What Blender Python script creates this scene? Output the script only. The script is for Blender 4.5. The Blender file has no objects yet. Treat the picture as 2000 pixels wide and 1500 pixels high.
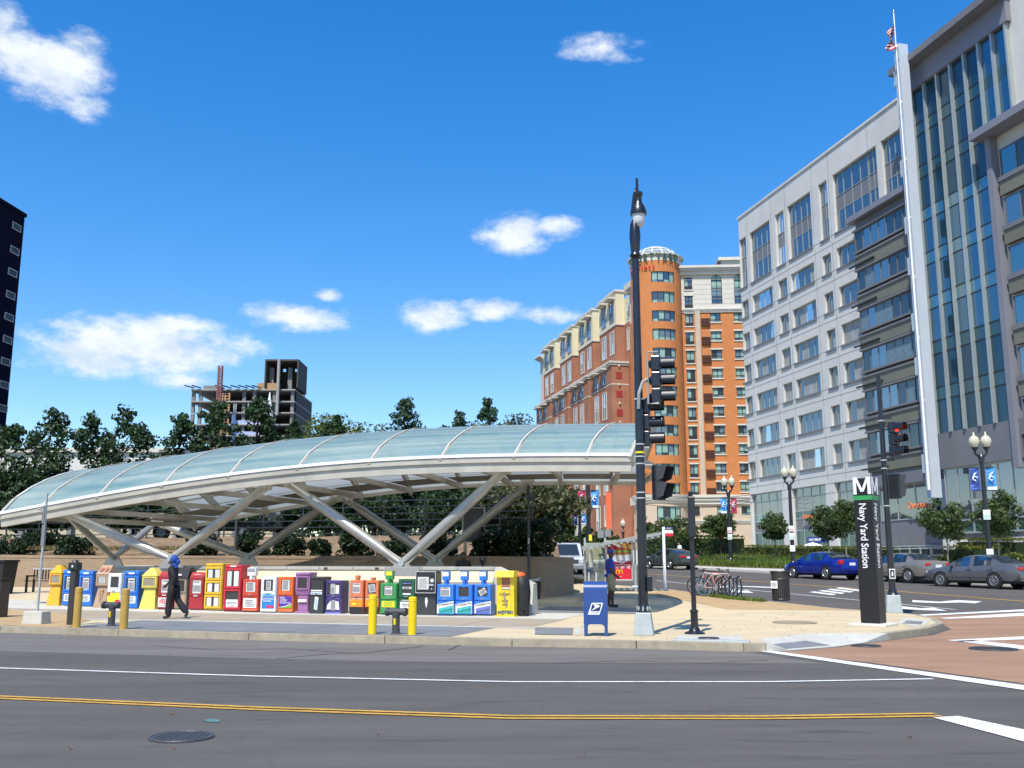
import bpy, bmesh, math, random
import numpy as np
from mathutils import Vector, Matrix
R=math.radians; PI=math.pi
random.seed(7); rng=np.random.default_rng(7)
S=bpy.context.scene; C=S.collection
# ---------------- camera ----------------
F=1930.; PT=R(10.2); CH=1.58; SL=.025; Y0=29.; YM=170.
cd=bpy.data.cameras.new('camera'); cam=bpy.data.objects.new('camera',cd); C.objects.link(cam)
cam.location=(0,0,CH); cam.rotation_euler=(R(90)+PT,0,0)
cd.sensor_width=36; cd.lens=36*F/2000; cd.clip_start=.1; cd.clip_end=6000
S.camera=cam
# ---------------- exposure ----------------
S.view_settings.view_transform='Standard'; S.view_settings.look='None'
S.view_settings.exposure=0.3; S.view_settings.gamma=1
SUN_EL=R(57); SUN_AZ=(-.34,-.940)
# ---------------- world: sky with clouds ----------------
def raydir(px,py):
    a=(px-1000)/F; b=(750-py)/F
    return Vector((a,math.cos(PT)-b*math.sin(PT),math.sin(PT)+b*math.cos(PT)))
wd=bpy.data.worlds.new('World'); S.world=wd; wd.use_nodes=True
nt=wd.node_tree; nt.nodes.clear(); NN=nt.nodes.new; LK=nt.links.new
def wmath(op,a,b=None,c=None):
    n=NN('ShaderNodeMath'); n.operation=op
    for i,v in enumerate((a,b,c)):
        if v is None: continue
        if isinstance(v,(int,float)): n.inputs[i].default_value=v
        else: LK(v,n.inputs[i])
    return n.outputs[0]
tc=NN('ShaderNodeTexCoord')
sky=NN('ShaderNodeTexSky'); sky.sky_type='NISHITA'; sky.sun_disc=False
sky.sun_elevation=SUN_EL; sky.sun_rotation=math.atan2(SUN_AZ[0],SUN_AZ[1]); sky.altitude=0
sky.air_density=1.0; sky.dust_density=0.2; sky.ozone_density=2.5
hsv=NN('ShaderNodeHueSaturation'); hsv.inputs['Saturation'].default_value=1.6; hsv.inputs['Value'].default_value=1.72; hsv.inputs['Hue'].default_value=.509
gm=NN('ShaderNodeGamma'); gm.inputs[1].default_value=.80; LK(sky.outputs[0],gm.inputs[0]); LK(gm.outputs[0],hsv.inputs['Color'])
clouds=[(40,95,100,62,1.2),(100,130,110,80,1.35),(150,85,60,35,1.0),(160,205,62,38,.85),(10,40,55,50,1.1),
 (1175,92,100,26,.72),(1145,78,50,18,.7),(1215,112,45,18,.66),(1010,455,72,46,1.2),(1080,445,62,26,1.05),(965,460,50,22,.85),
 (290,675,215,62,1.15),(170,695,140,45,1.2),(310,635,120,30,.95),(400,690,120,40,.9),(585,617,115,32,1.0),(640,577,32,16,.9),
 (838,617,72,38,1.3),(960,605,70,24,1.15),(1060,615,95,20,.9),(110,635,50,20,.62),(360,745,120,25,.7),(610,860,260,30,.55)]
vecs=[]
for px,py,rx,ry,w in clouds:
    d=raydir(px,py); k=d.length*F; vecs.append((d.normalized(),1.28*rx/k,1.28*ry/k,w*.95))
for i in range(9):      # the same kind of fair-weather clouds all round, outside the frame
    az=R(50+i*30+rng.uniform(-8,8)); el=R(rng.uniform(9,42)); s=rng.uniform(.05,.13)
    vecs.append((Vector((math.sin(az)*math.cos(el),math.cos(az)*math.cos(el),math.sin(el))),s,s*rng.uniform(.3,.5),rng.uniform(.8,1.2)))
nz=NN('ShaderNodeTexNoise'); nz.inputs['Scale'].default_value=16; nz.inputs['Detail'].default_value=9; nz.inputs['Roughness'].default_value=.66
mp=NN('ShaderNodeMapping'); mp.inputs['Scale'].default_value=(1,1,1.9); LK(tc.outputs['Generated'],mp.inputs[0]); LK(mp.outputs[0],nz.inputs['Vector'])
acc=None
for d,rx,ry,w in vecs:
    r=d.cross(Vector((0,0,1))).normalized(); u=r.cross(d)
    n=NN('ShaderNodeMapping'); n.vector_type='TEXTURE'; n.inputs['Location'].default_value=d
    n.inputs['Rotation'].default_value=Matrix((r,u,-d)).transposed().to_euler(); n.inputs['Scale'].default_value=(rx,ry,.3); LK(tc.outputs['Generated'],n.inputs[0])
    g=NN('ShaderNodeTexGradient'); g.gradient_type='SPHERICAL'; LK(n.outputs[0],g.inputs[0])
    acc=wmath('MULTIPLY',g.outputs['Fac'],w) if acc is None else wmath('MAXIMUM',acc,wmath('MULTIPLY',g.outputs['Fac'],w))
den=wmath('ADD',acc,wmath('MULTIPLY',wmath('SUBTRACT',nz.outputs['Fac'],.53),2.1))
den=wmath('MULTIPLY',den,wmath('MINIMUM',wmath('MULTIPLY',acc,5.),1.))
mr=NN('ShaderNodeMapRange'); mr.interpolation_type='SMOOTHSTEP'; LK(den,mr.inputs[0]); mr.inputs[1].default_value=.06; mr.inputs[2].default_value=.85
mr.inputs[3].default_value=0; mr.inputs[4].default_value=.92
mx=NN('ShaderNodeMix'); mx.data_type='RGBA'; LK(mr.outputs[0],mx.inputs[0]); LK(hsv.outputs[0],mx.inputs[6])
cn=NN('ShaderNodeTexNoise'); cn.inputs['Scale'].default_value=22; cn.inputs['Detail'].default_value=5; LK(mp.outputs[0],cn.inputs['Vector'])
cr=NN('ShaderNodeValToRGB'); cr.color_ramp.elements[0].color=(4.2,4.9,5.7,1); cr.color_ramp.elements[1].color=(6.2,6.5,6.8,1)
cr.color_ramp.elements[0].position=.35; cr.color_ramp.elements[1].position=.65
mp3=NN('ShaderNodeMapping'); mp3.inputs['Location'].default_value=(0,0,.035); LK(mp.outputs[0],mp3.inputs[0]); n2=NN('ShaderNodeTexNoise'); n2.inputs['Scale'].default_value=16; n2.inputs['Detail'].default_value=4; n2.inputs['Roughness'].default_value=.6; LK(mp3.outputs[0],n2.inputs['Vector']); sh_=wmath('MULTIPLY_ADD',wmath('SUBTRACT',nz.outputs['Fac'],n2.outputs['Fac']),1.6,.5); LK(wmath('MULTIPLY_ADD',cn.outputs['Fac'],.35,wmath('MULTIPLY',sh_,.65)),cr.inputs[0]); LK(cr.outputs[0],mx.inputs[7])  # sunlit tops and greyer bases are put into the cloud colour
bg=NN('ShaderNodeBackground'); bg.inputs[1].default_value=.135; LK(mx.outputs[2],bg.inputs[0])
wo=NN('ShaderNodeOutputWorld'); LK(bg.outputs[0],wo.inputs[0])
# ---------------- sun ----------------
sd=bpy.data.lights.new('sun','SUN'); sd.energy=4.6; sd.angle=R(.53); sd.color=(1,.955,.87)
so=bpy.data.objects.new('sun',sd); C.objects.link(so)
tosun=Vector((SUN_AZ[0]*math.cos(SUN_EL),SUN_AZ[1]*math.cos(SUN_EL),math.sin(SUN_EL)))
so.rotation_euler=tosun.to_track_quat('Z','Y').to_euler(); so.location=(-20,-60,90)

# ---------------- geometry helpers ----------------
def hz(y): return SL*max(0.,min(y,YM)-Y0)
def G(px,py,dz=0.):
    r=raydir(px,py); t=(dz-CH)/r.z if r.z<-1e-6 else 1e9
    if t*r.y>Y0: t=(dz-SL*Y0-CH)/(r.z-SL*r.y)
    return Vector((r.x*t,r.y*t,CH+r.z*t))
def D(px,py,y):
    r=raydir(px,py); t=y/r.y; return Vector((r.x*t,y,CH+r.z*t))
def GX(px,y,dz=0.):
    """point on the ground seen in pixel column px at distance y (column read near the horizon)"""
    return Vector(((px-1000)/F*(y*math.cos(PT)+(hz(y)+dz-CH)*math.sin(PT)),y,hz(y)+dz))
class B:
    def __init__(s): s.v=[]; s.f=[]; s.m=[]
    def add(s,vs,fs,m=0):
        o=len(s.v); s.v+= [tuple(v) for v in vs]; s.f+=[tuple(i+o for i in f) for f in fs]; s.m+=[m]*len(fs); return s
    def box(s,a,b,m=0):
        x0,y0,z0=a; x1,y1,z1=b
        return s.add([(x0,y0,z0),(x1,y0,z0),(x1,y1,z0),(x0,y1,z0),(x0,y0,z1),(x1,y0,z1),(x1,y1,z1),(x0,y1,z1)],
          [(0,3,2,1),(4,5,6,7),(0,1,5,4),(1,2,6,5),(2,3,7,6),(3,0,4,7)],m)
    def cb(s,c,d,m=0):
        return s.box([c[i]-d[i]/2 for i in range(3)],[c[i]+d[i]/2 for i in range(3)],m)
    def hexa(s,bot,top,m=0):
        n=len(bot); return s.add(list(bot)+list(top),[tuple(range(n))[::-1],tuple(range(n,2*n))]+[(i,(i+1)%n,n+(i+1)%n,n+i) for i in range(n)],m)
    def prism(s,poly,z0,z1,m=0):
        return s.hexa([(x,y,z0) for x,y in poly],[(x,y,z1) for x,y in poly],m)
    def exy(s,poly,y0,y1,m=0):      # polygon in x,z extruded along y (front at y0)
        return s.hexa([(x,y1,z) for x,z in poly][::-1],[(x,y0,z) for x,z in poly][::-1],m)
    def exx(s,poly,x0,x1,m=0):      # polygon in y,z extruded along x
        return s.hexa([(x0,y,z) for y,z in poly],[(x1,y,z) for y,z in poly],m)
    def beam(s,p,q,w,h,m=0,up=(0,0,1)):
        p=Vector(p); q=Vector(q); d=(q-p).normalized(); u=Vector(up)
        if abs(d.dot(u))>.98: u=Vector((0,1,0))
        x=d.cross(u).normalized()*w/2; y=x.cross(d).normalized()*h/2
        return s.hexa([p-x-y,p+x-y,p+x+y,p-x+y],[q-x-y,q+x-y,q+x+y,q-x+y],m)
    def cyl(s,p,q,r0,r1=None,n=12,m=0,caps=True):
        p=Vector(p); q=Vector(q); r1=r0 if r1 is None else r1
        d=(q-p).normalized(); x=d.orthogonal().normalized(); y=d.cross(x)
        vs=[]
        for c,r in ((p,r0),(q,r1)):
            vs+=[c+x*(r*math.cos(2*PI*i/n))+y*(r*math.sin(2*PI*i/n)) for i in range(n)]
        fs=[(i,(i+1)%n,n+(i+1)%n,n+i) for i in range(n)]
        if caps: fs+=[tuple(range(n))[::-1],tuple(range(n,2*n))]
        return s.add(vs,fs,m)
    def pipe(s,pts,r,n=8,m=0):
        pts=[Vector(p) for p in pts]; vs=[]; fs=[]
        x=None
        for i,p in enumerate(pts):
            d=(pts[min(i+1,len(pts)-1)]-pts[max(i-1,0)]).normalized()
            if x is None: x=d.orthogonal().normalized()
            else: x=(x-d*x.dot(d)).normalized()
            y=d.cross(x); rr=r[i] if isinstance(r,(list,tuple)) else r
            vs+=[p+x*(rr*math.cos(2*PI*k/n))+y*(rr*math.sin(2*PI*k/n)) for k in range(n)]
        for i in range(len(pts)-1):
            fs+=[(i*n+k,i*n+(k+1)%n,(i+1)*n+(k+1)%n,(i+1)*n+k) for k in range(n)]
        fs+=[tuple(range(n))[::-1],tuple(range((len(pts)-1)*n,len(pts)*n))]
        return s.add(vs,fs,m)
    def lathe(s,prof,n=16,m=0,c=(0,0,0),ax='z',caps=True):
        vs=[]; 
        for r,z in prof:
            for i in range(n):
                a=2*PI*i/n; p=(r*math.cos(a),r*math.sin(a),z)
                if ax=='y': p=(p[0],z,p[1])
                if ax=='x': p=(z,p[0],p[1])
                vs.append((p[0]+c[0],p[1]+c[1],p[2]+c[2]))
        k=len(prof); fs=[(j*n+i,j*n+(i+1)%n,(j+1)*n+(i+1)%n,(j+1)*n+i) for j in range(k-1) for i in range(n)]
        if caps: fs+=[tuple(range(n))[::-1],tuple(range((k-1)*n,k*n))]
        return s.add(vs,fs,m)
    def ell(s,c,r,nu=14,nv=8,m=0,cut=-1.):
        prof=[]
        for j in range(nv+1):
            a=-PI/2+PI*j/nv; prof.append((math.cos(a),max(cut,math.sin(a))))
        b=B(); b.lathe(prof,nu)
        return s.add([(c[0]+v[0]*r[0],c[1]+v[1]*r[1],c[2]+v[2]*r[2]) for v in b.v],b.f,m)
    def torus(s,c,Rr,r,ax='y',n=24,k=8,m=0,a0=0,a1=2*PI):
        full=abs(a1-a0-2*PI)<1e-6; vs=[]; st=n if full else n+1
        for i in range(st):
            a=a0+(a1-a0)*i/n
            for j in range(k):
                b=2*PI*j/k; rr=Rr+r*math.cos(b); h=r*math.sin(b)
                p=(rr*math.cos(a),h,rr*math.sin(a)) if ax=='y' else ((h,rr*math.cos(a),rr*math.sin(a)) if ax=='x' else (rr*math.cos(a),rr*math.sin(a),h))
                vs.append((p[0]+c[0],p[1]+c[1],p[2]+c[2]))
        fs=[(i*k+j,i*k+(j+1)%k,((i+1)%st)*k+(j+1)%k,((i+1)%st)*k+j) for i in range(n) for j in range(k)]
        return s.add(vs,fs,m)
    def quad(s,*p,m=0): return s.add(p,[tuple(range(len(p)))],m)
    def mesh(s,name,mats,smooth=False):
        me=bpy.data.meshes.new(name); me.from_pydata(s.v,[],s.f); me.update()
        for x in (mats if isinstance(mats,(list,tuple)) else [mats]): me.materials.append(MT[x] if isinstance(x,str) else x)
        if max(s.m,default=0)>0: me.polygons.foreach_set('material_index',s.m)
        bm=bmesh.new(); bm.from_mesh(me); bmesh.ops.recalc_face_normals(bm,faces=bm.faces); bm.to_mesh(me); bm.free()
        if smooth: me.polygons.foreach_set('use_smooth',[True]*len(me.polygons)); 
        if smooth and smooth is not True: me.set_sharp_from_angle(angle=R(smooth))
        return me
    def obj(s,name,mats,parent=None,smooth=False,bevel=0,loc=None,rot=None,kind=None):
        return mk(name,s.mesh(name,mats,smooth),parent,bevel,loc,rot,kind)
def mk(name,me,parent=None,bevel=0,loc=None,rot=None,kind=None):
    o=bpy.data.objects.new(name,me); C.objects.link(o)
    if parent is not None: o.parent=parent
    if loc is not None: o.location=loc
    if rot is not None: o.rotation_euler=rot
    if bevel:
        b=o.modifiers.new('bevel','BEVEL'); b.width=bevel; b.segments=2; b.limit_method='ANGLE'; b.angle_limit=R(40)
    if kind: o['kind']=kind
    return o
def tag(o,label,cat=None,group=None):
    o['label']=label
    if cat: o['category']=cat
    if group: o['group']=group
    return o
def thing(name,label,cat,loc=(0,0,0),rz=0.,group=None,scale=None):
    o=bpy.data.objects.new(name,None); C.objects.link(o); o.location=loc; o.rotation_euler=(0,0,rz); o.empty_display_size=.2
    if scale: o.scale=(scale,)*3 if not isinstance(scale,(tuple,list)) else scale
    return tag(o,label,cat,group)
def kids(o): return [c for c in KID.get(o.name,[])] if False else list(o.children)
def dup(root,loc,rz=None,label=None,scale=None):
    r=root.copy(); C.objects.link(r); r.location=loc
    if rz is not None: r.rotation_euler=(0,0,rz)
    if scale: r.scale=(scale,)*3
    if label: r['label']=label
    for ch in root.children:
        c=ch.copy(); C.objects.link(c); c.parent=r
        for g in ch.children:
            d=g.copy(); C.objects.link(d); d.parent=c
    return r
TEXTS=[]
def text(name,s,mat,parent,loc,rot=(PI/2,0,0),size=.1,ext=.002,ax='CENTER',sx=1.,bold=0.,ay='CENTER'):
    cu=bpy.data.curves.new(name,'FONT'); cu.body=s; cu.size=size; cu.extrude=ext; cu.align_x=ax; cu.align_y=ay; cu.offset=bold*size; cu.resolution_u=3
    cu.materials.append(MT[mat]); o=bpy.data.objects.new(name,cu); C.objects.link(o); o.parent=parent; o.location=loc; o.rotation_euler=rot; o.scale=(sx,1,1)
    TEXTS.append(o); return o
def flush_texts():
    bpy.context.view_layer.update(); dg=bpy.context.evaluated_depsgraph_get()
    for o in TEXTS:
        me=bpy.data.meshes.new_from_object(o.evaluated_get(dg)); n=o.name
        q=bpy.data.objects.new('tmp',me); C.objects.link(q); q.parent=o.parent; q.location=o.location; q.rotation_euler=o.rotation_euler; q.scale=o.scale
        for k in o.keys():
            if k in('label','category','group','kind'): q[k]=o[k]
        bpy.data.objects.remove(o); q.name=n; me.name=n
# ---------------- materials ----------------
MT={}
def nodes(name):
    m=bpy.data.materials.new(name); m.use_nodes=True; n=m.node_tree; p=n.nodes['Principled BSDF']; MT[name]=m; return m,n,p
def mat(name,col,rough=.6,metal=0.,var=.12,scale=5.,bump=0.,bscale=None,spec=.5,coat=0.,alpha=1.,trans=0.,emit=0.,dirt=0.,coord='Object',ecol=None):
    m,n,p=nodes(name); c4=(*col,1)
    p.inputs['Roughness'].default_value=rough; p.inputs['Metallic'].default_value=metal
    p.inputs['Specular IOR Level'].default_value=spec; p.inputs['Coat Weight'].default_value=coat; p.inputs['Coat Roughness'].default_value=.08
    p.inputs['Transmission Weight'].default_value=trans; p.inputs['Alpha'].default_value=alpha
    t=n.nodes.new('ShaderNodeTexCoord'); z=n.nodes.new('ShaderNodeTexNoise'); z.inputs['Scale'].default_value=scale; z.inputs['Detail'].default_value=6; z.inputs['Roughness'].default_value=.6
    n.links.new(t.outputs[coord],z.inputs['Vector'])
    r=n.nodes.new('ShaderNodeValToRGB'); r.color_ramp.elements[0].position=.3; r.color_ramp.elements[1].position=.7
    r.color_ramp.elements[0].color=(*[max(0,c*(1-var)) for c in col],1); r.color_ramp.elements[1].color=(*[min(1,c*(1+var*.8)) for c in col],1)
    n.links.new(z.outputs['Fac'],r.inputs[0]); out=r.outputs[0]
    if dirt:
        z2=n.nodes.new('ShaderNodeTexNoise'); z2.inputs['Scale'].default_value=scale*.23; z2.inputs['Detail'].default_value=8; n.links.new(t.outputs[coord],z2.inputs['Vector'])
        mr=n.nodes.new('ShaderNodeMapRange'); mr.inputs[1].default_value=.48; mr.inputs[2].default_value=.72; mr.inputs[4].default_value=dirt; n.links.new(z2.outputs['Fac'],mr.inputs[0])
        mx=n.nodes.new('ShaderNodeMix'); mx.data_type='RGBA'; n.links.new(mr.outputs[0],mx.inputs[0]); n.links.new(out,mx.inputs[6]); mx.inputs[7].default_value=(*[c*.45 for c in col],1); out=mx.outputs[2]
    n.links.new(out,p.inputs['Base Color'])
    if bump:
        z3=n.nodes.new('ShaderNodeTexNoise'); z3.inputs['Scale'].default_value=bscale or scale*4; z3.inputs['Detail'].default_value=5; n.links.new(t.outputs[coord],z3.inputs['Vector'])
        b=n.nodes.new('ShaderNodeBump'); b.inputs['Strength'].default_value=bump; b.inputs['Distance'].default_value=.02; n.links.new(z3.outputs['Fac'],b.inputs['Height']); n.links.new(b.outputs[0],p.inputs['Normal'])
    if emit: p.inputs['Emission Color'].default_value=(*(ecol or col),1); p.inputs['Emission Strength'].default_value=emit
    return m
def brickmat(name,c1,c2,mortar,bw=.21,bh=.07,ms=.012,horiz=False,rough=.85):
    m,n,p=nodes(name); t=n.nodes.new('ShaderNodeTexCoord'); mp=n.nodes.new('ShaderNodeMapping')
    sp=n.nodes.new('ShaderNodeSeparateXYZ'); cb=n.nodes.new('ShaderNodeCombineXYZ'); n.links.new(t.outputs['Object'],sp.inputs[0])
    if horiz: n.links.new(sp.outputs[0],cb.inputs[0]); n.links.new(sp.outputs[1],cb.inputs[1])
    else:
        a=n.nodes.new('ShaderNodeMath'); a.operation='ADD'; n.links.new(sp.outputs[0],a.inputs[0]); n.links.new(sp.outputs[1],a.inputs[1])
        n.links.new(a.outputs[0],cb.inputs[0]); n.links.new(sp.outputs[2],cb.inputs[1])
    b=n.nodes.new('ShaderNodeTexBrick'); b.inputs['Scale'].default_value=1; b.inputs['Brick Width'].default_value=bw; b.inputs['Row Height'].default_value=bh
    b.inputs['Mortar Size'].default_value=ms; b.inputs['Mortar Smooth'].default_value=.1; b.inputs['Bias'].default_value=0
    b.inputs['Color1'].default_value=(*c1,1); b.inputs['Color2'].default_value=(*c2,1); b.inputs['Mortar'].default_value=(*mortar,1)
    n.links.new(cb.outputs[0],b.inputs['Vector'])
    z=n.nodes.new('ShaderNodeTexNoise'); z.inputs['Scale'].default_value=.5; z.inputs['Detail'].default_value=7; n.links.new(t.outputs['Object'],z.inputs['Vector'])
    mr=n.nodes.new('ShaderNodeMapRange'); mr.inputs[1].default_value=.3; mr.inputs[2].default_value=.7; mr.inputs[3].default_value=.84; mr.inputs[4].default_value=1.1; n.links.new(z.outputs['Fac'],mr.inputs[0])
    mx=n.nodes.new('ShaderNodeMix'); mx.data_type='RGBA'; mx.blend_type='MULTIPLY'; mx.inputs[0].default_value=1; n.links.new(b.outputs[0],mx.inputs[6]); n.links.new(mr.outputs[0],mx.inputs[7])
    n.links.new(mx.outputs[2],p.inputs['Base Color']); p.inputs['Roughness'].default_value=rough
    bp=n.nodes.new('ShaderNodeBump'); bp.inputs['Strength'].default_value=.5; bp.inputs['Distance'].default_value=.01; bp.invert=True; n.links.new(b.outputs['Fac'],bp.inputs['Height']); n.links.new(bp.outputs[0],p.inputs['Normal'])
    return m
def leafmat(name,c1,c2,tr=.35):
    m,n,p=nodes(name); t=n.nodes.new('ShaderNodeTexCoord')
    z=n.nodes.new('ShaderNodeTexNoise'); z.inputs['Scale'].default_value=2.2; z.inputs['Detail'].default_value=8; z.inputs['Roughness'].default_value=.75; n.links.new(t.outputs['Object'],z.inputs['Vector'])
    r=n.nodes.new('ShaderNodeValToRGB'); r.color_ramp.elements[0].position=.35; r.color_ramp.elements[1].position=.66
    r.color_ramp.elements[0].color=(*c1,1); r.color_ramp.elements[1].color=(*c2,1); n.links.new(z.outputs['Fac'],r.inputs[0]); n.links.new(r.outputs[0],p.inputs['Base Color'])
    p.inputs['Roughness'].default_value=.5; p.inputs['Specular IOR Level'].default_value=.4
    tb=n.nodes.new('ShaderNodeBsdfTranslucent'); n.links.new(r.outputs[0],tb.inputs[0]); ms=n.nodes.new('ShaderNodeMixShader'); ms.inputs[0].default_value=tr
    n.links.new(p.outputs[0],ms.inputs[1]); n.links.new(tb.outputs[0],ms.inputs[2]); n.links.new(ms.outputs[0],n.nodes['Material Output'].inputs[0]); return m
def glassmat(name,tint,see=.4,rough=.02,refl=.5,gcol=None):
    """real pane: part clear, part coloured body, mirror-like by angle"""
    m,n,p=nodes(name); o=n.nodes['Material Output']
    p.inputs['Base Color'].default_value=(*tint,1); p.inputs['Roughness'].default_value=.3
    z=n.nodes.new('ShaderNodeTexNoise'); z.inputs['Scale'].default_value=.35; z.inputs['Detail'].default_value=3; t=n.nodes.new('ShaderNodeTexCoord'); n.links.new(t.outputs['Object'],z.inputs['Vector'])
    bp=n.nodes.new('ShaderNodeBump'); bp.inputs['Strength'].default_value=.06; bp.inputs['Distance'].default_value=.2; n.links.new(z.outputs['Fac'],bp.inputs['Height'])
    tr=n.nodes.new('ShaderNodeBsdfTransparent'); tr.inputs[0].default_value=(*[min(1,c*2.2+.3) for c in tint],1)
    a=n.nodes.new('ShaderNodeMixShader'); a.inputs[0].default_value=see; n.links.new(p.outputs[0],a.inputs[1]); n.links.new(tr.outputs[0],a.inputs[2])
    g=n.nodes.new('ShaderNodeBsdfGlossy'); g.inputs['Roughness'].default_value=rough; g.inputs[0].default_value=(*(gcol or (1,1,1)),1); n.links.new(bp.outputs[0],g.inputs['Normal'])
    fr=n.nodes.new('ShaderNodeFresnel'); fr.inputs[0].default_value=1.5
    mr=n.nodes.new('ShaderNodeMapRange'); mr.inputs[1].default_value=.03; mr.inputs[2].default_value=.6; mr.inputs[3].default_value=refl*.25; mr.inputs[4].default_value=refl; n.links.new(fr.outputs[0],mr.inputs[0])
    b=n.nodes.new('ShaderNodeMixShader'); n.links.new(mr.outputs[0],b.inputs[0]); n.links.new(a.outputs[0],b.inputs[1]); n.links.new(g.outputs[0],b.inputs[2]); n.links.new(b.outputs[0],o.inputs[0]); return m
# surfaces
def asphalt(name,base,patch,warm=0):
    m,n,p=nodes(name); t=n.nodes.new('ShaderNodeTexCoord')
    def ns(sc,det,vec=None,ro=.6):
        z=n.nodes.new('ShaderNodeTexNoise'); z.inputs['Scale'].default_value=sc; z.inputs['Detail'].default_value=det; z.inputs['Roughness'].default_value=ro
        n.links.new(vec or t.outputs['Object'],z.inputs['Vector']); return z.outputs['Fac']
    mp=n.nodes.new('ShaderNodeMapping'); mp.inputs['Scale'].default_value=(.18,1.1,1); mp.inputs['Rotation'].default_value=(0,0,R(9)); n.links.new(t.outputs['Object'],mp.inputs[0])
    r=n.nodes.new('ShaderNodeValToRGB'); e=r.color_ramp.elements; e[0].position=.3; e[1].position=.72
    e[0].color=(*[c*.78 for c in base],1); e[1].color=(*[c*1.2 for c in base],1); n.links.new(ns(.9,9,mp.outputs[0],.7),r.inputs[0])
    g=n.nodes.new('ShaderNodeValToRGB'); g.color_ramp.elements[0].color=(.72,.72,.72,1); g.color_ramp.elements[1].color=(1.25,1.25,1.25,1); n.links.new(ns(55,3,None,.8),g.inputs[0])
    mx=n.nodes.new('ShaderNodeMix'); mx.data_type='RGBA'; mx.blend_type='MULTIPLY'; mx.inputs[0].default_value=1; n.links.new(r.outputs[0],mx.inputs[6]); n.links.new(g.outputs[0],mx.inputs[7])
    mp2=n.nodes.new('ShaderNodeMapping'); mp2.inputs['Scale'].default_value=(.5,2.4,1); mp2.inputs['Rotation'].default_value=(0,0,R(8)); n.links.new(t.outputs['Object'],mp2.inputs[0])
    k=n.nodes.new('ShaderNodeMapRange'); k.inputs[1].default_value=.56; k.inputs[2].default_value=.70; k.inputs[4].default_value=.75; n.links.new(ns(1.3,6,mp2.outputs[0],.65),k.inputs[0])
    m2=n.nodes.new('ShaderNodeMix'); m2.data_type='RGBA'; n.links.new(k.outputs[0],m2.inputs[0]); n.links.new(mx.outputs[2],m2.inputs[6]); m2.inputs[7].default_value=(*patch,1)
    v=n.nodes.new('ShaderNodeTexVoronoi'); v.feature='DISTANCE_TO_EDGE'; v.inputs['Scale'].default_value=.22
    wz=n.nodes.new('ShaderNodeTexNoise'); wz.inputs['Scale'].default_value=1.4; wz.inputs['Detail'].default_value=6; n.links.new(t.outputs['Object'],wz.inputs['Vector'])
    va=n.nodes.new('ShaderNodeMix'); va.data_type='RGBA'; va.inputs[0].default_value=.35; n.links.new(t.outputs['Object'],va.inputs[6]); n.links.new(wz.outputs['Color'],va.inputs[7]); n.links.new(va.outputs[2],v.inputs['Vector'])
    ck=n.nodes.new('ShaderNodeMapRange'); ck.inputs[1].default_value=.0; ck.inputs[2].default_value=.0035; ck.inputs[3].default_value=.14; ck.inputs[4].default_value=0; n.links.new(v.outputs['Distance'],ck.inputs[0])
    m3=n.nodes.new('ShaderNodeMix'); m3.data_type='RGBA'; n.links.new(ck.outputs[0],m3.inputs[0]); n.links.new(m2.outputs[2],m3.inputs[6]); m3.inputs[7].default_value=(*[c*.4 for c in patch],1)
    n.links.new(m3.outputs[2],p.inputs['Base Color']); p.inputs['Roughness'].default_value=.88; p.inputs['Specular IOR Level'].default_value=.3
    bp=n.nodes.new('ShaderNodeBump'); bp.inputs['Strength'].default_value=.35; bp.inputs['Distance'].default_value=.008; n.links.new(ns(60,3),bp.inputs['Height']); n.links.new(bp.outputs[0],p.inputs['Normal']); return m
asphalt('asphalt',(.108,.098,.086),(.058,.053,.048)); asphalt('asphalt_worn',(.165,.150,.13),(.10,.092,.082))
asphalt('red_asphalt',(.34,.20,.125),(.23,.145,.10))
mat('leaf_litter',(.22,.09,.035),.9,var=.5,scale=40); mat('earth',(.12,.1,.07),.95,var=.3,scale=.8,coord='Object')
mat('sand_concrete',(.58,.47,.29),.9,var=.1,scale=1.2,bump=.15,bscale=60,dirt=.12)
mat('orange_concrete',(.46,.31,.15),.9,var=.14,scale=1.5,bump=.15,bscale=60,dirt=.15)
mat('tan_concrete',(.36,.30,.215),.9,var=.1,scale=2,bump=.15,bscale=50,dirt=.25)
mat('slate',(.20,.205,.205),.7,var=.16,scale=1.2,bump=.1,bscale=30,dirt=.2)
mat('light_concrete',(.52,.50,.43),.9,var=.1,scale=3,bump=.12,bscale=40,dirt=.15)
mat('pale_concrete',(.66,.64,.56),.9,var=.07,scale=3,bump=.1,bscale=40,dirt=.1)
mat('kerb_stone',(.36,.31,.22),.9,var=.18,scale=5,bump=.25,bscale=40,dirt=.35)
mat('cream_wall',(.70,.60,.38),.9,var=.08,scale=2,bump=.08,bscale=30,dirt=.15)
mat('grey_wall',(.45,.43,.37),.9,var=.1,scale=2,bump=.1,bscale=30,dirt=.3)
mat('galv',(.42,.46,.45),.55,metal=.25,var=.16,scale=5,dirt=.2)
mat('steel',(.42,.41,.37),.42,metal=.55,var=.12,scale=3,dirt=.2)
mat('steel_dull',(.44,.42,.37),.5,metal=.45,var=.12,scale=2.5,dirt=.2)
mat('beige_metal',(.50,.46,.38),.5,metal=.2,var=.1,scale=2.5,dirt=.25)
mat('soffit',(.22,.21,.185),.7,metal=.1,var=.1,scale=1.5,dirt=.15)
mat('white_paint_line',(.74,.74,.70),.8,var=.2,scale=14,dirt=.5); mat('tar',(.05,.047,.043),.7,var=.3,scale=9); mat('teal_mark',(.09,.20,.19),.9,var=.5,scale=9)
mat('yellow_paint_line',(.60,.34,.05),.8,var=.25,scale=14,dirt=.5)
mat('black_metal',(.012,.013,.018),.33,metal=.0,var=.3,scale=4,spec=.6,coat=.15)
mat('black_matte',(.014,.014,.016),.6,var=.3,scale=6)
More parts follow.
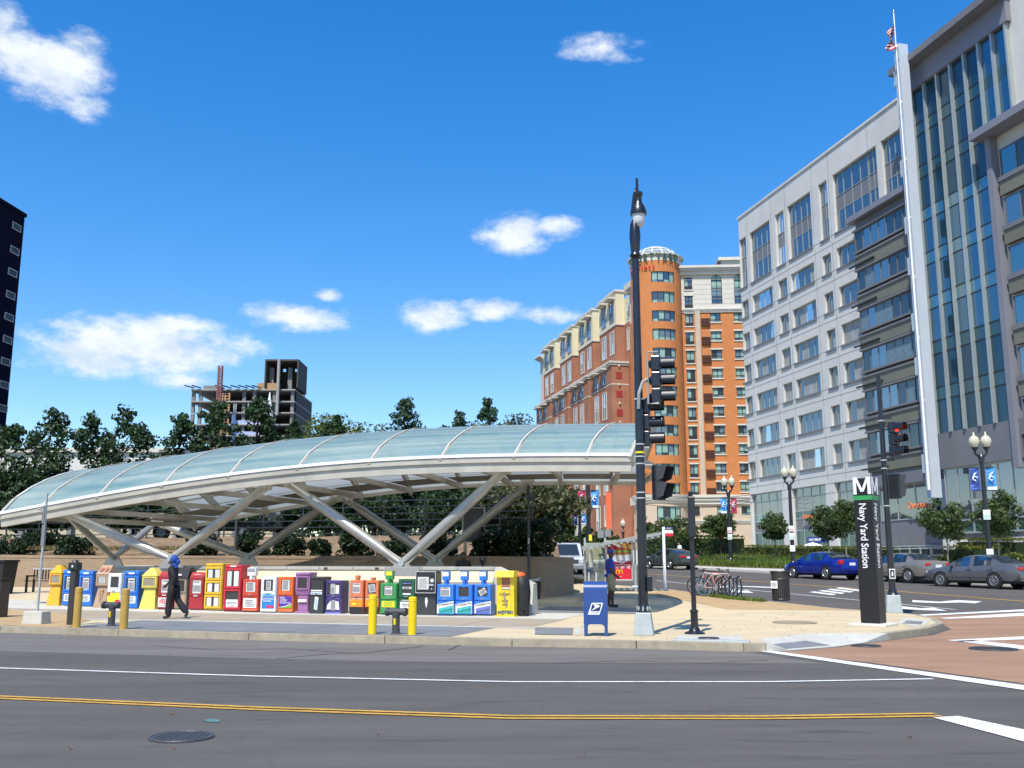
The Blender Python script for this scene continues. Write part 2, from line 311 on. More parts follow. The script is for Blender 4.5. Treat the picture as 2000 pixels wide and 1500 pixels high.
mat('dark_grey',(.06,.06,.065),.5,var=.15); mat('mid_grey',(.22,.22,.22),.6,var=.12); mat('light_grey',(.5,.5,.5),.6,var=.1)
mat('rubber',(.018,.018,.018),.85,var=.2); mat('chrome',(.6,.6,.6),.22,metal=1,var=.05)
mat('white',(.80,.80,.78),.5,var=.04); mat('paper',(.62,.60,.55),.8,var=.12,scale=30); mat('ink',(.03,.03,.035),.7)
mat('print_grey',(.30,.30,.30),.8,var=.5,scale=45); mat('pane_dark',(.05,.05,.05),.12,var=.2,spec=.6)
brickmat('brick_wall',(.37,.245,.145),(.29,.19,.115),(.33,.27,.19))
brickmat('brick_red',(.42,.145,.068),(.36,.12,.055),(.36,.2,.13))
mat('brick_orange',(.56,.20,.06),.85,var=.10,scale=1.1,dirt=.14)
mat('trim_stone',(.62,.58,.49),.85,var=.07,scale=.8,dirt=.1); mat('pink_stone',(.54,.42,.30),.85,var=.08,scale=.8,dirt=.12)
mat('cream_stucco',(.68,.60,.40),.85,var=.05,scale=.7,dirt=.06)
mat('office_white',(.60,.585,.54),.8,var=.07,scale=.6,dirt=.16); mat('fin_grey',(.21,.21,.24),.55,var=.05,scale=.5); mat('fin_blue',(.50,.55,.60),.55,var=.04,scale=.5)
mat('office_grey',(.17,.17,.18),.6,var=.08,scale=.6); mat('office_olive',(.17,.165,.12),.6,var=.1,scale=.6)
mat('alu',(.46,.49,.46),.4,metal=.5,var=.06); mat('frame_dark',(.018,.022,.022),.5,var=.1); mat('balcony',(.10,.035,.02),.6,var=.2)
glassmat('glass_office',(.025,.035,.045),.15,.03,.75); glassmat('glass_blue',(.006,.035,.06),.10,.02,.26,(.5,.75,.9)); glassmat('glass_teal',(.015,.055,.065),.15,.02,.34,(.65,.9,.95)); glassmat('glass_bay',(.02,.03,.036),.12,.03,.36)
glassmat('glass_hotel',(.02,.035,.035),.1,.03,.55); glassmat('glass_car',(.015,.02,.02),.2,.02,.3); glassmat('glass_clear',(.30,.40,.36),.80,.02,.45)
mat('curtain',(.26,.42,.34),.35,var=.2,scale=3,spec=.8); mat('curtain_blue',(.13,.2,.23),.3,var=.3,scale=3,spec=.8); mat('blind',(.30,.30,.28),.4,var=.2,scale=.8,spec=.7)
leafmat('leaf_dark',(.018,.042,.016),(.065,.125,.04)); leafmat('leaf_mid',(.03,.06,.015),(.10,.15,.035)); leafmat('leaf_olive',(.07,.095,.02),(.20,.23,.045))
leafmat('leaf_blue',(.025,.06,.035),(.09,.16,.08)); leafmat('leaf_hedge',(.035,.06,.01),(.22,.24,.03)); leafmat('grass',(.05,.09,.015),(.22,.30,.05)); leafmat('dry_grass',(.16,.13,.05),(.36,.29,.11)); leafmat('leaf_shrub',(.008,.022,.008),(.03,.06,.016))
leafmat('leaf_brown',(.045,.06,.02),(.13,.13,.045))
mat('bark',(.055,.042,.03),.95,var=.3,scale=8,bump=.4); mat('bark_pale',(.22,.2,.16),.9,var=.25,scale=8,bump=.3)
mat('mulch',(.25,.165,.09),.95,var=.45,scale=4,bump=1.,bscale=18,dirt=.55)
# canopy glazing: frosted, blue-green, passes sunlight
m,n,p=nodes('canopy_glass'); o=n.nodes['Material Output']
p.inputs['Roughness'].default_value=.22; p.inputs['Specular IOR Level'].default_value=.6
t=n.nodes.new('ShaderNodeTexCoord'); mp=n.nodes.new('ShaderNodeMapping'); mp.inputs['Scale'].default_value=(.12,3.2,3.2); n.links.new(t.outputs['Object'],mp.inputs[0])
z=n.nodes.new('ShaderNodeTexNoise'); z.inputs['Scale'].default_value=1.; z.inputs['Detail'].default_value=5; n.links.new(mp.outputs[0],z.inputs['Vector'])
r=n.nodes.new('ShaderNodeValToRGB'); r.color_ramp.elements[0].color=(.11,.36,.42,1); r.color_ramp.elements[1].color=(.46,.64,.60,1); r.color_ramp.elements[0].position=.35; r.color_ramp.elements[1].position=.68
n.links.new(z.outputs['Fac'],r.inputs[0]); n.links.new(r.outputs[0],p.inputs['Base Color'])
tb=n.nodes.new('ShaderNodeBsdfTranslucent'); tb.inputs[0].default_value=(.95,.92,.82,1)
tr=n.nodes.new('ShaderNodeBsdfTransparent'); tr.inputs[0].default_value=(.92,.92,.86,1)
a=n.nodes.new('ShaderNodeMixShader'); a.inputs[0].default_value=.5; n.links.new(p.outputs[0],a.inputs[1]); n.links.new(tb.outputs[0],a.inputs[2])
b=n.nodes.new('ShaderNodeMixShader'); b.inputs[0].default_value=.10; n.links.new(a.outputs[0],b.inputs[1]); n.links.new(tr.outputs[0],b.inputs[2]); n.links.new(b.outputs[0],o.inputs[0])
m,n,p=nodes('skylight_strip'); tb=n.nodes.new('ShaderNodeBsdfTranslucent'); tb.inputs[0].default_value=(.93,.90,.80,1)
tr=n.nodes.new('ShaderNodeBsdfTransparent'); tr.inputs[0].default_value=(.95,.95,.92,1); ms=n.nodes.new('ShaderNodeMixShader'); ms.inputs[0].default_value=.25
zz=n.nodes.new('ShaderNodeTexNoise'); n.links.new(tb.outputs[0],ms.inputs[1]); n.links.new(tr.outputs[0],ms.inputs[2]); n.links.new(ms.outputs[0],n.nodes['Material Output'].inputs[0])
# ================= ground, roads, pavement =================
def sheet(name,poly,dz,mt,parent=None,kind=None,thick=0.):
    bm=bmesh.new(); vs=[bm.verts.new((p[0],p[1],0)) for p in poly]; bm.faces.new(vs)
    if thick:
        pass
    for yy in (Y0,YM):
        bmesh.ops.bisect_plane(bm,geom=bm.verts[:]+bm.edges[:]+bm.faces[:],plane_co=(0,yy,0),plane_no=(0,1,0))
    bmesh.ops.triangulate(bm,faces=bm.faces[:])
    for v in bm.verts: v.co.z=hz(v.co.y)+dz
    bmesh.ops.recalc_face_normals(bm,faces=bm.faces[:])
    if sum(f.normal.z for f in bm.faces)<0: bmesh.ops.reverse_faces(bm,faces=bm.faces[:])
    if thick:
        g=bmesh.ops.extrude_face_region(bm,geom=bm.faces[:])
        bmesh.ops.translate(bm,verts=[e for e in g['geom'] if isinstance(e,bmesh.types.BMVert)],vec=(0,0,0))
        fs=[e for e in g['geom'] if isinstance(e,bmesh.types.BMFace)]; top=set(v for f in fs for v in f.verts)
        for v in bm.verts:
            if v not in top: v.co.z-=thick
    me=bpy.data.meshes.new(name); bm.to_mesh(me); bm.free(); me.materials.append(MT[mt])
    o=mk(name,me,parent)
    if kind: o['kind']=kind
    return o
sheet('ground',[(-3000,-400),(3000,-400),(3000,4000),(-3000,4000)],-.05,'earth',kind='structure')
road=sheet('road',[(-260,-60),(260,-60),(260,230),(-260,230)],0.,'asphalt',kind='structure')
# older, paler strip of asphalt along the kerb
KF=[(-70,40.6),(-30,28.6),(-11.6,23.03),(-5.4,20.85),(-2.5,20.0),(0,19.28),(2.3,18.85),(4.14,18.2)]
KC=[(4.14,18.2),(4.9,18.33),(6.1,19.2),(7.2,20.36),(9.1,22.3),(10.3,24.2),(11.0,26.3),(11.25,28.0),(10.95,29.5),(9.92,30.7),(8.77,33.96),(8.06,35.3),(7.19,39.1),(6.6,41.6),(4.6,45.5),(3.5,49),(3.1,55),(1.5,62),(-9.5,110)]
sheet('worn_asphalt_strip',[(p[0],p[1]-.02) for p in KF]+[(4.9,16.1),(2,16.15),(-2,16.4),(-5.0,17.1),(-9,18.3),(-30,24.5),(-70,36.5)],.0025,'asphalt_worn',road)
RI=[(4.7,19.35),(5.3,19.95),(6.1,20.8)]; RO=[(5.0,18.4),(6.1,19.2),(6.95,20.1)]; RA=(4.55,18.24); RB=(7.7,20.85)
pl=KF[:-1]+[(4.14,18.2),RA]+RI+[RB]+KC[4:]+[(-90,110),(-90,45)]
walk=sheet('sidewalk',pl,.14,'sand_concrete',kind='structure')
# ---- kerb stones ----
def along(poly,step):
    pts=[Vector((p[0],p[1])) for p in poly]; out=[]; 
    for i in range(len(pts)-1):
        a,b=pts[i],pts[i+1]; n=max(1,round((b-a).length/step))
        out+=[a.lerp(b,k/n) for k in range(n)]
    return out+[pts[-1]]
def kerb(poly,step,w=.17,top=.145,mt='kerb_stone',parent=walk,low=-.12,skip=()):
    ps=along(poly,step)
    for i in range(len(ps)-1):
        if i in skip: continue
        a,b=ps[i],ps[i+1]; d=(b-a).normalized(); nn=Vector((-d.y,d.x)); a=a+d*.006; b=b-d*.006
        def P(q,dz): return (q.x,q.y,hz(q.y)+dz)
        bb=B(); bb.hexa([P(a-nn*.012,low),P(b-nn*.012,low),P(b+nn*w,low),P(a+nn*w,low)],[P(a,top),P(b,top),P(b+nn*w,top),P(a+nn*w,top)])
        bb.obj('kerb_stone',mt,parent,bevel=.012)
kerb([p for p in KF if p[0]>-40][0:],2.9)
kerb(KC[:1]+[RA],1.7); kerb([RB]+KC[4:],1.7)
rz_=B(); zi,zo=.14,.012
for a,b,c,d in zip(RI[:-1],RI[1:],RO[1:],RO[:-1]): rz_.quad((*a,zi),(*b,zi),(*c,zo),(*d,zo))
rz_.quad((*RA,zi),(*RI[0],zi),(*RO[0],zo)); rz_.quad((*RB,zi),(*RO[2],zo),(*RI[2],zi)); rz_.quad((*RA,zi),(*RO[0],zo),(*RO[0],-.06),(*RA,-.06)); rz_.quad((*RB,zi),(*RO[2],zo),(*RO[2],-.06),(*RB,-.06)); rz_.quad((*RO[0],zo),(*RO[1],zo),(*RO[1],-.06),(*RO[0],-.06)); rz_.quad((*RO[1],zo),(*RO[2],zo),(*RO[2],-.06),(*RO[1],-.06)); rz_.obj('kerb_ramp','light_concrete',walk)
lp=lambda i,f,dz=.005: tuple(Vector((*RI[i],zi)).lerp(Vector((*RO[i],zo)),f)+Vector((0,0,dz)))
tpl=B().quad(lp(0,.5),lp(1,.45),lp(1,.9),lp(0,.9)).obj('tactile_plate','slate',walk)
# ---- paving slabs in the frame of the kerb ----
UR=Vector((.955,-.297)); NR=Vector((.297,.955)); OR=Vector((0,19.28))
def PW(s,n): q=OR+UR*s+NR*n; return (q.x,q.y)
def kerb_n(s):      # the kerb bends: inner edge of the kerb at s
    xs=[];ns=[]
    for p in KF:
        v=Vector(p)-OR; xs.append(v.dot(UR)); ns.append(v.dot(NR))
    return float(np.interp(s,xs,ns))
slabmesh={}
def slabs(s0,s1,ds,n0,n1,dn,mt,th=.006,gap=.012,follow=False,skew=0.):
    ns=max(1,round((s1-s0)/ds)); nn=max(1,round((n1-n0)/dn))
    for i in range(ns):
        for j in range(nn):
            a=s0+(s1-s0)*i/ns+gap; b=s0+(s1-s0)*(i+1)/ns-gap
            lo=n0+(n1-n0)*j/nn; hi=n0+(n1-n0)*(j+1)/nn
            la=(kerb_n(a)+.2 if follow and j==0 else lo)+gap; lb=(kerb_n(b)+.2 if follow and j==0 else lo)+gap
            sheet('paving_slab',[PW(a,la),PW(b,lb),PW(b+skew,hi-gap),PW(a+skew,hi-gap)],.14+th+rng.uniform(-.001,.001),mt,walk)
slabs(-10.6,-1.3,2.05,.2,3.0,1.4,'slate',.006,follow=True)
slabs(-12.8,-.4,12.4/6,3.0,3.35,.35,'light_concrete',.005)
slabs(-16,-.6,1.75,3.35,6.5,3.2,'tan_concrete',.006,.008)
slabs(-22,-.7,2.6,6.5,9.6,3.1,'light_concrete',.005,.008)
slabs(-30,-16.02,2.3,3.0,6.5,3.5,'tan_concrete',.006,.008)
slabs(-2.6,0.6,1.6,9.62,12.2,1.3,'slate',.006,.01)
for k,(s0,n0) in enumerate(((-3.4,9.7),(-3.4,11.2))): pass
# orange band along the avenue
sheet('paving_band',[(v.x,v.y) for v in (G(1322,1153,.14),G(1300,1153,.14),G(1250,1160,.14),G(1330,1172,.14),G(1420,1190,.14),G(1560,1191,.14),G(1700,1193,.14),G(1640,1190,.14),G(1510,1176,.14),G(1450,1171,.14),G(1362,1159,.14))],.145,'orange_concrete',walk)
sheet('paving_band',[(v.x,v.y) for v in (G(0,1190,.14),G(0,1221,.14),G(100,1226,.14),G(130,1226,.14),G(175,1212,.14),G(140,1200,.14))],.149,'orange_concrete',walk)
# kerb ramps with tactile plates
def pxs(name,pts,dz,mt,parent): return sheet(name,[(v.x,v.y) for v in (G(x,y,dz) for x,y in pts)],dz,mt,parent)
def tactile(pts,dz):
    o=pxs('tactile_plate',pts,dz,'slate',walk); a,b,c,d=[G(x,y,dz) for x,y in pts]; bb=B()
    for i in range(10):
        for j in range(5):
            p=a.lerp(b,(i+.5)/10).lerp(d.lerp(c,(i+.5)/10),(j+.5)/5); bb.lathe([(.025,0),(.018,.012)],6,0,(p.x,p.y,p.z))
    bb.obj('tactile_dome','slate',o,kind='stuff')
r2=pxs('kerb_ramp',[(1752,1216),(1772,1206),(1818,1212),(1808,1220),(1785,1224)],.146,'light_concrete',walk)
tactile([(1763,1217),(1771,1212),(1803,1214),(1799,1219)],.152)
pxs('concrete_pad',[(1320,1241),(1446,1241),(1456,1250),(1322,1250)],.148,'light_concrete',walk)
pxs('paving_panel',[(1045,1225),(1120,1226),(1118,1240),(1045,1239)],.148,'slate',walk); pxs('paving_panel',[(1124,1226),(1135,1226),(1133,1240),(1122,1240)],.148,'light_concrete',walk)  # slate paving panel with a narrow pale concrete strip beside it
# ---- storm drain inlet in the kerb ----
t=thing('storm_drain_inlet','steel-faced storm drain inlet set into the kerb at the street corner','storm drain',tuple(G(1388,1268.5,0)),R(-19))
bb=B(); bb.box((-.70,-.03,.0),(-.66,.2,.165)); bb.box((.66,-.03,0),(.70,.2,.165)); bb.box((-.66,-.03,.125),(.66,.2,.168)); bb.obj('frame','galv',t,bevel=.008)
B().box((-.66,.1,.0),(.66,.16,.12)).obj('opening','black_matte',t)
bb=B(); bb.box((-.66,-.04,.03),(.66,-.015,.06)); bb.obj('guard_bar','galv',t)
# ---- red stamped crossing ----
rc=[(4.6,18.1),(5.2,18.4),(6.15,19.12),(7.25,20.28),(9.2,22.2),(10.42,24.1),(11.12,26.25),(11.38,28.0),(11.2,29.5),(13.5,30.1),(19.5,32.5),(40,40.6),(46,27),(24,10.5),(13,7.0),(9.2,10.4),(6.85,13.2),(5.7,16.2)]
cross=sheet('crossing',rc,.004,'red_asphalt',kind='structure')
def paint(name,pts,mt='white_paint_line',dz=.009,parent=road): return pxs(name,pts,dz,mt,parent)
def wpaint(name,pts,mt='white_paint_line',dz=.009): return sheet(name,pts,dz,mt,road)
def strip(name,cl,w,mt):
    ps=[Vector(p) for p in cl]; L=[];Rr=[]
    for i,p in enumerate(ps):
        d=(ps[min(i+1,len(ps)-1)]-ps[max(0,i-1)]).normalized(); n=Vector((-d.y,d.x))*w/2; L.append(p+n); Rr.append(p-n)
    return wpaint(name,[(v.x,v.y) for v in L+Rr[::-1]],mt)
strip('lane_line',[(-60,24.5),(-20,17.4),(-7.73,15.4),(-3.57,14.32),(0,13.66),(3.4,13.66),(5.75,14.0)],.10,'white_paint_line')
for off in (-.085,.085):
    strip('centre_line',[(-60,21.0+off),(-20,14.4+off),(-6.06,12.14+off),(-2.8,11.24+off),(0,10.62+off),(2.6,10.6+off),(4.45,10.78+off)],.09,'yellow_paint_line')
wpaint('crosswalk_line',[(4.3,18.55),(4.62,18.45),(6.62,13.3),(9.0,9.9),(8.55,9.7),(6.4,12.75)])
paint('stop_bar',[(1822,1401),(1872,1398),(2060,1437),(2060,1464)])
paint('crosswalk_line',[(1848,1250),(2040,1241),(2040,1247),(1880,1253)]); paint('crosswalk_line',[(1866,1251.5),(1900,1250),(2040,1265),(2040,1273)])
paint('stop_bar',[(1762,1202),(2040,1188),(2040,1192),(1762,1204.5)]); paint('crosswalk_line',[(1832,1207),(2040,1194),(2040,1201),(1850,1208.5)])
strip('centre_line',[(18.9,34.3),(18.31,36.2),(16.29,42.8),(13.62,49.2),(10.3,57.8),(8.33,62.5),(-4,105)],.2,'yellow_paint_line')
strip('lane_line',[(14.1,32.2),(12.2,38.2),(9.6,46),(7.6,53)],.12,'white_paint_line')
paint('turn_arrow',[(1782,1172),(1835,1175),(1868,1172),(1918,1174.5),(1904,1178.5),(1880,1176.5),(1835,1178),(1782,1176)])
paint('turn_arrow',[(1760,1184),(1800,1188),(1822,1186.5),(1850,1193),(1812,1192),(1760,1189)])
for k in range(4): paint('hatch_bar',[(1580+17*k,1156.5-2.6*k),(1590+17*k,1155-2.6*k),(1634+17*k,1160.5-2.6*k),(1626+17*k,1162.4-2.6*k)])
paint('turn_arrow',[(1424,1150),(1450,1154),(1458,1152.5),(1472,1158),(1448,1157.5),(1424,1156)])
paint('lane_line',[(1440,1144),(1510,1146.5),(1510,1148.5),(1440,1145.4)])
# ---- manhole covers ----
def manhole(px,py,r,dz,label,mt='dark_grey'):
    c=G(px,py,dz); o=thing('manhole_cover',label,'manhole',(c.x,c.y,c.z+.006),0.,'round iron access covers in the paving')
    B().lathe([(r,-.004),(r,.006),(r*.94,.008),(0.001,.008)],40,0,caps=False).obj('cover',mt,o)
    B().torus((0,0,.004),r*.95,.012,'z',40,6).obj('rim',mt,o)
    bb=B(); n=9
    for i in range(-4,5):
        for j in range(-4,5):
            x,y=i*r*.18,j*r*.18
            if math.hypot(x,y)<r*.82: bb.cb((x,y,.011),(r*.1,r*.1,.008))
    bb.obj('tread',mt,o,kind='stuff')
manhole(355,1441,.29,0,'round cast iron manhole cover in the nearest road lane'); manhole(1552,1216,.52,.146,'round cover flush in the sandy pavement behind the ramp','tan_concrete')
manhole(1940,1268,.42,.006,'large manhole cover in the red crossing at the right edge'); manhole(1691,1262,.28,.006,'small manhole cover in the red crossing near the kerb ramp'); manhole(1384,1247,.2,.15,'round iron lid on the concrete pad behind the storm drain')
# ---- far side of the avenue: pavement, verge, kerb ----
FK=[(36,24),(29.3,35),(25.2,43.2),(21.9,50),(18.9,56.8),(16.2,63.5),(13.7,69.5),(10.6,76.5),(2,108),(-12,165)]
far=sheet('far_sidewalk',FK+[(40,165),(70,100),(70,24)],.14,'light_concrete',kind='structure')
kerb(FK[::-1],2.6,parent=far,mt='light_concrete')
def verge(name,pts,dz=.17): return sheet(name,pts,dz,'mulch',far)
verge('planting_bed',[(12.9,77),(15.6,71.0),(18.6,67.5),(21.8,68.4),(22.5,72),(20,80),(15,88)])
verge('planting_bed',[(20.2,76),(24.5,70.5),(33,57),(37,51),(44,54),(36,75),(27,97),(17,100)])
def scatter_grass(name,poly,n,h,mt,dz,parent=None,label=None,w=.03,cat='grass'):
    P=np.array(poly); lo=P.min(0); hi=P.max(0); pts=[]
    def inside(q):
        c=False; j=len(P)-1
        for i in range(len(P)):
            if (P[i][1]>q[1])!=(P[j][1]>q[1]) and q[0]<(P[j][0]-P[i][0])*(q[1]-P[i][1])/(P[j][1]-P[i][1])+P[i][0]: c=not c
            j=i
        return c
    while len(pts)<n:
        q=lo+rng.random(2)*(hi-lo)
        if inside(q): pts.append(q)
    pts=np.array(pts); a=rng.random(n)*2*PI; hh=h*(.5+rng.random(n)); tl=rng.normal(0,.35,(n,2))*hh[:,None]; z=np.array([hz(y) for y in pts[:,1]])+dz
    dx=np.cos(a)*w; dy=np.sin(a)*w; v=np.zeros((n,3,3))
    v[:,0]=np.c_[pts[:,0]-dx,pts[:,1]-dy,z]; v[:,1]=np.c_[pts[:,0]+dx,pts[:,1]+dy,z]; v[:,2]=np.c_[pts+tl,z+hh]
    me=bpy.data.meshes.new(name); me.from_pydata(v.reshape(-1,3).tolist(),[],np.arange(3*n).reshape(-1,3).tolist()); me.materials.append(MT[mt])
    o=mk(name,me,parent); o['kind']='stuff'
    if parent is None: tag(o,label,cat)
    return o
scatter_grass('grass',[(13.2,77.5),(15.8,71.6),(18.4,68.2),(21.4,69),(22,72),(19.8,79),(15.2,87)],9000,.42,'grass',.16,None,'bright green grass in the bed around the banner lamp post',.05)
scatter_grass('grass',[(20.6,76),(24.8,71),(31,61),(33,63),(28,74),(22,86),(18,92)],9000,.5,'grass',.16,None,'long green grass strip below the clipped hedge of the pale building',.06)
scatter_grass('grass',[(3.3,49.3),(4.0,47.4),(2.0,46),(.5,49),(.8,56),(2.7,56)],5000,.14,'dry_grass',.14,None,'dry yellow-green grass patch at the end of the brick wall',.03)
scatter_grass('grass',[(7.0,38.6),(7.9,35.6),(8.6,33.9),(8.3,33.6),(7.5,35),(6.7,38)],1500,.10,'grass',.15,None,'sparse weeds growing along the pavement edge under the bicycles',.02)
# fallen leaves and bits of litter on the pavement and road
P_=[]
for i in range(125):
    g=G(rng.uniform(1120,1700),rng.uniform(1196,1250),.15) if i<110 else G(rng.uniform(0,2000),rng.uniform(1275,1480),.006); P_.append((g.x,g.y,g.z+.008))
bb=B()
for x,y,z in P_:
    a=rng.random()*6.28; s=rng.uniform(.012,.035); d=Vector((math.cos(a),math.sin(a),0))*s; e=Vector((-d.y,d.x,0))*.5; p=Vector((x,y,z)); bb.quad(p-d,p+e+Vector((0,0,.01)),p+d,p-e+Vector((0,0,.008)))
lf=bb.obj('fallen_leaves','leaf_litter' if 'leaf_litter' in MT else 'tan_concrete',kind='stuff'); tag(lf,'scattered dry leaves and scraps on the pavement and road','leaves')

for cl,w_ in (([(540,1287),(640,1278),(720,1275),(800,1266),(830,1262)],.035),([(300,1262),(420,1270),(560,1268),(700,1277)],.03),([(876,1270),(890,1264),(905,1258)],.025),([(1080,1296),(1240,1291),(1380,1296),(1500,1290)],.03)):
    q=[G(x,y,0) for x,y in cl]; fine=[]
    for a,b in zip(q[:-1],q[1:]):
        for k in range(6): p=a.lerp(b,k/6); fine.append((p.x,p.y+rng.normal(0,.025)))
    strip('tar_seal',fine+[(q[-1].x,q[-1].y)],w_,'tar')
pxs('utility_mark',[(395,1407),(415,1403),(430,1406),(428,1410),(405,1410)],.006,'teal_mark',road)
# ================= buildings =================
def hit(o,rz,px,py,off=0.):
    """pixel -> (t,z) on the vertical plane through o whose local x axis is turned by rz; off = outwards"""
    X=Vector((math.cos(rz),math.sin(rz))); Y=Vector((-math.sin(rz),math.cos(rz))); r=raydir(px,py)
    oo=Vector((o[0],o[1]))-Y*off
    k=oo.dot(Y)/(r.x*Y.x+r.y*Y.y); p=Vector((r.x*k,r.y*k)); return (p-oo).dot(X),CH+r.z*k
def flat(u,d,z): return (u,d,z)
def wall_grid(name,parent,us,zs,hole,mt,depth=.3,fn=flat,kind=None):
    bb=B(); nu=len(us)-1; nz_=len(zs)-1
    H=[[hole((us[i]+us[i+1])/2,(zs[j]+zs[j+1])/2) for j in range(nz_)] for i in range(nu)]
    for i in range(nu):
        for j in range(nz_):
            a,b,c,d=us[i],us[i+1],zs[j],zs[j+1]
            if not H[i][j]:
                bb.quad(fn(a,0,c),fn(b,0,c),fn(b,0,d),fn(a,0,d))
            else:
                if i==0 or not H[i-1][j]: bb.quad(fn(a,0,c),fn(a,depth,c),fn(a,depth,d),fn(a,0,d))
                if i==nu-1 or not H[i+1][j]: bb.quad(fn(b,0,c),fn(b,depth,c),fn(b,depth,d),fn(b,0,d))
                if j==0 or not H[i][j-1]: bb.quad(fn(a,0,c),fn(b,0,c),fn(b,depth,c),fn(a,depth,c))
                if j==nz_-1 or not H[i][j+1]: bb.quad(fn(a,0,d),fn(b,0,d),fn(b,depth,d),fn(a,depth,d))
    return bb.obj(name,mt,parent)
def holes_edges(rects,u0,u1,z0,z1):
    us=sorted({u0,u1}|{round(v,4) for r in rects for v in r[:2] if u0<v<u1}); zs=sorted({z0,z1}|{round(v,4) for r in rects for v in r[2:4] if z0<v<z1})
    def hole(u,z): return any(r[0]<u<r[1] and r[2]<z<r[3] for r in rects)
    return us,zs,hole
def bar(bb,fn,a,b,c,d,d0,d1):
    bb.add([fn(a,d0,c),fn(b,d0,c),fn(b,d1,c),fn(a,d1,c),fn(a,d0,d),fn(b,d0,d),fn(b,d1,d),fn(a,d1,d)],[(0,3,2,1),(4,5,6,7),(0,1,5,4),(1,2,6,5),(2,3,7,6),(3,0,4,7)])
def window(parent,r,nx,glass,frame='frame_dark',fw=.06,dep=.2,fn=flat,zsplit=(),sill=None,name='window',mull=None):
    """frame mesh with its panes as children"""
    a,b,c,d=r; mull=mull or fw; bb=B()
    bar(bb,fn,a,a+fw,c,d,dep-.06,dep+.04); bar(bb,fn,b-fw,b,c,d,dep-.06,dep+.04); bar(bb,fn,a+fw,b-fw,c,c+fw,dep-.06,dep+.04); bar(bb,fn,a+fw,b-fw,d-fw,d,dep-.06,dep+.04)
    xs=[a+fw]+[a+(b-a)*k/nx for k in range(1,nx)]+[b-fw]; zs=[c+fw]+[c+(d-c)*q for q in zsplit]+[d-fw]
    for x in xs[1:-1]: bar(bb,fn,x-mull/2,x+mull/2,c+fw,d-fw,dep-.055,dep+.035)
    for z in zs[1:-1]: bar(bb,fn,a+fw,b-fw,z-mull/2,z+mull/2,dep-.05,dep+.03)
    w=bb.obj(name,frame,parent)
    for i in range(len(xs)-1):
        for j in range(len(zs)-1):
            g=glass(i,j) if callable(glass) else glass
            B().quad(fn(xs[i],dep,zs[j]),fn(xs[i+1],dep,zs[j]),fn(xs[i+1],dep,zs[j+1]),fn(xs[i],dep,zs[j+1])).obj('pane',g,w)
    if sill:
        s=B(); bar(s,fn,a-.08,b+.08,c-.22,c-.02,-.12,.1); s.obj('sill',sill,w)
    return w
# ---------- white office building along the avenue ----------
OR_Z=math.atan2(-.9745,.2245)
c0=D(1463,936,117.0); OB=(c0.x,c0.y); T=lambda px,py,off=0.: hit(OB,OR_Z,px,py,off)
off=thing('office_building','white stone and glass office building with a dark projecting bay, tallest on the right','building',(c0.x,c0.y,0),OR_Z)
g0=hz(117)-.3
cols=[(1455.5,1471.5,810),(1479,1520,798),(1531,1549,784),(1556,1604,772),(1620,1638,756),(1649,1720,740)]
CT=[(T(a,y)[0],T(b,y)[0]) for a,b,y in cols]
zb=[T(1463-(.0535*(936-y)),y)[1] for y in (624.4,687,748,810,873,936)]; zt=[T(1463-.0535*(936-y),y-33)[1] for y in (624.4,687,748,810,873,936)]
ztall0=T(1446,565)[1]; ztall1=T(1440.5,472)[1]; zroof=T(1431,437)[1]; zg1=T(1464,966)[1]
tend=T(1790,700)[0]
rects=[]; 
for a,b in CT:
    for c,d in zip(zb,zt): rects.append((a,b,c,d))
    rects.append((a,b,ztall0,ztall1))
XT=[(T(1690,330)[0],T(1713,330)[0]),(T(1722,310)[0],T(1768,310)[0])]
for a,b in XT: rects.append((a,b,ztall0,ztall1))
GP=[(T(1468,1000)[0],T(1529,1000)[0]),(T(1548,1000)[0],T(1615,1000)[0]),(T(1632,1000)[0],T(1705,1000)[0]),(T(1716,1000)[0],T(1790,1000)[0])]
for a,b in GP: rects.append((a,b,g0+.2,zg1))
us,zs,hole=holes_edges(rects,0,tend,g0,zroof)
wall_grid('wall',off,us,zs,hole,'office_white',.42)
B().box((0,.0,g0),(.01,30,zroof)).obj('end_wall','office_white',off); B().box((-.05,.5,zroof-.3),(tend,32,zroof-.02)).obj('roof','office_grey',off)
B().box((-.12,-.12,zroof),(tend,.6,zroof+.25)).obj('parapet','office_white',off)
# panel joints
bb=B()
for c in zb+[ztall0]+[zg1]:
    for q in (c-.05,c-1.0): bb.box((.0,-.012,q-.02),(tend,.004,q+.02))
for a,b in CT: bb.box((b+.35,-.012,zg1+.3),(b+.39,.004,zroof))
bb.obj('panel_joint','office_grey',off)
B().box((.5,1.2,g0),(tend,1.3,zroof-.4)).obj('interior_back','dark_grey',off)
def og(i,j): return random.choice(['glass_office','glass_office','glass_office','blind'] )
for k,(a,b) in enumerate(CT):
    nx=2 if b-a<3.2 else 4
    for c,d in zip(zb,zt): window(off,(a,b,c,d),nx,og,'alu',.05,.32,sill='office_grey')
    hh=(ztall1-ztall0)
    window(off,(a,b,ztall0,ztall1),nx,lambda i,j:['glass_office','office_grey','glass_office'][j],'alu',.05,.32,zsplit=(.36,.62),sill='office_grey')
for a,b in XT: window(off,(a,b,ztall0,ztall1),2 if b-a<3.2 else 4,lambda i,j:['glass_office','office_grey','glass_office'][j],'alu',.05,.32,zsplit=(.36,.62))
for a,b in GP: window(off,(a,b,g0+.2,zg1),4,lambda i,j:['glass_teal','office_grey','glass_teal','glass_office'][j],'alu',.09,.36,zsplit=(.38,.55,.66),name='shopfront')
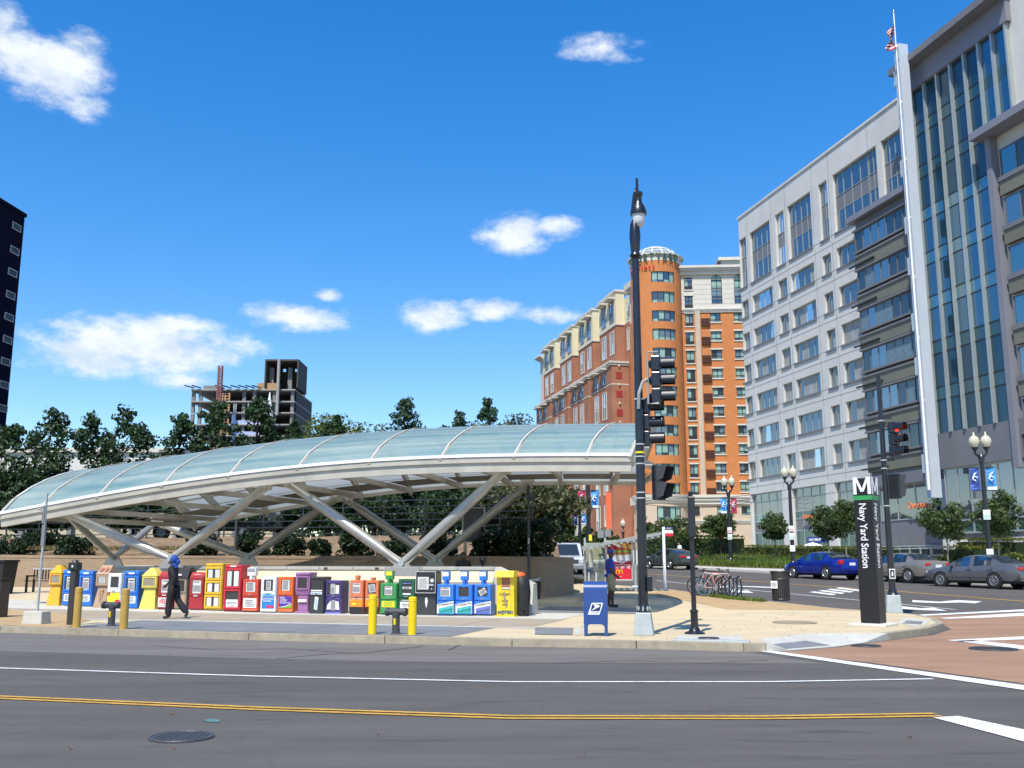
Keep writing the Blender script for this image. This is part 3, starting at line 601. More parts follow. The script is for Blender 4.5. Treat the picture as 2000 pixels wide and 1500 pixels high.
# shop signs
mat('sign_blue',(.02,.05,.25),.5); mat('sign_orange',(.75,.22,.08),.5); mat('sign_white',(.8,.8,.8),.5); mat('sign_green',(.03,.08,.05),.5); mat('sign_red',(.7,.03,.02),.45)
a,z=T(1581,1049); b_,z2=T(1617,1060)
sg=B().box((a,-.30,z2),(b_,-.1,z)).obj('shop_sign','sign_blue',off); text('lettering','CHEVY CHASE BANK','sign_white',sg,((a+b_)/2,-.32,(z+z2)/2),size=(z-z2)*.55,ext=.02,sx=.82*(b_-a)/((z-z2)*.55*10.2))
a,z=T(1568,1006); b_,z2=T(1600,1011); bb=B(); n=9
for i in range(n):
    x=a+(b_-a)*i/n; w=(b_-a)/n; hgt=(z-z2)*rng.uniform(.8,1.1)
    bb.box((x,-.12,z2),(x+w*.28,-.02,z2+hgt)); bb.box((x+w*.28,-.12,z2+hgt*rng.uniform(.2,.7)),(x+w*.75,-.02,z2+hgt*.85))
bb.obj('sign_letters','sign_orange',off)
# ---------- projecting banded glass bay and curtain wall ----------
PO=.8
T2=lambda px,py,o=PO: hit(OB,OR_Z,px,py,o)
t0=T2(1690,800)[0]; t1=T2(1800,700)[0]; t2=T2(1818,640)[0]; t3=T2(1963,640)[0]; t4=t3+.5; t5=t3+26
zbay=T2(1680,428)[1]; st=(zb[0]-zb[-1])/5
zc=T2(1765,140)[1]; zcw=T2(1778,185)[1]; zcb=T2(1850,845)[1]; zs_=T2(1925,262)[1]
def pf(u,d,z): return (u,d-PO,z)
bay=B(); bay.box((t0,-PO+.25,zg1-1.5),(t1,-.01,zbay)); bay.obj('bay_core','office_grey',off)
B().box((t0-.6,-PO-.5,zbay),(t1,0,zbay+.55)).obj('bay_cornice','fin_grey',off)
rows=[zb[-1]+st*k for k in range(7)]
for k,z in enumerate(rows):
    hi=min(z+2.15,zbay-.3)
    if hi-z<.8: continue
    window(off,(t0+.05,t1,z,hi),7,lambda i,j: random.choice(['glass_bay','glass_bay','glass_bay','curtain_blue']),'office_grey',.06,.1,pf)
    bb=B(); bb.box((t0-.1,-PO-.06,z-1.5),(t1,-PO+.24,z-.45)); bb.obj('spandrel','office_olive',off)
    bb=B()
    for q in (-.45,-.02): bb.box((t0-.12,-PO-.16,z+q),(t1,-PO+.2,z+q+.18))
    bb.box((t0-.12,-PO-.16,hi),(t1,-PO+.2,hi+.18)); bb.obj('rail','office_grey',off)
    B().box((t0-.9,-PO-.25,z-1.25),(t0+3.2,-PO-.1,z-1.1)).obj('sunshade_fin','frame_dark',off)
# white blade
def bl(px,py): return T2(px,py,2.6)
ub=bl(1806,700)[0]; zt_b=T2(1752,96,2.6)[1]; zb_b=T2(1830,972,2.6)[1]
bb=B(); bb.box((ub-.35,-3.1,zb_b),(ub+.35,-2.2,zt_b)); blade=bb.obj('blade','fin_blue',off)
k=0
for py in (110,300,420,505,620,710,905):
    zz=T2(1810,py,2.6)[1]; B().box((ub+.355,-2.75,zz-.75),(t2+.2,-2.35,zz+.75)).obj('blade_bracket','fin_blue',blade)
B().box((t1,-.5,zg1-1),(t2,-.05,zc-1)).obj('reveal_panel','dark_grey',off)
# curtain wall: individual panes between mullions
nm=5; xs=[t2+(t3-t2)*i/nm for i in range(nm+1)]; cw=B(); cw.box((t2-.05,-PO+.3,zcb-.2),(t3,0,zc)); cw.obj('curtain_wall_core','frame_dark',off)
zrow=[zcb]; 
while zrow[-1]<zcw-1.2: zrow+= [zrow[-1]+st*.72,zrow[-1]+st]
zrow=[z for z in zrow if z<zcw]+[zcw]
bb=B()
for x in xs: bb.box((x-.1,-PO-.28,zcb),(x+.1,-PO+.2,zcw))
cwm=bb.obj('curtain_wall_frame','alu',off)
bb=B()
for z in zrow[1:-1]: bb.box((t2,-PO-.04,z-.05),(t3,-PO+.15,z+.05))
bb.obj('transom','frame_dark',cwm)
for i in range(nm):
    for j in range(len(zrow)-1):
        zz=B().quad((xs[i]+.1,-PO,zrow[j]),(xs[i+1]-.1,-PO,zrow[j]),(xs[i+1]-.1,-PO,zrow[j+1]),(xs[i]+.1,-PO,zrow[j+1]))
        zz.obj('pane','glass_blue' if j%2==0 else 'glass_teal',cwm)
B().box((t2-.3,-PO-.35,zcw),(t3+.395,0,zc-.6)).obj('fascia','fin_grey',off)
B().box((t2-1.2,-PO-1.5,zc-.6),(t3+1.195,20,zc)).obj('roof_slab','office_grey',off)
B().box((t3+.05,-PO-.4,zg1-1),(t4+.1,0,zs_-.6)).obj('corner_column','fin_grey',off)
# right-hand part: glazing runs on above the banded bay, then stone
tx=T2(1978,170)[0]; zs_=T2(1925,262)[1]; nx_=max(2,round((tx-t3)/((t3-t2)/nm))); xe=[t3+(tx-t3)*i/nx_ for i in range(nx_+1)]; B().box((t3,-PO+.3,zs_),(tx,0,zc)).obj('curtain_wall_core','frame_dark',off)
bb=B()
for x in xe[1:]: bb.box((x-.1,-PO-.28,zs_),(x+.1,-PO+.2,zcw))
cw2=bb.obj('curtain_wall_frame','alu',off)
zr_=[zs_]+[z for z in zrow if z>zs_+.6]
for i in range(nx_):
    for j in range(len(zr_)-1): B().quad((xe[i]+.1,-PO,zr_[j]),(xe[i+1]-.1,-PO,zr_[j]),(xe[i+1]-.1,-PO,zr_[j+1]),(xe[i]+.1,-PO,zr_[j+1])).obj('pane','glass_blue' if (zr_[j+1]-zr_[j])>1.5 else 'glass_teal',cw2)
B().box((t3+.4,-PO-.35,zcw),(tx+.4,0,zc-.6)).obj('fascia','fin_grey',off); B().box((t3+1.2,-PO-1.5,zc-.6),(tx+.6,20,zc)).obj('roof_slab','office_grey',off); B().box((t3-.6,-PO-1.3,zs_-.6),(t5,0,zs_)).obj('bay_cornice','fin_grey',off)
B().box((t4,-PO+.3,zg1-1),(t5,12,zs_-.02)).obj('right_block','office_white',off); B().box((tx+.1,-PO+.1,zs_),(t5+8,12,zc+.3)).obj('stone_block','office_white',off)
for k in range(-1,9):
    z=zb[-1]+st*k
    if z+2.3>zs_-.9: continue
    window(off,(t4+.5,t4+9,z,z+2.2),5,lambda i,j: random.choice(['glass_bay','glass_teal','glass_bay']),'office_grey',.08,.1,pf)
    B().box((t4+.4,-PO-.1,z-1.5),(t4+9.2,-PO+.28,z-.4)).obj('spandrel','office_olive',off)
    B().box((t4+.4,-PO-.2,z-.4),(t4+9.2,-PO+.2,z-.05)).obj('rail','office_grey',off)
# lower storeys under the glass: lobby band, canopy beam, shopfront
B().box((t2,-PO-.1,zcb-2.9),(t5,-PO+.25,zcb)).obj('lobby_band','office_grey',off)
B().box((t0-.2,-PO-.3,zg1-1.1),(t1,-PO+.3,zg1-.1)).obj('bay_base_beam','office_grey',off)
window(off,(t2+.1,t3+4,zg1-5.6,zcb-2.9),8,lambda i,j:['glass_teal','glass_office'][j],'alu',.13,.15,pf,zsplit=(.2,),name='shopfront')
window(off,(t0+1,t1,zg1-4.2,zg1-1.1),3,'glass_office','alu',.1,.3,pf,name='shopfront')
B().box((t0,-PO+.3,zg1-6.5),(t5,-PO+.6,zg1-4.2)).obj('lobby_wall','office_grey',off)
window(off,(t0+.6,t0+8,g0+.1,zg1-6.4),5,lambda i,j:['glass_office','glass_teal'][j],'alu',.12,.2,pf,zsplit=(.72,),name='shopfront')
window(off,(t0+8,t5,g0+.1,zg1-6.4),9,lambda i,j:['glass_office','glass_teal'][j],'mid_grey',.2,.2,pf,zsplit=(.72,),name='shopfront')
a,z=T2(1774,988); text('sign_letters','Quiznos','sign_orange',off,(a,-PO-.1,z),size=.8,ext=.04,ax='LEFT')
for px in (1855,1875,1995): 
    u=T2(px,1050)[0]; B().box((u-.5,-PO-.3,g0),(u+.5,-PO+.3,zg1-6)).obj('pillar','office_white',off)
# flagpole and flag
fp=D(1822,965,82.0); ft=D(1731,36,82.0); fx=hit(OB,OR_Z,1812,930,3.6)
fo=thing('flagpole','tall thin white flagpole standing in front of the blue-grey blade','flagpole',(0,0,0))
Xo=Vector((math.cos(OR_Z),math.sin(OR_Z))); Yo=Vector((-math.sin(OR_Z),math.cos(OR_Z)))
def OW(u,v,z): p=Vector(OB)+Xo*u+Yo*v; return Vector((p.x,p.y,z))
ux,zx=hit(OB,OR_Z,1800,760,3.6); zz0=hit(OB,OR_Z,1815,957,3.6)[1]; zz1=hit(OB,OR_Z,1733,36,3.6)[1]
pb=OW(ux,-3.6,zz0); ptp=OW(ux,-3.6,zz1); fo.location=pb
B().cyl((0,0,0),(0,0,zz1-zz0),.13,.05,12).obj('pole','white',fo,smooth=30)
B().ell((0,0,zz1-zz0+.12),(.13,.13,.13)).obj('finial','chrome',fo,smooth=True)
bb=B()
for k in range(8): bb.cb((.1,.2,(zz1-zz0)*(k+.4)/8),(.12,.45,.2))
bb.obj('bracket','white',fo)
mat('flag_red',(.5,.03,.04),.8); mat('flag_blue',(.03,.04,.2),.8); mat('flag_white',(.75,.75,.75),.8)
fl=thing('flag','striped red and white flag with blue canton hanging limp from the flagpole','flag',pb+Vector((0,0,zz1-zz0-.9)),0.,None,(1.35,1,.52))
bb=B(); nn=13
def fpt(s,t):
    w=.9*s; return (-.08-w*(.55+.45*t)*.6+.14*math.sin(t*7+s*5),.16*math.sin(s*9+t*3),-.15-4.6*t*(.35+.65*(1-.35*s))-1.5*s)
for i in range(nn):
    for j in range(8):
        a,b2=i/nn,(i+1)/nn; c,d=j/8,(j+1)/8
        bb.add([fpt(c,a),fpt(d,a),fpt(d,b2),fpt(c,b2)],[(0,1,2,3)],2 if (a<.0) else (0 if i%2==0 else 1))
bb.obj('stripes',['flag_red','flag_white','flag_blue'],fl)
bb=B()
for j in range(4): bb.add([tuple(Vector(fpt(j/8,0))+Vector((0,-.05,0))),tuple(Vector(fpt((j+1)/8,0))+Vector((0,-.05,0))),tuple(Vector(fpt((j+1)/8,.5))+Vector((0,-.05,0))),tuple(Vector(fpt(j/8,.5))+Vector((0,-.05,0)))],[(0,1,2,3)])
bb.obj('canton','flag_blue',fl)
# ---------- orange hotel with round corner tower ----------
HZ=math.atan2(-.0627,.998); h0=D(1332,900,150.); HO=(h0.x,h0.y); TH=lambda px,py,o=0.: hit(HO,HZ,px,py,o)
hot=thing('hotel_building','orange brick hotel with a round corner tower, glass dome and pale stone top floors','building',(h0.x,h0.y,0),HZ)
gz=hz(150)-.3
sc=TH(1345,700)[1]
ys=[548,585,621,657.5,694,719+12,768,805,842,879,916,950]     # lintel row tops in the tower
ztop_h=[TH(1340,y)[1] for y in (548,584,617,650,687,723,760,797,833,869.5,906,944)]
wz=3.0; uend=TH(1500,700)[0]
rowz=[]
for k in range(12): rowz.append(TH(1345,564+36.4*k+ (0 if k<1 else 0))[1])
c1=(TH(1342,740)[0],TH(1358,740)[0]); c2=(TH(1391.5,740)[0],TH(1412,740)[0]); c3=(TH(1438,740)[0],TH(1458,740)[0]); c4=(TH(1474,740)[0],TH(1494,740)[0])
zroofh=TH(1400,523)[1]; zband=TH(1400,604)[1]; zcor=TH(1400,977)[1]
st1=[TH(1350,y)[1] for y in (542,578,613,649,685,722,759,796,833,869.5,907,943)]      # tops of the tall windows
rects=[]; hw=[]
for k,z in enumerate(st1):
    rects.append((c1[0],c1[1],z-1.95,z)); hw.append((c1,z-1.95,z,2,k))
    if k>=2:
        for cc in (c2,c3,c4): rects.append((cc[0],cc[1],z-1.35,z+.1)); hw.append((cc,z-1.35,z+.1,2,k))
zb1=TH(1400,1006)[1]; zb2=TH(1400,989)[1]
for cc in (c1,c2,c3): rects.append((cc[0],cc[1],zb1,zb2)); hw.append((cc,zb1,zb2,2,20))
ar=(TH(1389,560)[0],TH(1410,560)[0],TH(1400,594)[1],TH(1400,536)[1]); ar2=(TH(1433.5,560)[0],TH(1454,560)[0],ar[2],ar[3])
rects+=[ar,ar2]
def hseg(name,z0,z1,mt):
    rr=[r for r in rects if r[2]<z1 and r[3]>z0]; us,zs,hole=holes_edges(rr,0,uend,z0,z1); wall_grid(name,hot,us,zs,hole,mt,.28)
hseg('stone_wall',zband,zroofh,'trim_stone'); hseg('brick_wall',zcor,zband,'brick_orange'); hseg('base_wall',gz,zcor,'pink_stone')
B().box((.3,.8,gz),(uend,22,zroofh-.3)).obj('core','frame_dark',hot)
def hg(i,j): return random.choice(['curtain','curtain','glass_hotel','curtain_blue'])
for cc,a,b,nx,k in hw:
    w=window(hot,(cc[0],cc[1],a,b),nx,hg,'frame_dark',.09,.2,zsplit=(.26,))
    if k<20:
        B().box((cc[0]-.15,-.1,b+.01),(cc[1]+.15,.02,b+.24)).obj('lintel','trim_stone',w); B().box((cc[0]-.15,-.12,a-.2),(cc[1]+.15,.02,a-.01)).obj('sill','trim_stone',w)
    if cc is c1: B().box((cc[0]+.02,-.14,a),(cc[1]-.02,-.02,a+.5)).obj('balcony_rail','frame_dark',w)
for a_ in (ar,ar2):
    w=window(hot,a_,2,lambda i,j:['glass_hotel','curtain_blue','curtain','curtain'][j],'frame_dark',.09,.2,zsplit=(.25,.55,.8))
    bb=B(); cx=(a_[0]+a_[1])/2; rr=(a_[1]-a_[0])/2; n=14
    for k in range(n):
        p,q=PI*k/n,PI*(k+1)/n
        bb.hexa([(cx+rr*math.cos(p),-.02,a_[3]-rr+rr*math.sin(p)),(cx+rr*math.cos(q),-.02,a_[3]-rr+rr*math.sin(q)),(cx+rr*math.cos(q)*1.15 if False else cx+rr*math.cos(q),-.02,a_[3]+.05),(cx+rr*math.cos(p),-.02,a_[3]+.05)],
          [(cx+rr*math.cos(p),.15,a_[3]-rr+rr*math.sin(p)),(cx+rr*math.cos(q),.15,a_[3]-rr+rr*math.sin(q)),(cx+rr*math.cos(q),.15,a_[3]+.05),(cx+rr*math.cos(p),.15,a_[3]+.05)])
    bb.obj('arch','trim_stone',w)
# pier, vents, string courses
p0,p1=TH(1361,740)[0],TH(1371,740)[0]; B().box((p0,-.25,zcor),(p1,.02,zband-.2)).obj('pier','pink_stone',hot)
v0,v1=TH(1373,740)[0],TH(1390,740)[0]
for k,z in enumerate(st1[2:]):
    bb=B(); 
    for q in range(5): bb.box((v0,-.35,z-1.9+q*.22),(v1,-.28,z-1.78+q*.22))
    bb.box((v0,-.35,z-1.95),(v0+.08,0,z-.85)); bb.box((v1-.08,-.35,z-1.95),(v1,0,z-.85)); bb.box((v0,-.36,z-.9),(v1,0,z-.82)); bb.box((v0,-.3,z-2.0),(v1,0,z-1.93)); bb.obj('balconette','balcony',hot)
def cornice(z,h,out,mt='trim_stone',u0=-.2,u1=None):
    bb=B(); u1=u1 or uend
    bb.box((u0,-out*.45,z),(u1,.02,z+h*.4)); bb.box((u0,-out*.75,z+h*.4),(u1,.02,z+h*.7)); bb.box((u0,-out,z+h*.7),(u1,.3,z+h)); bb.obj('cornice',mt,hot)
cornice(zroofh-1.1,1.3,1.0); cornice(zband-.5,.6,.35); cornice(zcor-.6,1.4,.7); cornice(TH(1400,1022)[1],.5,.3)
bb=B()
for k in range(9): z=zband+.9+k*.78; bb.box((0,-.02,z),(uend,.005,z+.035))
bb.obj('stone_joint','pink_stone',hot)
B().box((TH(1412,500)[0],2,zroofh),(uend,12,TH(1425,497)[1])).obj('penthouse','trim_stone',hot); B().box((TH(1412,500)[0]-.5,1.6,TH(1425,497)[1]-.4),(uend,12.4,TH(1425,497)[1]+.1)).obj('penthouse_cornice','trim_stone',hot)
# tower
tr_=3.95; tcx=TH(1287,740)[0]; tcy=.9
def cylf(u,d,z): return (tcx+(tr_-d)*math.sin(u),tcy-(tr_-d)*math.cos(u),z)
ztw=TH(1290,519)[1]; tw=[TH(1298,y)[1] for y in (540,578.5,615,650,686.5,723,760,797,834,871,909,946)]
rects=[]
for z in tw: rects+= [(-.27,.72,z-1.72,z),(-1.35,-.93,z-1.72,z)]
zt1=TH(1298,1018)[1]; zt2=TH(1298,991)[1]; rects+=[(-.27,.72,zt1,zt2),(-1.35,-.93,zt1,zt2)]
def tseg(name,z0,z1,mt):
    rr=[r for r in rects if r[2]<z1 and r[3]>z0]; us,zs,hole=holes_edges(rr,-2.0,1.55,z0,z1)
    u2=[]
    for i in range(len(us)-1):
        n=max(1,int((us[i+1]-us[i])/.12)); u2+=[us[i]+(us[i+1]-us[i])*k/n for k in range(n)]
    wall_grid(name,hot,u2+[us[-1]],zs,hole,mt,.28,cylf)
tseg('tower_wall',zcor,ztw,'brick_orange'); tseg('tower_base',gz,zcor,'pink_stone')
for r in rects: window(hot,r,4 if r[1]>0 else 2,hg,'frame_dark',.028,.2,cylf,zsplit=(.25,),mull=.034)
B().lathe([(tr_-.5,gz),(tr_-.5,ztw)],32,0,(tcx,tcy,0)).obj('tower_core','frame_dark',hot)
B().lathe([(tr_,ztw-.1),(tr_+.14,ztw),(tr_+.14,ztw+.5),(tr_+.05,ztw+.55),(tr_+.05,ztw+.9),(tr_+.45,ztw+1.0),(tr_+.45,ztw+1.2),(3.6,ztw+1.3)],40,0,(tcx,tcy+.1,0)).obj('tower_cornice','trim_stone',hot,smooth=30)
B().lathe([(tr_+.05,zcor-.5),(tr_+.5,zcor+.1),(tr_+.6,zcor+.7),(tr_,zcor+.75)],40,0,(tcx,tcy,0)).obj('tower_band','trim_stone',hot,smooth=30)
bb=B(); zd=ztw+1.25; dr=3.45; dh=1.9
for k in range(14):
    a=2*PI*k/14; bb.pipe([(tcx+dr*math.cos(q)*math.cos(a),tcy+.1+dr*math.cos(q)*math.sin(a),zd+dh*math.sin(q)) for q in np.linspace(0,PI/2,7)],.065,5)
for q in (.35,.7,1.05,1.35): bb.torus((tcx,tcy+.1,zd+dh*math.sin(q)),dr*math.cos(q),.06,'z',28,5)
bb.obj('dome_frame','white',hot)
b2=B(); b2.lathe([(dr*math.cos(q)*.97,zd+dh*math.sin(q)*.97) for q in np.linspace(0,1.5,7)],28,0,(tcx,tcy+.1,0),caps=False); b2.obj('dome_glass','glass_clear',hot)
s='COURTYARD'
for k,ch in enumerate(s):
    a=-1.18+.24*k; p=cylf(a,-.30,ztw+.45); text('sign_letter',ch,'sign_green',hot,p,(PI/2,0,a),1.7,.08,sx=.62,bold=.01)
for k,ch in enumerate('Marriott'):
    a=-1.22+.15*k; p=cylf(a,-.16,ztw-1.05); text('sign_letter',ch,'sign_red',hot,p,(PI/2,0,a),1.25,.06,sx=.8,bold=.005)
# return wall along the avenue
RZ=math.atan2(-.9745,.2245)-HZ; rt=bpy.data.objects.new('return_wall',None); 
def retf(u,d,z):
    p=Vector((tcx-2.3,tcy+.2)); X=Vector((math.cos(RZ),math.sin(RZ))); Y=Vector((-math.sin(RZ),math.cos(RZ))); q=p-X*u+Y*d; return (q.x,q.y,z)
zr2=TH(1225,545)[1]; rects=[(2.2,3.4,z-1.9,z) for z in st1]+[(2.2,3.4,zb1,zb2)]
zbr=TH(1225,615)[1]
for nm_,z0,z1,mt_ in (('return_stone',zbr,zr2,'trim_stone'),('return_brick',zcor,zbr,'brick_orange'),('return_base',gz,zcor,'pink_stone')):
    rr=[r for r in rects if r[2]<z1 and r[3]>z0]; us,zs,hole=holes_edges(rr,0,5.6,z0,z1); wall_grid(nm_,hot,us,zs,hole,mt_,.25,retf)
for r in rects:
    if r[3]<zr2: 
        w=window(hot,r,2,hg,'frame_dark',.07,.2,retf); bb=B(); bar(bb,retf,r[0]-.15,r[1]+.15,r[3]+.01,r[3]+.25,-.12,.05); bb.obj('lintel','trim_stone',w); bb=B(); bar(bb,retf,r[0]-.15,r[1]+.15,r[2]-.25,r[2]-.01,-.15,.05); bb.obj('sill','trim_stone',w)
bb=B(); bar(bb,retf,-.3,6.0,zr2-.2,zr2+.8,-.8,.6); bar(bb,retf,-.1,5.8,zr2-.8,zr2-.2,-.35,.6); bb.obj('return_cornice','trim_stone',hot)
bb=B(); bar(bb,retf,-.3,5.9,zcor-.4,zcor+.8,-.5,.1); bb.obj('return_band','trim_stone',hot)
# ---------- red brick apartment building with stepped bays ----------
q=retf(5.9,.6,0); wp=hot.location+Vector((q[0]*math.cos(HZ)-q[1]*math.sin(HZ),q[0]*math.sin(HZ)+q[1]*math.cos(HZ),0))
AZ=math.atan2(-.9745,.2245); apt=thing('apartment_building','long red brick apartment building with cream stepped bays beside the hotel','building',(wp.x,wp.y,0),AZ)
TA=lambda px,py,o=0.: hit((wp.x,wp.y),AZ,px,py,o)
def af(u,d,z): return (-u,d,z)
ga=hz(160)-.4; sta=3.05; zrt=TA(1200,585)[1]; zcream=zrt-5.6; zmid=zcream-7.0
bays=[0.6,13.4,26.2,39.0]; Lb=12.8
mat('grey_win',(.16,.17,.18),.4,var=.2)
def aw(u0,u1,z0,z1,d,frame='trim_stone',nx=2):
    def fn(u,dd,z): return af(u,dd+d,z)
    return window(apt,(u0,u1,z0,z1),nx,lambda i,j: random.choice(['glass_office','grey_win','blind','glass_hotel']),frame,.16,-.02,fn,zsplit=(.45,),mull=.12)
for bi,u in enumerate(bays):
    top=zrt; 
    # set-back panel, then projecting bay 2.6 m out for lower part and 1.2 m for the cream top
    bb=B(); bb.box((-(u+Lb),0,ga),(-u,14,zcream-0.02)); bb.obj('brick_wall','brick_red',apt)
    bb=B(); bb.box((-(u+Lb),-.0,zcream),(-u,13,top-1.2)); bb.obj('cream_wall','cream_stucco',apt)
    bu0,bu1=u+3.4,u+Lb-.5
    B().box((-bu1,-1.5,zmid),(-bu0,-.01,zcream)).obj('upper_bay','brick_red',apt)
    B().box((-bu1,-1.5,zcream+.02),(-bu0,-.01,top)).obj('cream_bay','cream_stucco',apt)
    B().box((-bu1-.2,-1.75,top),(-bu0+.2,1,top+.35)).obj('bay_cap','trim_stone',apt)
    B().box((-bu1-.15,-1.62,zcream-.18),(-bu0+.15,-.0,zcream+.1)).obj('bay_string','trim_stone',apt)
    B().box((-(bu1+.6),-3.0,ga),(-(bu0-1.6),-.02,zmid)).obj('lower_bay','brick_red',apt)
    bb=B(); bb.box((-(bu1+.9),-3.4,zmid),(-(bu0-1.9),0,zmid+.3)); bb.box((-(bu1+.75),-3.2,zmid-.35),(-(bu0-1.75),0,zmid-.02)); bb.obj('lower_cornice','trim_stone',apt)
    bb=B(); bb.box((-(bu1+.63),-3.04,zmid-3.6),(-(bu0-1.63),0,zmid-3.42)); bb.obj('string_course','trim_stone',apt)
    for k,(a,b) in enumerate(((bu0+1.0,bu0+3.2),(bu0+5.2,bu0+7.4))):
        aw(a,b,zcream+.7,top-1.3,-1.5,'grey_win'); B().box((-b-.5,-2.6,top-1.1),(-a+.5,-1.4,top-.8)).obj('awning','trim_stone',apt)
        aw(a,b,zcream-4.9,zcream-.9,-1.5)
        aw(a,b,zmid-3.2,zmid-.9,-3.0,'grey_win'); B().box((-b-.5,-4.1,zmid-.75),(-a+.5,-2.9,zmid-.5)).obj('awning','trim_stone',apt)
        z=zmid-4.4
        while z-4.6>ga+1: aw(a,b,z-4.6,z,-3.0); z-=6.2
    aw(u+1.0,u+2.2,zcream-4.8,zcream-1,0); aw(u+1.0,u+2.2,zcream+.6,top-2.2,0)
    z=zmid-2.6
    def side(z,mt='balcony'):      # small red vents and lamps on the face that looks to the street
        B().box((-(bu0-1.6)-.02,-2.2,z),(-(bu0-1.6)+.05,-1.2,z+1.1)).obj('vent','vent_red',apt)
        B().lathe([(.05,0),(.16,.1),(.16,.3),(.05,.4)],8,0,(-(bu0-1.6)+.15,-1.7,z+1.9)).obj('wall_lamp','trim_stone',apt)
    if 'vent_red' not in MT: mat('vent_red',(.32,.03,.03),.6)
    for k in range(6):
        if z>ga+3: side(z)
        z-=3.1
B().box((-(bays[-1]+Lb+9),-.5,ga),(-(bays[-1]+Lb),12,zmid+1.0)).obj('end_wing','brick_red',apt)
bb=B(); bb.box((-(bays[-1]+Lb+3.5),-1.2,zmid+1),(-(bays[-1]+Lb),10,zrt-2)); bb.obj('end_tower','trim_stone',apt)
for k in range(4): aw(bays[-1]+Lb+1.0+k*2.0,bays[-1]+Lb+2.2+k*2,zmid-3,zmid-.6,-.5,'grey_win')
bb=B(); e=bays[-1]+Lb
for k,(o_,h_) in enumerate(((1.5,.3),(1.9,.3),(2.4,.3))): bb.box((-(e+3.7+k*.4),-o_,zrt-2+.3*k),(-e,10,zrt-2+.3*(k+1)))
bb.obj('end_cornice','trim_stone',apt)
# orange banner and awnings on the brick building
mat('banner_orange',(.8,.13,.04),.7); mat('awning_red',(.45,.05,.05),.8)
pb_=D(1188,968,150); bn=thing('facade_banner','long orange-red vertical banner hanging on the brick building','banner',pb_-Vector((0,.2,2.2)),0)
B().exy([(-.42,-2.9),(.42,-2.9),(.40,2.7),(-.40,2.7)],0,.06).obj('cloth','banner_orange',bn); B().cyl((-.6,.03,2.72),(.6,.03,2.72),.05,None,8).obj('rod','black_metal',bn)
# ================= station canopy =================
CU=Vector((.970,-.242)); CN=Vector((.242,.970)); CA=math.atan2(-.242,.970)
CF=Vector((-3.26,29.35)); WID=7.6
def onl(px,py,v=0.):
    """pixel -> (u,z) on the vertical plane parallel to the canopy, v metres behind its front truss"""
    r=raydir(px,py); o=CF+CN*v; k=o.dot(CN)/(r.x*CN.x+r.y*CN.y); p=Vector((r.x*k,r.y*k)); return (p-o).dot(CU),CH+r.z*k
can=thing('station_canopy','long arched station entrance canopy of frosted blue-green glass on steel V struts','canopy',(CF.x,CF.y,0),CA)
VF=-.9; VR=WID+.7     # front and rear edges overhang the trusses
ed=[onl(x,y,VF) for x,y in ((2,1004),(75,991),(192,968),(318,948),(447,929),(582,913),(722,901),(861,895),(1004,891),(1146,890),(1232,890))]
eu=np.array([e[0] for e in ed]); ez=np.array([e[1] for e in ed])
def zedge(u):
    # smooth arch through the measured front edge
    p=np.polyfit(eu,ez,4); return float(np.polyval(p,u))
U0=ed[0][0]; U1=ed[-1][0]; RISE=1.42
def ends(t):     # plan: ends bow inwards toward the back (lens-shaped plan)
    return U0+1.35*t**1.2, U1+.55*math.sin(PI*min(1,t*1.05))*.7-1.25*max(0,t-.35)
def vault(s,t,dz=0.):
    a,b=ends(t); u=a+(b-a)*s; v=VF+(VR-VF)*t
    rise=(RISE+.38*(1-s)**2)*(1-(2*t-1)**2)**.8 if 0<t<1 else 0.
    uu=U0+(U1-U0)*s
    return (u,v,zedge(uu)+rise+dz)
su=[0]+[ (onl(x,y,VF)[0]-U0)/(U1-U0) for x,y in ((81,990),(192,968),(318,948),(447,929),(582,913),(722,901),(861,895),(1004,891),(1146,890))]+[1]
TS=[i/16 for i in range(17)]; mat('seam',(.58,.50,.42),.6,var=.1)
for i in range(len(su)-1):
    bb=B(); a=su[i]+.0016; b=su[i+1]-.0016; n=3; vs=[]
    for k in range(n+1):
        for t in TS: vs.append(vault(a+(b-a)*k/n,t))
    m_=len(TS); fs=[(k*m_+j,(k+1)*m_+j,(k+1)*m_+j+1,k*m_+j+1) for k in range(n) for j in range(m_-1)]
    bb.add(vs,fs); bb.obj('roof_panel','canopy_glass',can,smooth=True)
for i,s in enumerate(su):       # ribs under each seam, slim cap over it
    pts=[vault(s,t,-.16) for t in TS]; bb=B()
    for j in range(len(pts)-1): bb.beam(pts[j],pts[j+1],.10,.26 if 0<i<len(su)-1 else .34)
    bb.obj('rib','beige_metal',can)
    bb=B(); pts=[vault(s,t,.025) for t in TS]
    for j in range(len(pts)-1): bb.beam(pts[j],pts[j+1],.05,.03)
    bb.obj('seam_cap','white' if i in(0,len(su)-1) else 'seam',can)
for t,nm_ in ((.12,'purlin'),(.30,'purlin'),(.5,'purlin'),(.7,'purlin'),(.88,'purlin')):
    bb=B(); pts=[vault(s,t,-.07) for s in np.linspace(0,1,20)]
    for j in range(19): bb.beam(pts[j],pts[j+1],.05,.07)
    bb.obj(nm_,'steel_dull',can)
def edgebeam(t,dz,w,h,mt,name):
    pts=[vault(s,t,dz) for s in np.linspace(0,1,25)]; bb=B()
    for j in range(24): bb.beam(pts[j],pts[j+1],w,h)
    return bb.obj(name,mt,can)
edgebeam(0,.03,.16,.09,'white','edge_gutter'); edgebeam(0,-.10,.10,.14,'beige_metal','fascia_upper'); edgebeam(0.012,-.19,.05,.06,'frame_dark','fascia_groove'); edgebeam(0.008,-.37,.13,.30,'beige_metal','front_beam')
edgebeam(1,-.05,.14,.12,'beige_metal','rear_beam'); edgebeam(1,.03,.14,.08,'white','rear_gutter')
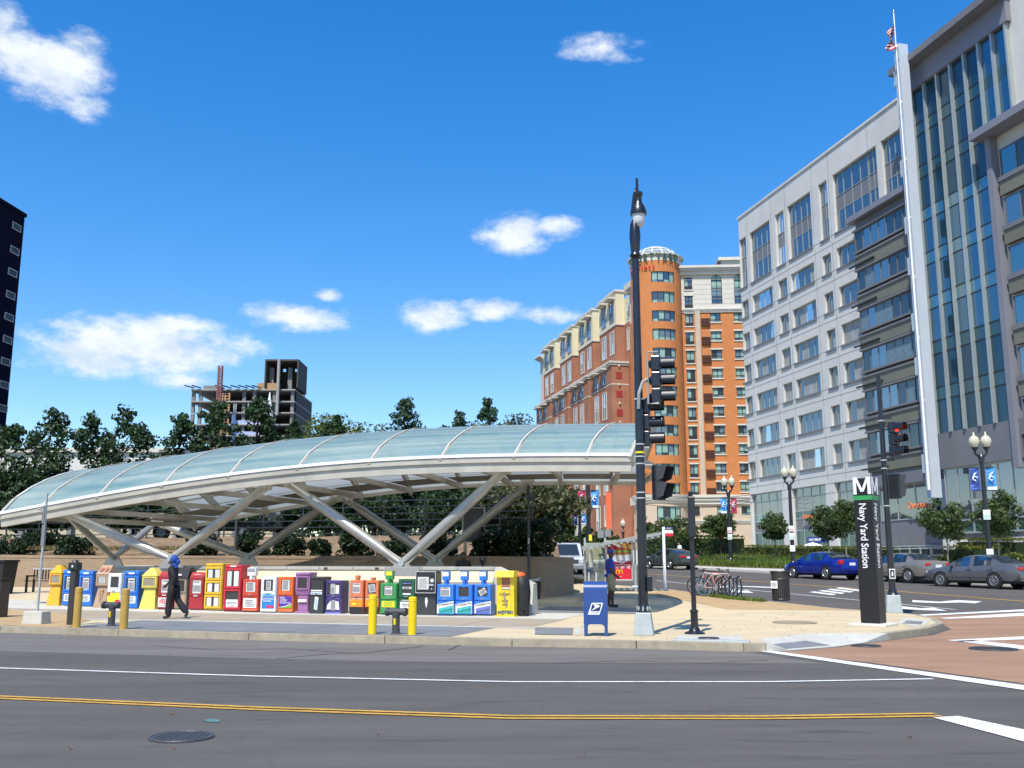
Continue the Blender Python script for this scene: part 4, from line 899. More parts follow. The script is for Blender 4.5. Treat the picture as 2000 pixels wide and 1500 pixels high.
# soffit panels (middle) and translucent strips in front of and behind them
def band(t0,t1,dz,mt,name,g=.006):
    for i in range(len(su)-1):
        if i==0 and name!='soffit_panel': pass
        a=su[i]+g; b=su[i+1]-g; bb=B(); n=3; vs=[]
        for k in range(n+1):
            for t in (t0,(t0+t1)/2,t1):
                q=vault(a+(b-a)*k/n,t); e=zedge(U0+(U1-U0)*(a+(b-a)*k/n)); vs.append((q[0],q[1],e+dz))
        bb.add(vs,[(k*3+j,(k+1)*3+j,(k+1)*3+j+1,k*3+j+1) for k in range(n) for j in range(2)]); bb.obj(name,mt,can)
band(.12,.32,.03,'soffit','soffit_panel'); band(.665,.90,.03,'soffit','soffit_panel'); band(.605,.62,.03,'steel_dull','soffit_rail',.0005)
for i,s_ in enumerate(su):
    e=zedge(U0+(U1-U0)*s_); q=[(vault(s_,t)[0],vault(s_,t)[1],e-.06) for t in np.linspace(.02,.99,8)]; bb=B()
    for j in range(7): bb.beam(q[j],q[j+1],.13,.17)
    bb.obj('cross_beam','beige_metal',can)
# trusses
def strut(p,q,nm_='strut',r=.155,mt='steel'):
    p=Vector(p); q=Vector(q); d=(q-p); L=d.length; d/=L
    bb=B(); bb.pipe([p,p+d*.45,p+d*.9,q-d*.9,q-d*.45,q],[.07,.09,r,r,.09,.07],14); o=bb.obj(nm_,mt,can,smooth=40)
    for c,e in ((p,d),(q,-d)):
        x=e.cross(Vector((0,1,0))).normalized(); pl=B(); w0,w1=.13,.11
        pl.hexa([c-x*w0-Vector((0,.03,0)),c+x*w0-Vector((0,.03,0)),c+e*.75+x*w1-Vector((0,.03,0)),c+e*.75-x*w1-Vector((0,.03,0))],[c-x*w0+Vector((0,.03,0)),c+x*w0+Vector((0,.03,0)),c+e*.75+x*w1+Vector((0,.03,0)),c+e*.75-x*w1+Vector((0,.03,0))])
        pl.obj('end_plate','beige_metal',o)
    return o
def foot(u,v,z):
    bb=B(); bb.exy([(u-.42,z-.28),(u+.42,z-.28),(u+.12,z+.16),(u-.12,z+.16)],v-.05,v+.05); bb.obj('base_plate','steel_dull',can); B().cyl((u,v-.12,z+.02),(u,v+.12,z+.02),.09,None,14).obj('pin','galv',can)
zf=1.56
def tp(px,py,v): u,z=onl(px,py,v); return (u,v,z)
fb=[tp(335,1092,0),tp(785,1102,0)]; ft_=[tp(128,1003,0),tp(520,950,0),tp(566,945,0),tp(988,917,0)]
rb=[tp(485,1089,WID),tp(850,1094,WID)]; rt_=[tp(305,1020,WID),tp(655,975,WID),tp(672,973,WID),tp(1030,946,WID)]
for a,b in ((ft_[0],fb[0]),(fb[0],ft_[1]),(ft_[2],fb[1]),(fb[1],ft_[3])): strut(a,b)
for a,b in ((rt_[0],rb[0]),(rb[0],rt_[1]),(rt_[2],rb[1]),(rb[1],rt_[3])): strut(a,b,mt='steel')
mid=tp(222,1090,WID*.5); strut(ft_[0],mid,'brace',.12); strut(mid,rt_[0],'brace',.12); foot(*mid)
for p in fb+rb: foot(*p)
for p in ft_+rt_:
    B().exy([(p[0]-.34,p[2]+.36),(p[0]+.34,p[2]+.36),(p[0]+.15,p[2]-.12),(p[0]-.15,p[2]-.12)],p[1]-.045,p[1]+.045).obj('gusset','beige_metal',can)
    B().cyl((p[0],p[1]-.1,p[2]),(p[0],p[1]+.1,p[2]),.07,None,12).obj('pin','galv',can)
# ================= station entrance wall (parapet round the stairs) =================
WU=Vector((.949,-.316)); WN=Vector((.316,.949)); WO=Vector((-4.31,28.46))+WN*.95
def onw(px):
    r=raydir(px,1110); k=WO.dot(WN)/(r.x*WN.x+r.y*WN.y); return (Vector((r.x*k,r.y*k))-WO).dot(WU)
wl=thing('entrance_wall','low pale concrete parapet wall round the station stairs behind the newspaper boxes','wall',(WO.x,WO.y,0),math.atan2(-.316,.949))
u0,u1=onw(205),onw(965); gb=.13; ZW=1.34; u2=u1+1.1
B().box((u0,-.12,gb),(u1,.22,1.02)).obj('lower_wall','grey_wall',wl)
B().exx([(-.10,1.02),(.2,1.02),(.2,ZW),(.08,ZW)],u0,u1).obj('sloped_face','cream_wall',wl)
n=12
for i in range(n):
    a=u0+(u1-u0)*i/n+.006; b=u0+(u1-u0)*(i+1)/n-.006; B().box((a,.04,ZW),(b,.62,ZW+.10)).obj('coping_stone','grey_wall',wl,bevel=.015)
B().hexa([(u1,-.12,gb),(u2,-.0,gb+.0),(u2,.6,gb),(u1,.62,gb)],[(u1,.06,ZW+.1),(u2,.18,.98),(u2,.5,.98),(u1,.62,ZW+.1)]).obj('sloped_end','light_concrete',wl)
B().box((u0,.24,gb),(u1,.58,ZW)).obj('inner_wall','grey_wall',wl)
for px in (335,785): 
    u=onw(px); B().box((u-.55,-.02,1.16),(u+.55,.9,1.44)).obj('bearing_block','steel_dull',wl,bevel=.01)
for x in (635,735): u=onw(x); B().box((u-.06,.03,ZW+.015),(u+.06,.0395,ZW+.08)).obj('vent_slot','dark_grey',wl)
rwl=thing('rear_parapet','grey parapet wall on the far side of the station stairs','wall',(CF.x,CF.y,0),CA); ra_,rb_2=onl(250,1110,WID)[0],onl(960,1110,WID)[0]
B().box((ra_,WID-.25,gb),(rb_2,WID+.25,1.36)).obj('wall','grey_wall',rwl); B().box((ra_-.1,WID-.32,1.36),(rb_2+.1,WID+.32,1.44)).obj('coping','grey_wall',rwl)
# ================= brick retaining wall and embankment =================
RW=[(-60,50),(-30,45.2),(-21.5,43.6),(-14,42.2),(-8,40.6),(-3.4,38.7),(-1.4,37.2),(0,36.3),(1.1,36.3),(1.85,37.0),(2.3,38.3),(2.45,40),(1.9,43.5),(1.2,47)]
rw=thing('retaining_wall','curved tan brick retaining wall below the planted bank behind the station','wall',(0,0,0))
def wz(i): return 1.78 if RW[i][0]>-5 else 1.86
ps=along(RW,1.1); bb=B(); cap=B()
for i in range(len(ps)-1):
    a,b=ps[i],ps[i+1]; d=(b-a).normalized(); nn=Vector((-d.y,d.x))
    za,zb_=[np.interp(q.x,[-60,-20,-3,3],[2.3,1.86,1.80,1.74]) for q in (a,b)]
    bb.hexa([(a.x,a.y,.0),(b.x,b.y,0),(b.x+nn.x*.3,b.y+nn.y*.3,0),(a.x+nn.x*.3,a.y+nn.y*.3,0)],[(a.x,a.y,za-.12),(b.x,b.y,zb_-.12),(b.x+nn.x*.3,b.y+nn.y*.3,zb_-.12),(a.x+nn.x*.3,a.y+nn.y*.3,za-.12)])
    # header course on top: one brick-wide soldier pieces
    m_=max(1,int((b-a).length/.115)) if a.x>-9 else 0
    if m_==0: cap.hexa([(a.x-nn.x*.02,a.y-nn.y*.02,za-.12),(b.x-nn.x*.02,b.y-nn.y*.02,zb_-.12),(b.x+nn.x*.32,b.y+nn.y*.32,zb_-.12),(a.x+nn.x*.32,a.y+nn.y*.32,za-.12)],[(a.x-nn.x*.02,a.y-nn.y*.02,za),(b.x-nn.x*.02,b.y-nn.y*.02,zb_),(b.x+nn.x*.32,b.y+nn.y*.32,zb_),(a.x+nn.x*.32,a.y+nn.y*.32,za)])
    for k in range(m_):
        p=a.lerp(b,k/m_)+d*.005; q=a.lerp(b,(k+1)/m_)-d*.005; z=za+(zb_-za)*k/m_; o1=-.02+rng.uniform(-.004,.004)
        cap.hexa([(p.x+nn.x*o1,p.y+nn.y*o1,z-.12),(q.x+nn.x*o1,q.y+nn.y*o1,z-.12),(q.x+nn.x*.32,q.y+nn.y*.32,z-.12),(p.x+nn.x*.32,p.y+nn.y*.32,z-.12)],[(p.x+nn.x*o1,p.y+nn.y*o1,z),(q.x+nn.x*o1,q.y+nn.y*o1,z),(q.x+nn.x*.32,q.y+nn.y*.32,z),(p.x+nn.x*.32,p.y+nn.y*.32,z)])
bb.obj('brickwork','brick_wall',rw); cap.obj('header_course','brick_wall',rw,kind='stuff')
# bank: rises from the wall top to the car park level
LOT=2.75
bm_=B(); P=along(RW[:10],1.6)
def bank(x,y,yw):
    t=(y-yw)/6.5; t=max(0,min(1,t)); return 1.66+(LOT-1.66)*t*t*(3-2*t)+.05*math.sin(x*2.1+y*1.3)+.04*math.sin(x*.8-y*2.2)
rows=9; vs=[]
for q in P:
    for k in range(rows+1):
        y=q.y+.25+ (8.2*k/rows); vs.append((q.x+.0,y,bank(q.x,y,q.y+.25)))
n=rows+1; bm_.add(vs,[(i*n+j,(i+1)*n+j,(i+1)*n+j+1,i*n+j+1) for i in range(len(P)-1) for j in range(rows)])
bk=bm_.obj('bank','mulch',smooth=True); bk['kind']='structure'
lot=B(); lot.quad((-90,54,LOT-.03),(-60,52,LOT-.03),(-20,50.5,LOT-.03),(-3,46.2,LOT-.03),(1.2,44.6,LOT-.03),(2.2,48,LOT-.03),(1.0,62,LOT-.03),(-9,108,LOT+1),(-90,108,LOT+1)); lo=lot.obj('car_park','earth'); lo['kind']='structure'
scatter_grass('grass',[(-22,44.6),(-14,43.2),(-11.5,42.4),(-11.5,43.6),(-15,44.8),(-22,46)],2600,.16,'dry_grass',1.45-.36+.62,None,'dry yellow grass on the bank above the brick wall at the left',.03)
def bank_z(x,y):
    yw=float(np.interp(x,[p.x for p in P],[p.y for p in P]))+.25; return bank(x,y,yw)
# ================= iron fence on the bank =================
fe=thing('iron_fence','black iron rail fence running along the top of the bank','fence',(0,0,0))
FP=[(-40,53.2),(-22,49.9),(-12,48.2),(-6,46.6),(-2,44.9),(0.9,43.9)]
fps=along(FP,1.9); fz=LOT
for i,p in enumerate(fps): B().cb((p.x,p.y,fz+.9),(.06,.06,1.8)).obj('post','black_metal',fe)
for z in (.15,.45,.75,1.05,1.35,1.65):
    for i in range(len(fps)-1):
        a,b=fps[i],fps[i+1]; B().beam((a.x,a.y,fz+z),(b.x,b.y,fz+z),.03,.045).obj('rail','black_metal',fe)
# ================= newspaper boxes =================
def cm(name,c,rough=.35,**k): mat(name,[v*.93+.012 for v in c],rough+.1,var=.16,scale=7,dirt=.38,coat=.08,**k)
cm('p_yellow',(.78,.40,.01)); cm('p_blue',(.015,.16,.62)); cm('p_blue2',(.02,.19,.72)); cm('p_tan',(.46,.30,.18)); cm('p_white',(.78,.78,.76)); cm('p_lemon',(.70,.58,.10)); cm('p_red',(.40,.015,.02))
cm('p_redb',(.62,.015,.035)); cm('p_redo',(.62,.055,.02)); cm('p_orange',(.80,.13,.01)); cm('p_mauve',(.36,.15,.34)); cm('p_char',(.035,.035,.037)); cm('p_purple',(.055,.03,.16)); cm('p_coral',(.74,.19,.07)); cm('p_green',(.03,.30,.06)); cm('p_dgreen',(.01,.10,.045)); cm('p_gold',(.80,.50,.02)); cm('p_stone',(.30,.25,.18)); cm('p_expr',(.85,.60,.02)); cm('p_black',(.012,.012,.013))
mat('ad_blue',(.03,.2,.62),.5,var=.3,scale=9); mat('ad_purple',(.09,.03,.32),.5); mat('ad_green',(.16,.4,.03),.5); mat('ad_orange',(.85,.28,.02),.5,var=.15); mat('ad_teal',(.05,.42,.42),.5,var=.3,scale=9); mat('ad_lilac',(.16,.18,.5),.5,var=.2,scale=9); mat('ad_cream',(.72,.70,.62),.6); mat('ad_yellow',(.8,.66,.03),.5); mat('ad_red',(.65,.03,.05),.5); mat('ad_brown',(.33,.13,.08),.6); mat('ad_sky',(.1,.4,.75),.5)
BR=R(-15.5)
def frame_(bb,x0,x1,z0,z1,t,y0,y1):
    bb.box((x0,y0,z0),(x0+t,y1,z1)); bb.box((x1-t,y0,z0),(x1,y1,z1)); bb.box((x0+t,y0,z0),(x1-t,y1,z0+t)); bb.box((x0+t,y0,z1-t),(x1-t,y1,z1))
def scrib(parent,x0,x1,z0,z1,n,mt='ink',y=-.006,seed=0):
    rr=random.Random(seed+int(1000*abs(x0)+100*z0)); bb=B()
    for i in range(n):
        z=z1-(z1-z0)*(i+.5)/n; h=(z1-z0)/n*.5; x=x0+(x1-x0)*rr.uniform(0,.12); xe=x1-(x1-x0)*rr.uniform(0,.2)
        while x<xe:
            w=(x1-x0)*rr.uniform(.05,.16); bb.box((x,y,z-h/2),(min(x+w,xe),y+.003,z+h/2)); x+=w+(x1-x0)*.035
    o=bb.obj('print',mt,parent); o['kind']='stuff'; return o
def nbox(px0,px1,pyt,pyb,label,build,back=.0):
    c=G((px0+px1)/2,pyb,.14); y=c.y; W_=(px1-px0)/F*y*.965; H_=D((px0+px1)/2,pyt,y).z-c.z
    t=thing('newspaper_box',label,'newspaper box',(c.x,c.y,c.z+.004),BR+R(random.uniform(-1.5,1.5)),'newspaper boxes in a row along the station wall')
    build(t,W_,H_); return t
def cabinet(t,w,h,mt,dep=.42,lean=0.,top=None,base=None):
    B().box((-w/2,0,.03),(w/2,dep,h)).obj('body',mt,t,bevel=.012)
    B().box((-w/2+.015,.015,0),(w/2-.015,dep-.02,.03)).obj('plinth',base or 'p_black',t)
def door(t,w,z0,z1,mt,win=(.16,.82,.2,.88),paper=None,tilt=0.,pm='print_grey',glass='pane_dark'):
    d=B(); H=z1-z0; x0,x1,a,b=-w/2+w*win[0],-w/2+w*win[1],z0+H*win[2],z0+H*win[3]
    d.box((-w/2+.012,-.022,z0),(x0,.0,z1)); d.box((x1,-.022,z0),(w/2-.012,0,z1)); d.box((x0,-.022,z0),(x1,0,a)); d.box((x0,-.022,b),(x1,0,z1)); o=d.obj('door',mt,t,bevel=.006)
    B().box((x0,-.004,a),(x1,-.001,b)).obj('window',glass,o)
    if paper:
        q=B(); cx,cz=(x0+x1)/2,(a+b)/2; ww,hh=(x1-x0)*paper[0]/2,(b-a)*paper[1]/2; ox=(x1-x0)*paper[2] if len(paper)>2 else 0
        pts=[(cx+ox+(sx*ww)*math.cos(tilt)-(sz*hh)*math.sin(tilt),cz+(sx*ww)*math.sin(tilt)+(sz*hh)*math.cos(tilt)) for sx,sz in((-1,-1),(1,-1),(1,1),(-1,1))]
        q.exy(pts,-.012,-.006).obj('newspaper','paper',o)
        kx_,kz_,kw,kh=random.choice(((-.05,-.22,.82,.62),(.06,-.15,.8,.66),(0,-.25,.88,.5),(-.1,-.1,.7,.7))); qq=B(); qq.exy([(cx+ox+kx_*ww+(p[0]-cx-ox)*kw,cz+kz_*hh+(p[1]-cz)*kh) for p in pts],-.015,-.0125).obj('front_page',pm,o)
        scrib(o,cx+ox-ww*.85,cx+ox+ww*.85,cz+hh*.62,cz+hh*.9,1,'ink',-.0165)
    B().box((-w*.1,-.045,z0+H*.04),(w*.1,-.02,z0+H*.09)).obj('handle','chrome',o)
    return o
def coin(t,w,h,ch,mt,px=0.,cw=.2,card=None,dep=.16):
    x=w*px; B().box((x-cw*.3,.04,h-.02),(x+cw*.3,.04+dep*.8,h+ch*.45)).obj('coin_stem',mt,t)
    o=B().box((x-cw/2,.0,h+ch*.3),(x+cw/2,dep,h+ch)).obj('coin_box',mt,t,bevel=.01)
    if card: B().box((x-cw*.42,-.006,h+ch*.62),(x+cw*.42,-.001,h+ch*.94)).obj('rate_card',card,o)
    B().box((x-.03,-.02,h-.08),(x+.03,.03,h+ch*.5)).obj('coin_slide',mt,t)
    return o
def panel(t,w,z0,z1,mt,x0=.1,x1=.9,name='label_panel'): return B().box((-w/2+w*x0,-.008,z0),(-w/2+w*x1,-.001,z1)).obj(name,mt,t)
def house(mt,roof,win,circles=False,flare=True):
    def f(t,w,h):
        z1=h*.50; zt=h*.80 if not circles else h*.78
        B().box((-w/2,.0,z1),(w/2,.42,zt)).obj('body',mt,t,bevel=.01)
        if circles: B().hexa([(-w/2,-.03,zt),(w/2,-.03,zt),(w/2,.45,zt),(-w/2,.45,zt)],[(-w*.42,.2,h),(w*.42,.2,h),(w*.42,.24,h),(-w*.42,.24,h)]).obj('roof',roof,t)
        else: B().hexa([(-w/2-.01,-.02,zt),(w/2+.01,-.02,zt),(w/2+.01,.44,zt),(-w/2-.01,.44,zt)],[(-w*.14,.12,h),(w*.14,.12,h),(w*.14,.3,h),(-w*.14,.3,h)]).obj('roof',roof,t)
        B().hexa([(-w*.52,-.06,0),(w*.52,-.06,0),(w*.5,.44,0),(-w*.5,.44,0)],[(-w*.36,.05,z1),(w*.36,.05,z1),(w*.36,.38,z1),(-w*.36,.38,z1)]).obj('pedestal',mt,t,bevel=.01)
        d=B(); frame_(d,-w*.46,w*.46,z1+.03,zt-.02,.045,-.02,0); d.obj('door_frame',mt,t); B().box((-w*.42,-.006,z1+.06),(w*.42,-.002,zt-.05)).obj('window',win,t)
        if circles:
            n=Vector((0,-(h-zt),-.23)).normalized()
            for s in (-1,1):
                c=Vector((s*w*.2,-.03+.11,zt+(h-zt)*.48)); bb=B(); bb.cyl(c-Vector((0,.012,-.02))+Vector((0,-.01,.0)),c+Vector((0,.04,-.03)),.075,None,16); bb.obj('roundel','ad_brown',t)
            B().box((-w*.14,-.03,.12),(w*.14,.06,z1-.1)).obj('label_panel','p_tan',t); B().box((-w*.22,-.012,z1+.09),(w*.22,-.008,zt-.06)).obj('newspaper','paper',t); scrib(t,-w*.2,w*.2,z1+.1,zt-.08,5,'print_grey',-.016)
            scrib(t,-w*.07,w*.07,.15,z1-.13,6,'ad_brown',-.036)
    return f
def b_blue(label=True,dark=False,paper=(.7,.9),tilt=0.):
    def f(t,w,h):
        B().box((-w/2,0,.02),(w/2,.42,h-.04)).obj('body','p_blue',t,bevel=.015); B().box((-w/2-.008,-.03,h-.12),(w/2+.008,.4,h)).obj('hood','p_blue2',t,bevel=.03)
        B().box((-w*.2,-.034,h-.10),(w*.2,-.0301,h-.05)).obj('title_card','white',t)
        d=B(); frame_(d,-w*.46,w*.46,h*.42,h-.15,.05,-.025,0); d.obj('door_frame','p_blue2',t); B().box((-w*.36,-.006,h*.42+.05),(w*.36,-.002,h-.2)).obj('window','p_purple' if dark else 'pane_dark',t)
        B().exy([(-w*.22,h*.46),(w*.24,h*.46),(w*.24,h*.80),(-w*.22,h*.80)],-.014,-.008).obj('newspaper','paper',t); B().exy([(-w*.19,h*.49),(w*.2,h*.49),(w*.2,h*.69),(-w*.19,h*.69)],-.018,-.0145).obj('front_page','print_grey',t); scrib(t,-w*.2,w*.22,h*.71,h*.77,1,'ink',-.018)
        if label: panel(t,w,h*.14,h*.33,'white',.14,.86); scrib(t,-w*.3,w*.3,h*.16,h*.31,4,'ink',-.012)
        B().box((-w/2,-.02,h*.36),(w/2,.0,h*.39)).obj('ledge','p_blue2',t)
    return f
def b_white(t,w,h):
    cabinet(t,w,h,'p_white'); door(t,w,h*.47,h-.02,'p_white',(.22,.82,.25,.85)); p=panel(t,w,h*.12,h*.45,'ad_yellow',.04,.96)
    B().cyl((w*.32,-.016,h*.16),(w*.32,-.009,h*.16),w*.22,None,20).obj('sticker','ad_red',t); B().cyl((-w*.38,-.016,h*.42),(-w*.38,-.009,h*.42),w*.12,None,16).obj('sticker','ad_brown',t)
    scrib(t,w*.16,w*.46,h*.13,h*.19,2,'white',-.02); 
def b_red(free=False):
    def f(t,w,h):
        cabinet(t,w,h-.1,'p_red',.42); B().hexa([(-w/2,-.02,h-.16),(w/2,-.02,h-.16),(w/2,.42,h-.1),(-w/2,.42,h-.1)],[(-w*.48,.10,h),(w*.48,.10,h),(w*.48,.42,h),(-w*.48,.42,h)]).obj('hood','p_red',t)
        door(t,w,h*.38,h-.18,'p_red',(.2,.85,.12,.9),(.9,.95)); B().box((-w*.14,-.03,h*.365),(w*.14,-.023,h*.39)).obj('handle_plate','white',t)
        if free:
            panel(t,w,h*.07,h*.31,'white',.03,.97); text('lettering','FREE','ad_red',t,(0,-.012,h*.19),size=h*.15,ext=.002,sx=.92,bold=.02); scrib(t,-w*.3,w*.3,h*.25,h*.30,1,'ink',-.012); scrib(t,-w*.25,w*.35,h*.085,h*.12,1,'ink',-.012)
        else:
            scrib(t,-w*.3,w*.3,h-.085,h-.045,1,'white',.03)
    return f
def b_hood(t,w,h):
    cabinet(t,w,h*.78,'p_stone'); B().exx([(-.06,h*.74),(.42,h*.72),(.44,h*.9),(.25,h),(.05,h*.97)],-w*.6,w*.6).obj('rain_hood','p_black',t,bevel=.02); door(t,w,h*.40,h*.72,'p_stone',(.2,.8,.1,.9)); panel(t,w,h*.08,h*.34,'p_tan',.12,.88); B().box((-w*.3,-.07,h*.80),(w*.1,-.06,h*.84)).obj('title_card','white',t)
def tiers(mt,n,split):
    def f(t,w,h):
        cabinet(t,w,h,mt,.46); zs=np.linspace(.06,h-.09,n+1)
        for k in range(n):
            a,b=zs[k]+.02,zs[k+1]-.015; d=B(); frame_(d,-w*.47,w*.47,a,b,.05,-.03,0); o=d.obj('door',mt,t,bevel=.006); B().box((-w*.38,-.006,a+.05),(w*.38,-.002,b-.05)).obj('window','pane_dark',o)
            if split or k==n-1:
                for s in (-1,1): B().box((s*w*.2-w*.13,-.014,a+.06),(s*w*.2+w*.13,-.008,b-.07)).obj('newspaper',random.choice(['paper','print_grey','ad_cream','white']),o)
        if not split: 
            panel(t,w,h*.08,h*.26,'white',.16,.84); text('lettering','Apartment','ink',t,(0,-.012,h*.19),size=.075,ext=.002); text('lettering','Guide','ad_red',t,(0,-.012,h*.13),size=.065,ext=.002)
        B().box((-w*.48,-.02,h-.07),(w*.48,.46,h+.005)).obj('lid',mt,t,bevel=.02); B().box((-w*.18,-.026,h-.05),(w*.18,-.0205,h-.015)).obj('title_card','white' if not split else 'p_gold',t)
    return f
def rack(mt,ch,cw=.2,card='white',lower=None,paper=(.75,.9),tilt=0.,cmt=None,basemt=None,px=0.,hfrac=.5):
    def f(t,w,h):
        hb=h-ch; cabinet(t,w,hb,mt,.42,base=basemt); door(t,w,hb*hfrac,hb-.01,mt,(.2,.8,.22,.86),paper,tilt)
        if ch>0: coin(t,w,hb,ch,cmt or mt,px,cw,card)
        if lower: lower(t,w,hb)
    return f
def low_label(t,w,h): p=panel(t,w,h*.13,h*.42,'white',.08,.9); scrib(t,-w*.34,w*.3,h*.16,h*.39,4,'ink',-.012); B().box((-w*.46,-.03,h*.05),(w*.46,0,h*.09)).obj('kick_rail','p_coral',t)
def low_apt(t,w,h):
    panel(t,w,h*.12,h*.44,'ad_blue',.1,.9); text('lettering','APARTMENT','white',t,(0,-.012,h*.38),size=w*.16,ext=.002,sx=.85); scrib(t,-w*.36,w*.3,h*.30,h*.35,1,'white',-.012); B().box((-w*.1,-.013,h*.14),(w*.38,-.009,h*.2)).obj('sticker','ad_red',t)
    B().exy([(-w*.4,h*.47),(w*.4,h*.47),(w*.2,h*.54),(-w*.2,h*.54)],-.03,-.024).obj('emblem','ad_sky',t)
def low_homes(t,w,h):
    panel(t,w,h*.13,h*.46,'ad_purple',.08,.92); B().exy([(-w*.42,h*.13),(w*.42,h*.13),(w*.42,h*.24),(0,h*.17)],-.013,-.009).obj('swoosh','ad_green',t); B().exy([(-w*.42,h*.155),(0,h*.185),(w*.42,h*.255),(w*.42,h*.235),(0,h*.168),(-w*.42,h*.145)],-.016,-.0135).obj('swoosh_edge','white',t)
    for k,s in enumerate(('NEW','HOMES','GUIDE.com')): text('lettering',s,'white',t,(-w*.36,-.012,h*(.41-.065*k)),size=h*.075,ext=.002,ax='LEFT',sx=.9)
    B().box((-w*.46,-.03,h*.03),(w*.46,0,h*.09)).obj('kick_rail','p_coral',t)
def low_orange(t,w,h): panel(t,w,h*.22,h*.46,'ad_orange',.04,.96); panel(t,w,h*.43,h*.47,'white',.04,.96,'strip'); panel(t,w,.03,h*.21,'p_black',.0,1.); B().box((-w*.28,-.012,h*.27),(0,-.009,h*.33)).obj('print','ad_yellow',t)
def low_green(t,w,h): panel(t,w,h*.24,h*.43,'ad_yellow',.1,.9); scrib(t,-w*.3,w*.3,h*.26,h*.41,3,'ad_green',-.012); B().box((-w*.46,-.03,h*.05),(w*.46,0,h*.1)).obj('kick_rail','p_green',t)
def low_post(m1):
    def f(t,w,h):
        B().exy([(-w*.49,.06),(w*.49,.06),(w*.49,h*.47),(-w*.49,h*.36)],-.012,-.001).obj('poster','ad_cream',t)
        B().exy([(-w*.38,h*.07),(w*.47,h*.07),(w*.47,h*.33),(-w*.38,h*.23)],-.016,-.0125).obj('picture',m1,t)
        text('lettering','The Washington Post','ink',t,(0,-.015,h*.365),(PI/2,-R(9.5),0),size=w*.125,ext=.002,sx=.82,bold=.01)
        bb=B()
        for k in range(9): x=-w*.3+k*w*.085; bb.box((x,-.02,h*.08),(x+w*.014,-.0165,h*(.13+.012*k)))
        bb.beam((-w*.34,-.019,h*.13),(w*.44,-.019,h*.22),.006,.012); o=bb.obj('skyline','p_dgreen',t); o['kind']='stuff'
    return f
def b_mauve(t,w,h):
    B().box((-w*.36,.04,.04),(w*.36,.4,h*.5)).obj('pedestal','p_mauve',t,bevel=.02); B().box((-w*.48,-.02,0),(w*.48,.44,.05)).obj('foot','p_mauve',t,bevel=.015)
    B().exx([(.02,h*.44),(.42,h*.44),(.44,h*.55),(.44,h*.97),(-.02,h*.97),(-.02,h*.56)],-w/2,w/2).obj('head','p_mauve',t,bevel=.02); B().box((-w*.52,-.05,h*.93),(w*.52,.46,h)).obj('lid','p_mauve',t,bevel=.03)
    B().box((-w*.34,-.028,h*.62),(w*.34,-.021,h*.86)).obj('window','pane_dark',t); panel(t,w,h*.27,h*.34,'ad_cream',.2,.8)
    d=B(); frame_(d,-w*.40,w*.40,h*.58,h*.90,.03,-.045,-.02); d.obj('window_frame','p_mauve',t)
def b_char(t,w,h):
    cabinet(t,w,h,'p_char',.46); door(t,w,h*.52,h-.03,'p_char',(.06,.94,.12,.95)); 
    for a,b in ((.53,.60),(.62,.655)): panel(t,w,h*a,h*b,'white',.08,.92).location.y=-.024
    scrib(t,-w*.4,w*.4,h*.535,h*.595,1,'p_blue',-.034); B().exy([(-w*.18,h*.13),(w*.06,h*.1),(w*.14,h*.45),(-w*.12,h*.47)],-.01,-.002).obj('sticker','white',t); scrib(t,-w*.1,w*.06,h*.14,h*.42,9,'ad_sky',-.014); B().box((-w*.46,-.03,.0),(w*.46,.02,h*.05)).obj('kick_rail','p_char',t)
    B().box((-w*.5,-.03,h-.05),(w*.52,.47,h+.02)).obj('lid','p_char',t,bevel=.02)
def b_purple(t,w,h):
    cabinet(t,w,h,'p_purple',.46); door(t,w,h*.5,h-.02,'p_purple',(.14,.9,.18,.85),(.35,.95,-.1)); B().box((w*.12,-.018,h*.6),(w*.34,-.012,h*.86)).obj('newspaper','ad_cream',t)
    panel(t,w,h*.46,h*.48,'ad_lilac',.15,.85,'strip'); B().exy([(-w*.4,h*.12),(-w*.1,h*.14),(-w*.18,h*.38),(-w*.36,h*.26)],-.01,-.002).obj('sticker','white',t); B().exy([(w*.1,h*.13),(w*.38,h*.12),(w*.32,h*.36),(w*.14,h*.38)],-.01,-.002).obj('sticker','white',t)
    B().box((-w*.16,-.014,h*.1),(w*.14,-.003,h*.41)).obj('figure_print','print_grey',t); B().box((-w*.48,-.03,.0),(w*.48,.02,h*.05)).obj('kick_rail','ad_lilac',t)
def b_dgreen(t,w,h):
    cabinet(t,w,h,'p_dgreen',.44); door(t,w,h*.48,h-.02,'p_dgreen',(.24,.8,.2,.88),(.95,.2)); B().box((-w*.22,-.028,h*.86),(w*.26,-.024,h*.89)).obj('strip','ad_lilac',t); B().box((-w*.22,-.028,h*.56),(w*.26,-.024,h*.60)).obj('strip','white',t)
    panel(t,w,h*.18,h*.36,'white',.12,.95); scrib(t,-w*.3,w*.4,h*.22,h*.32,2,'ink',-.012); scrib(t,-w*.3,w*.35,h*.38,h*.42,1,'white',-.012)
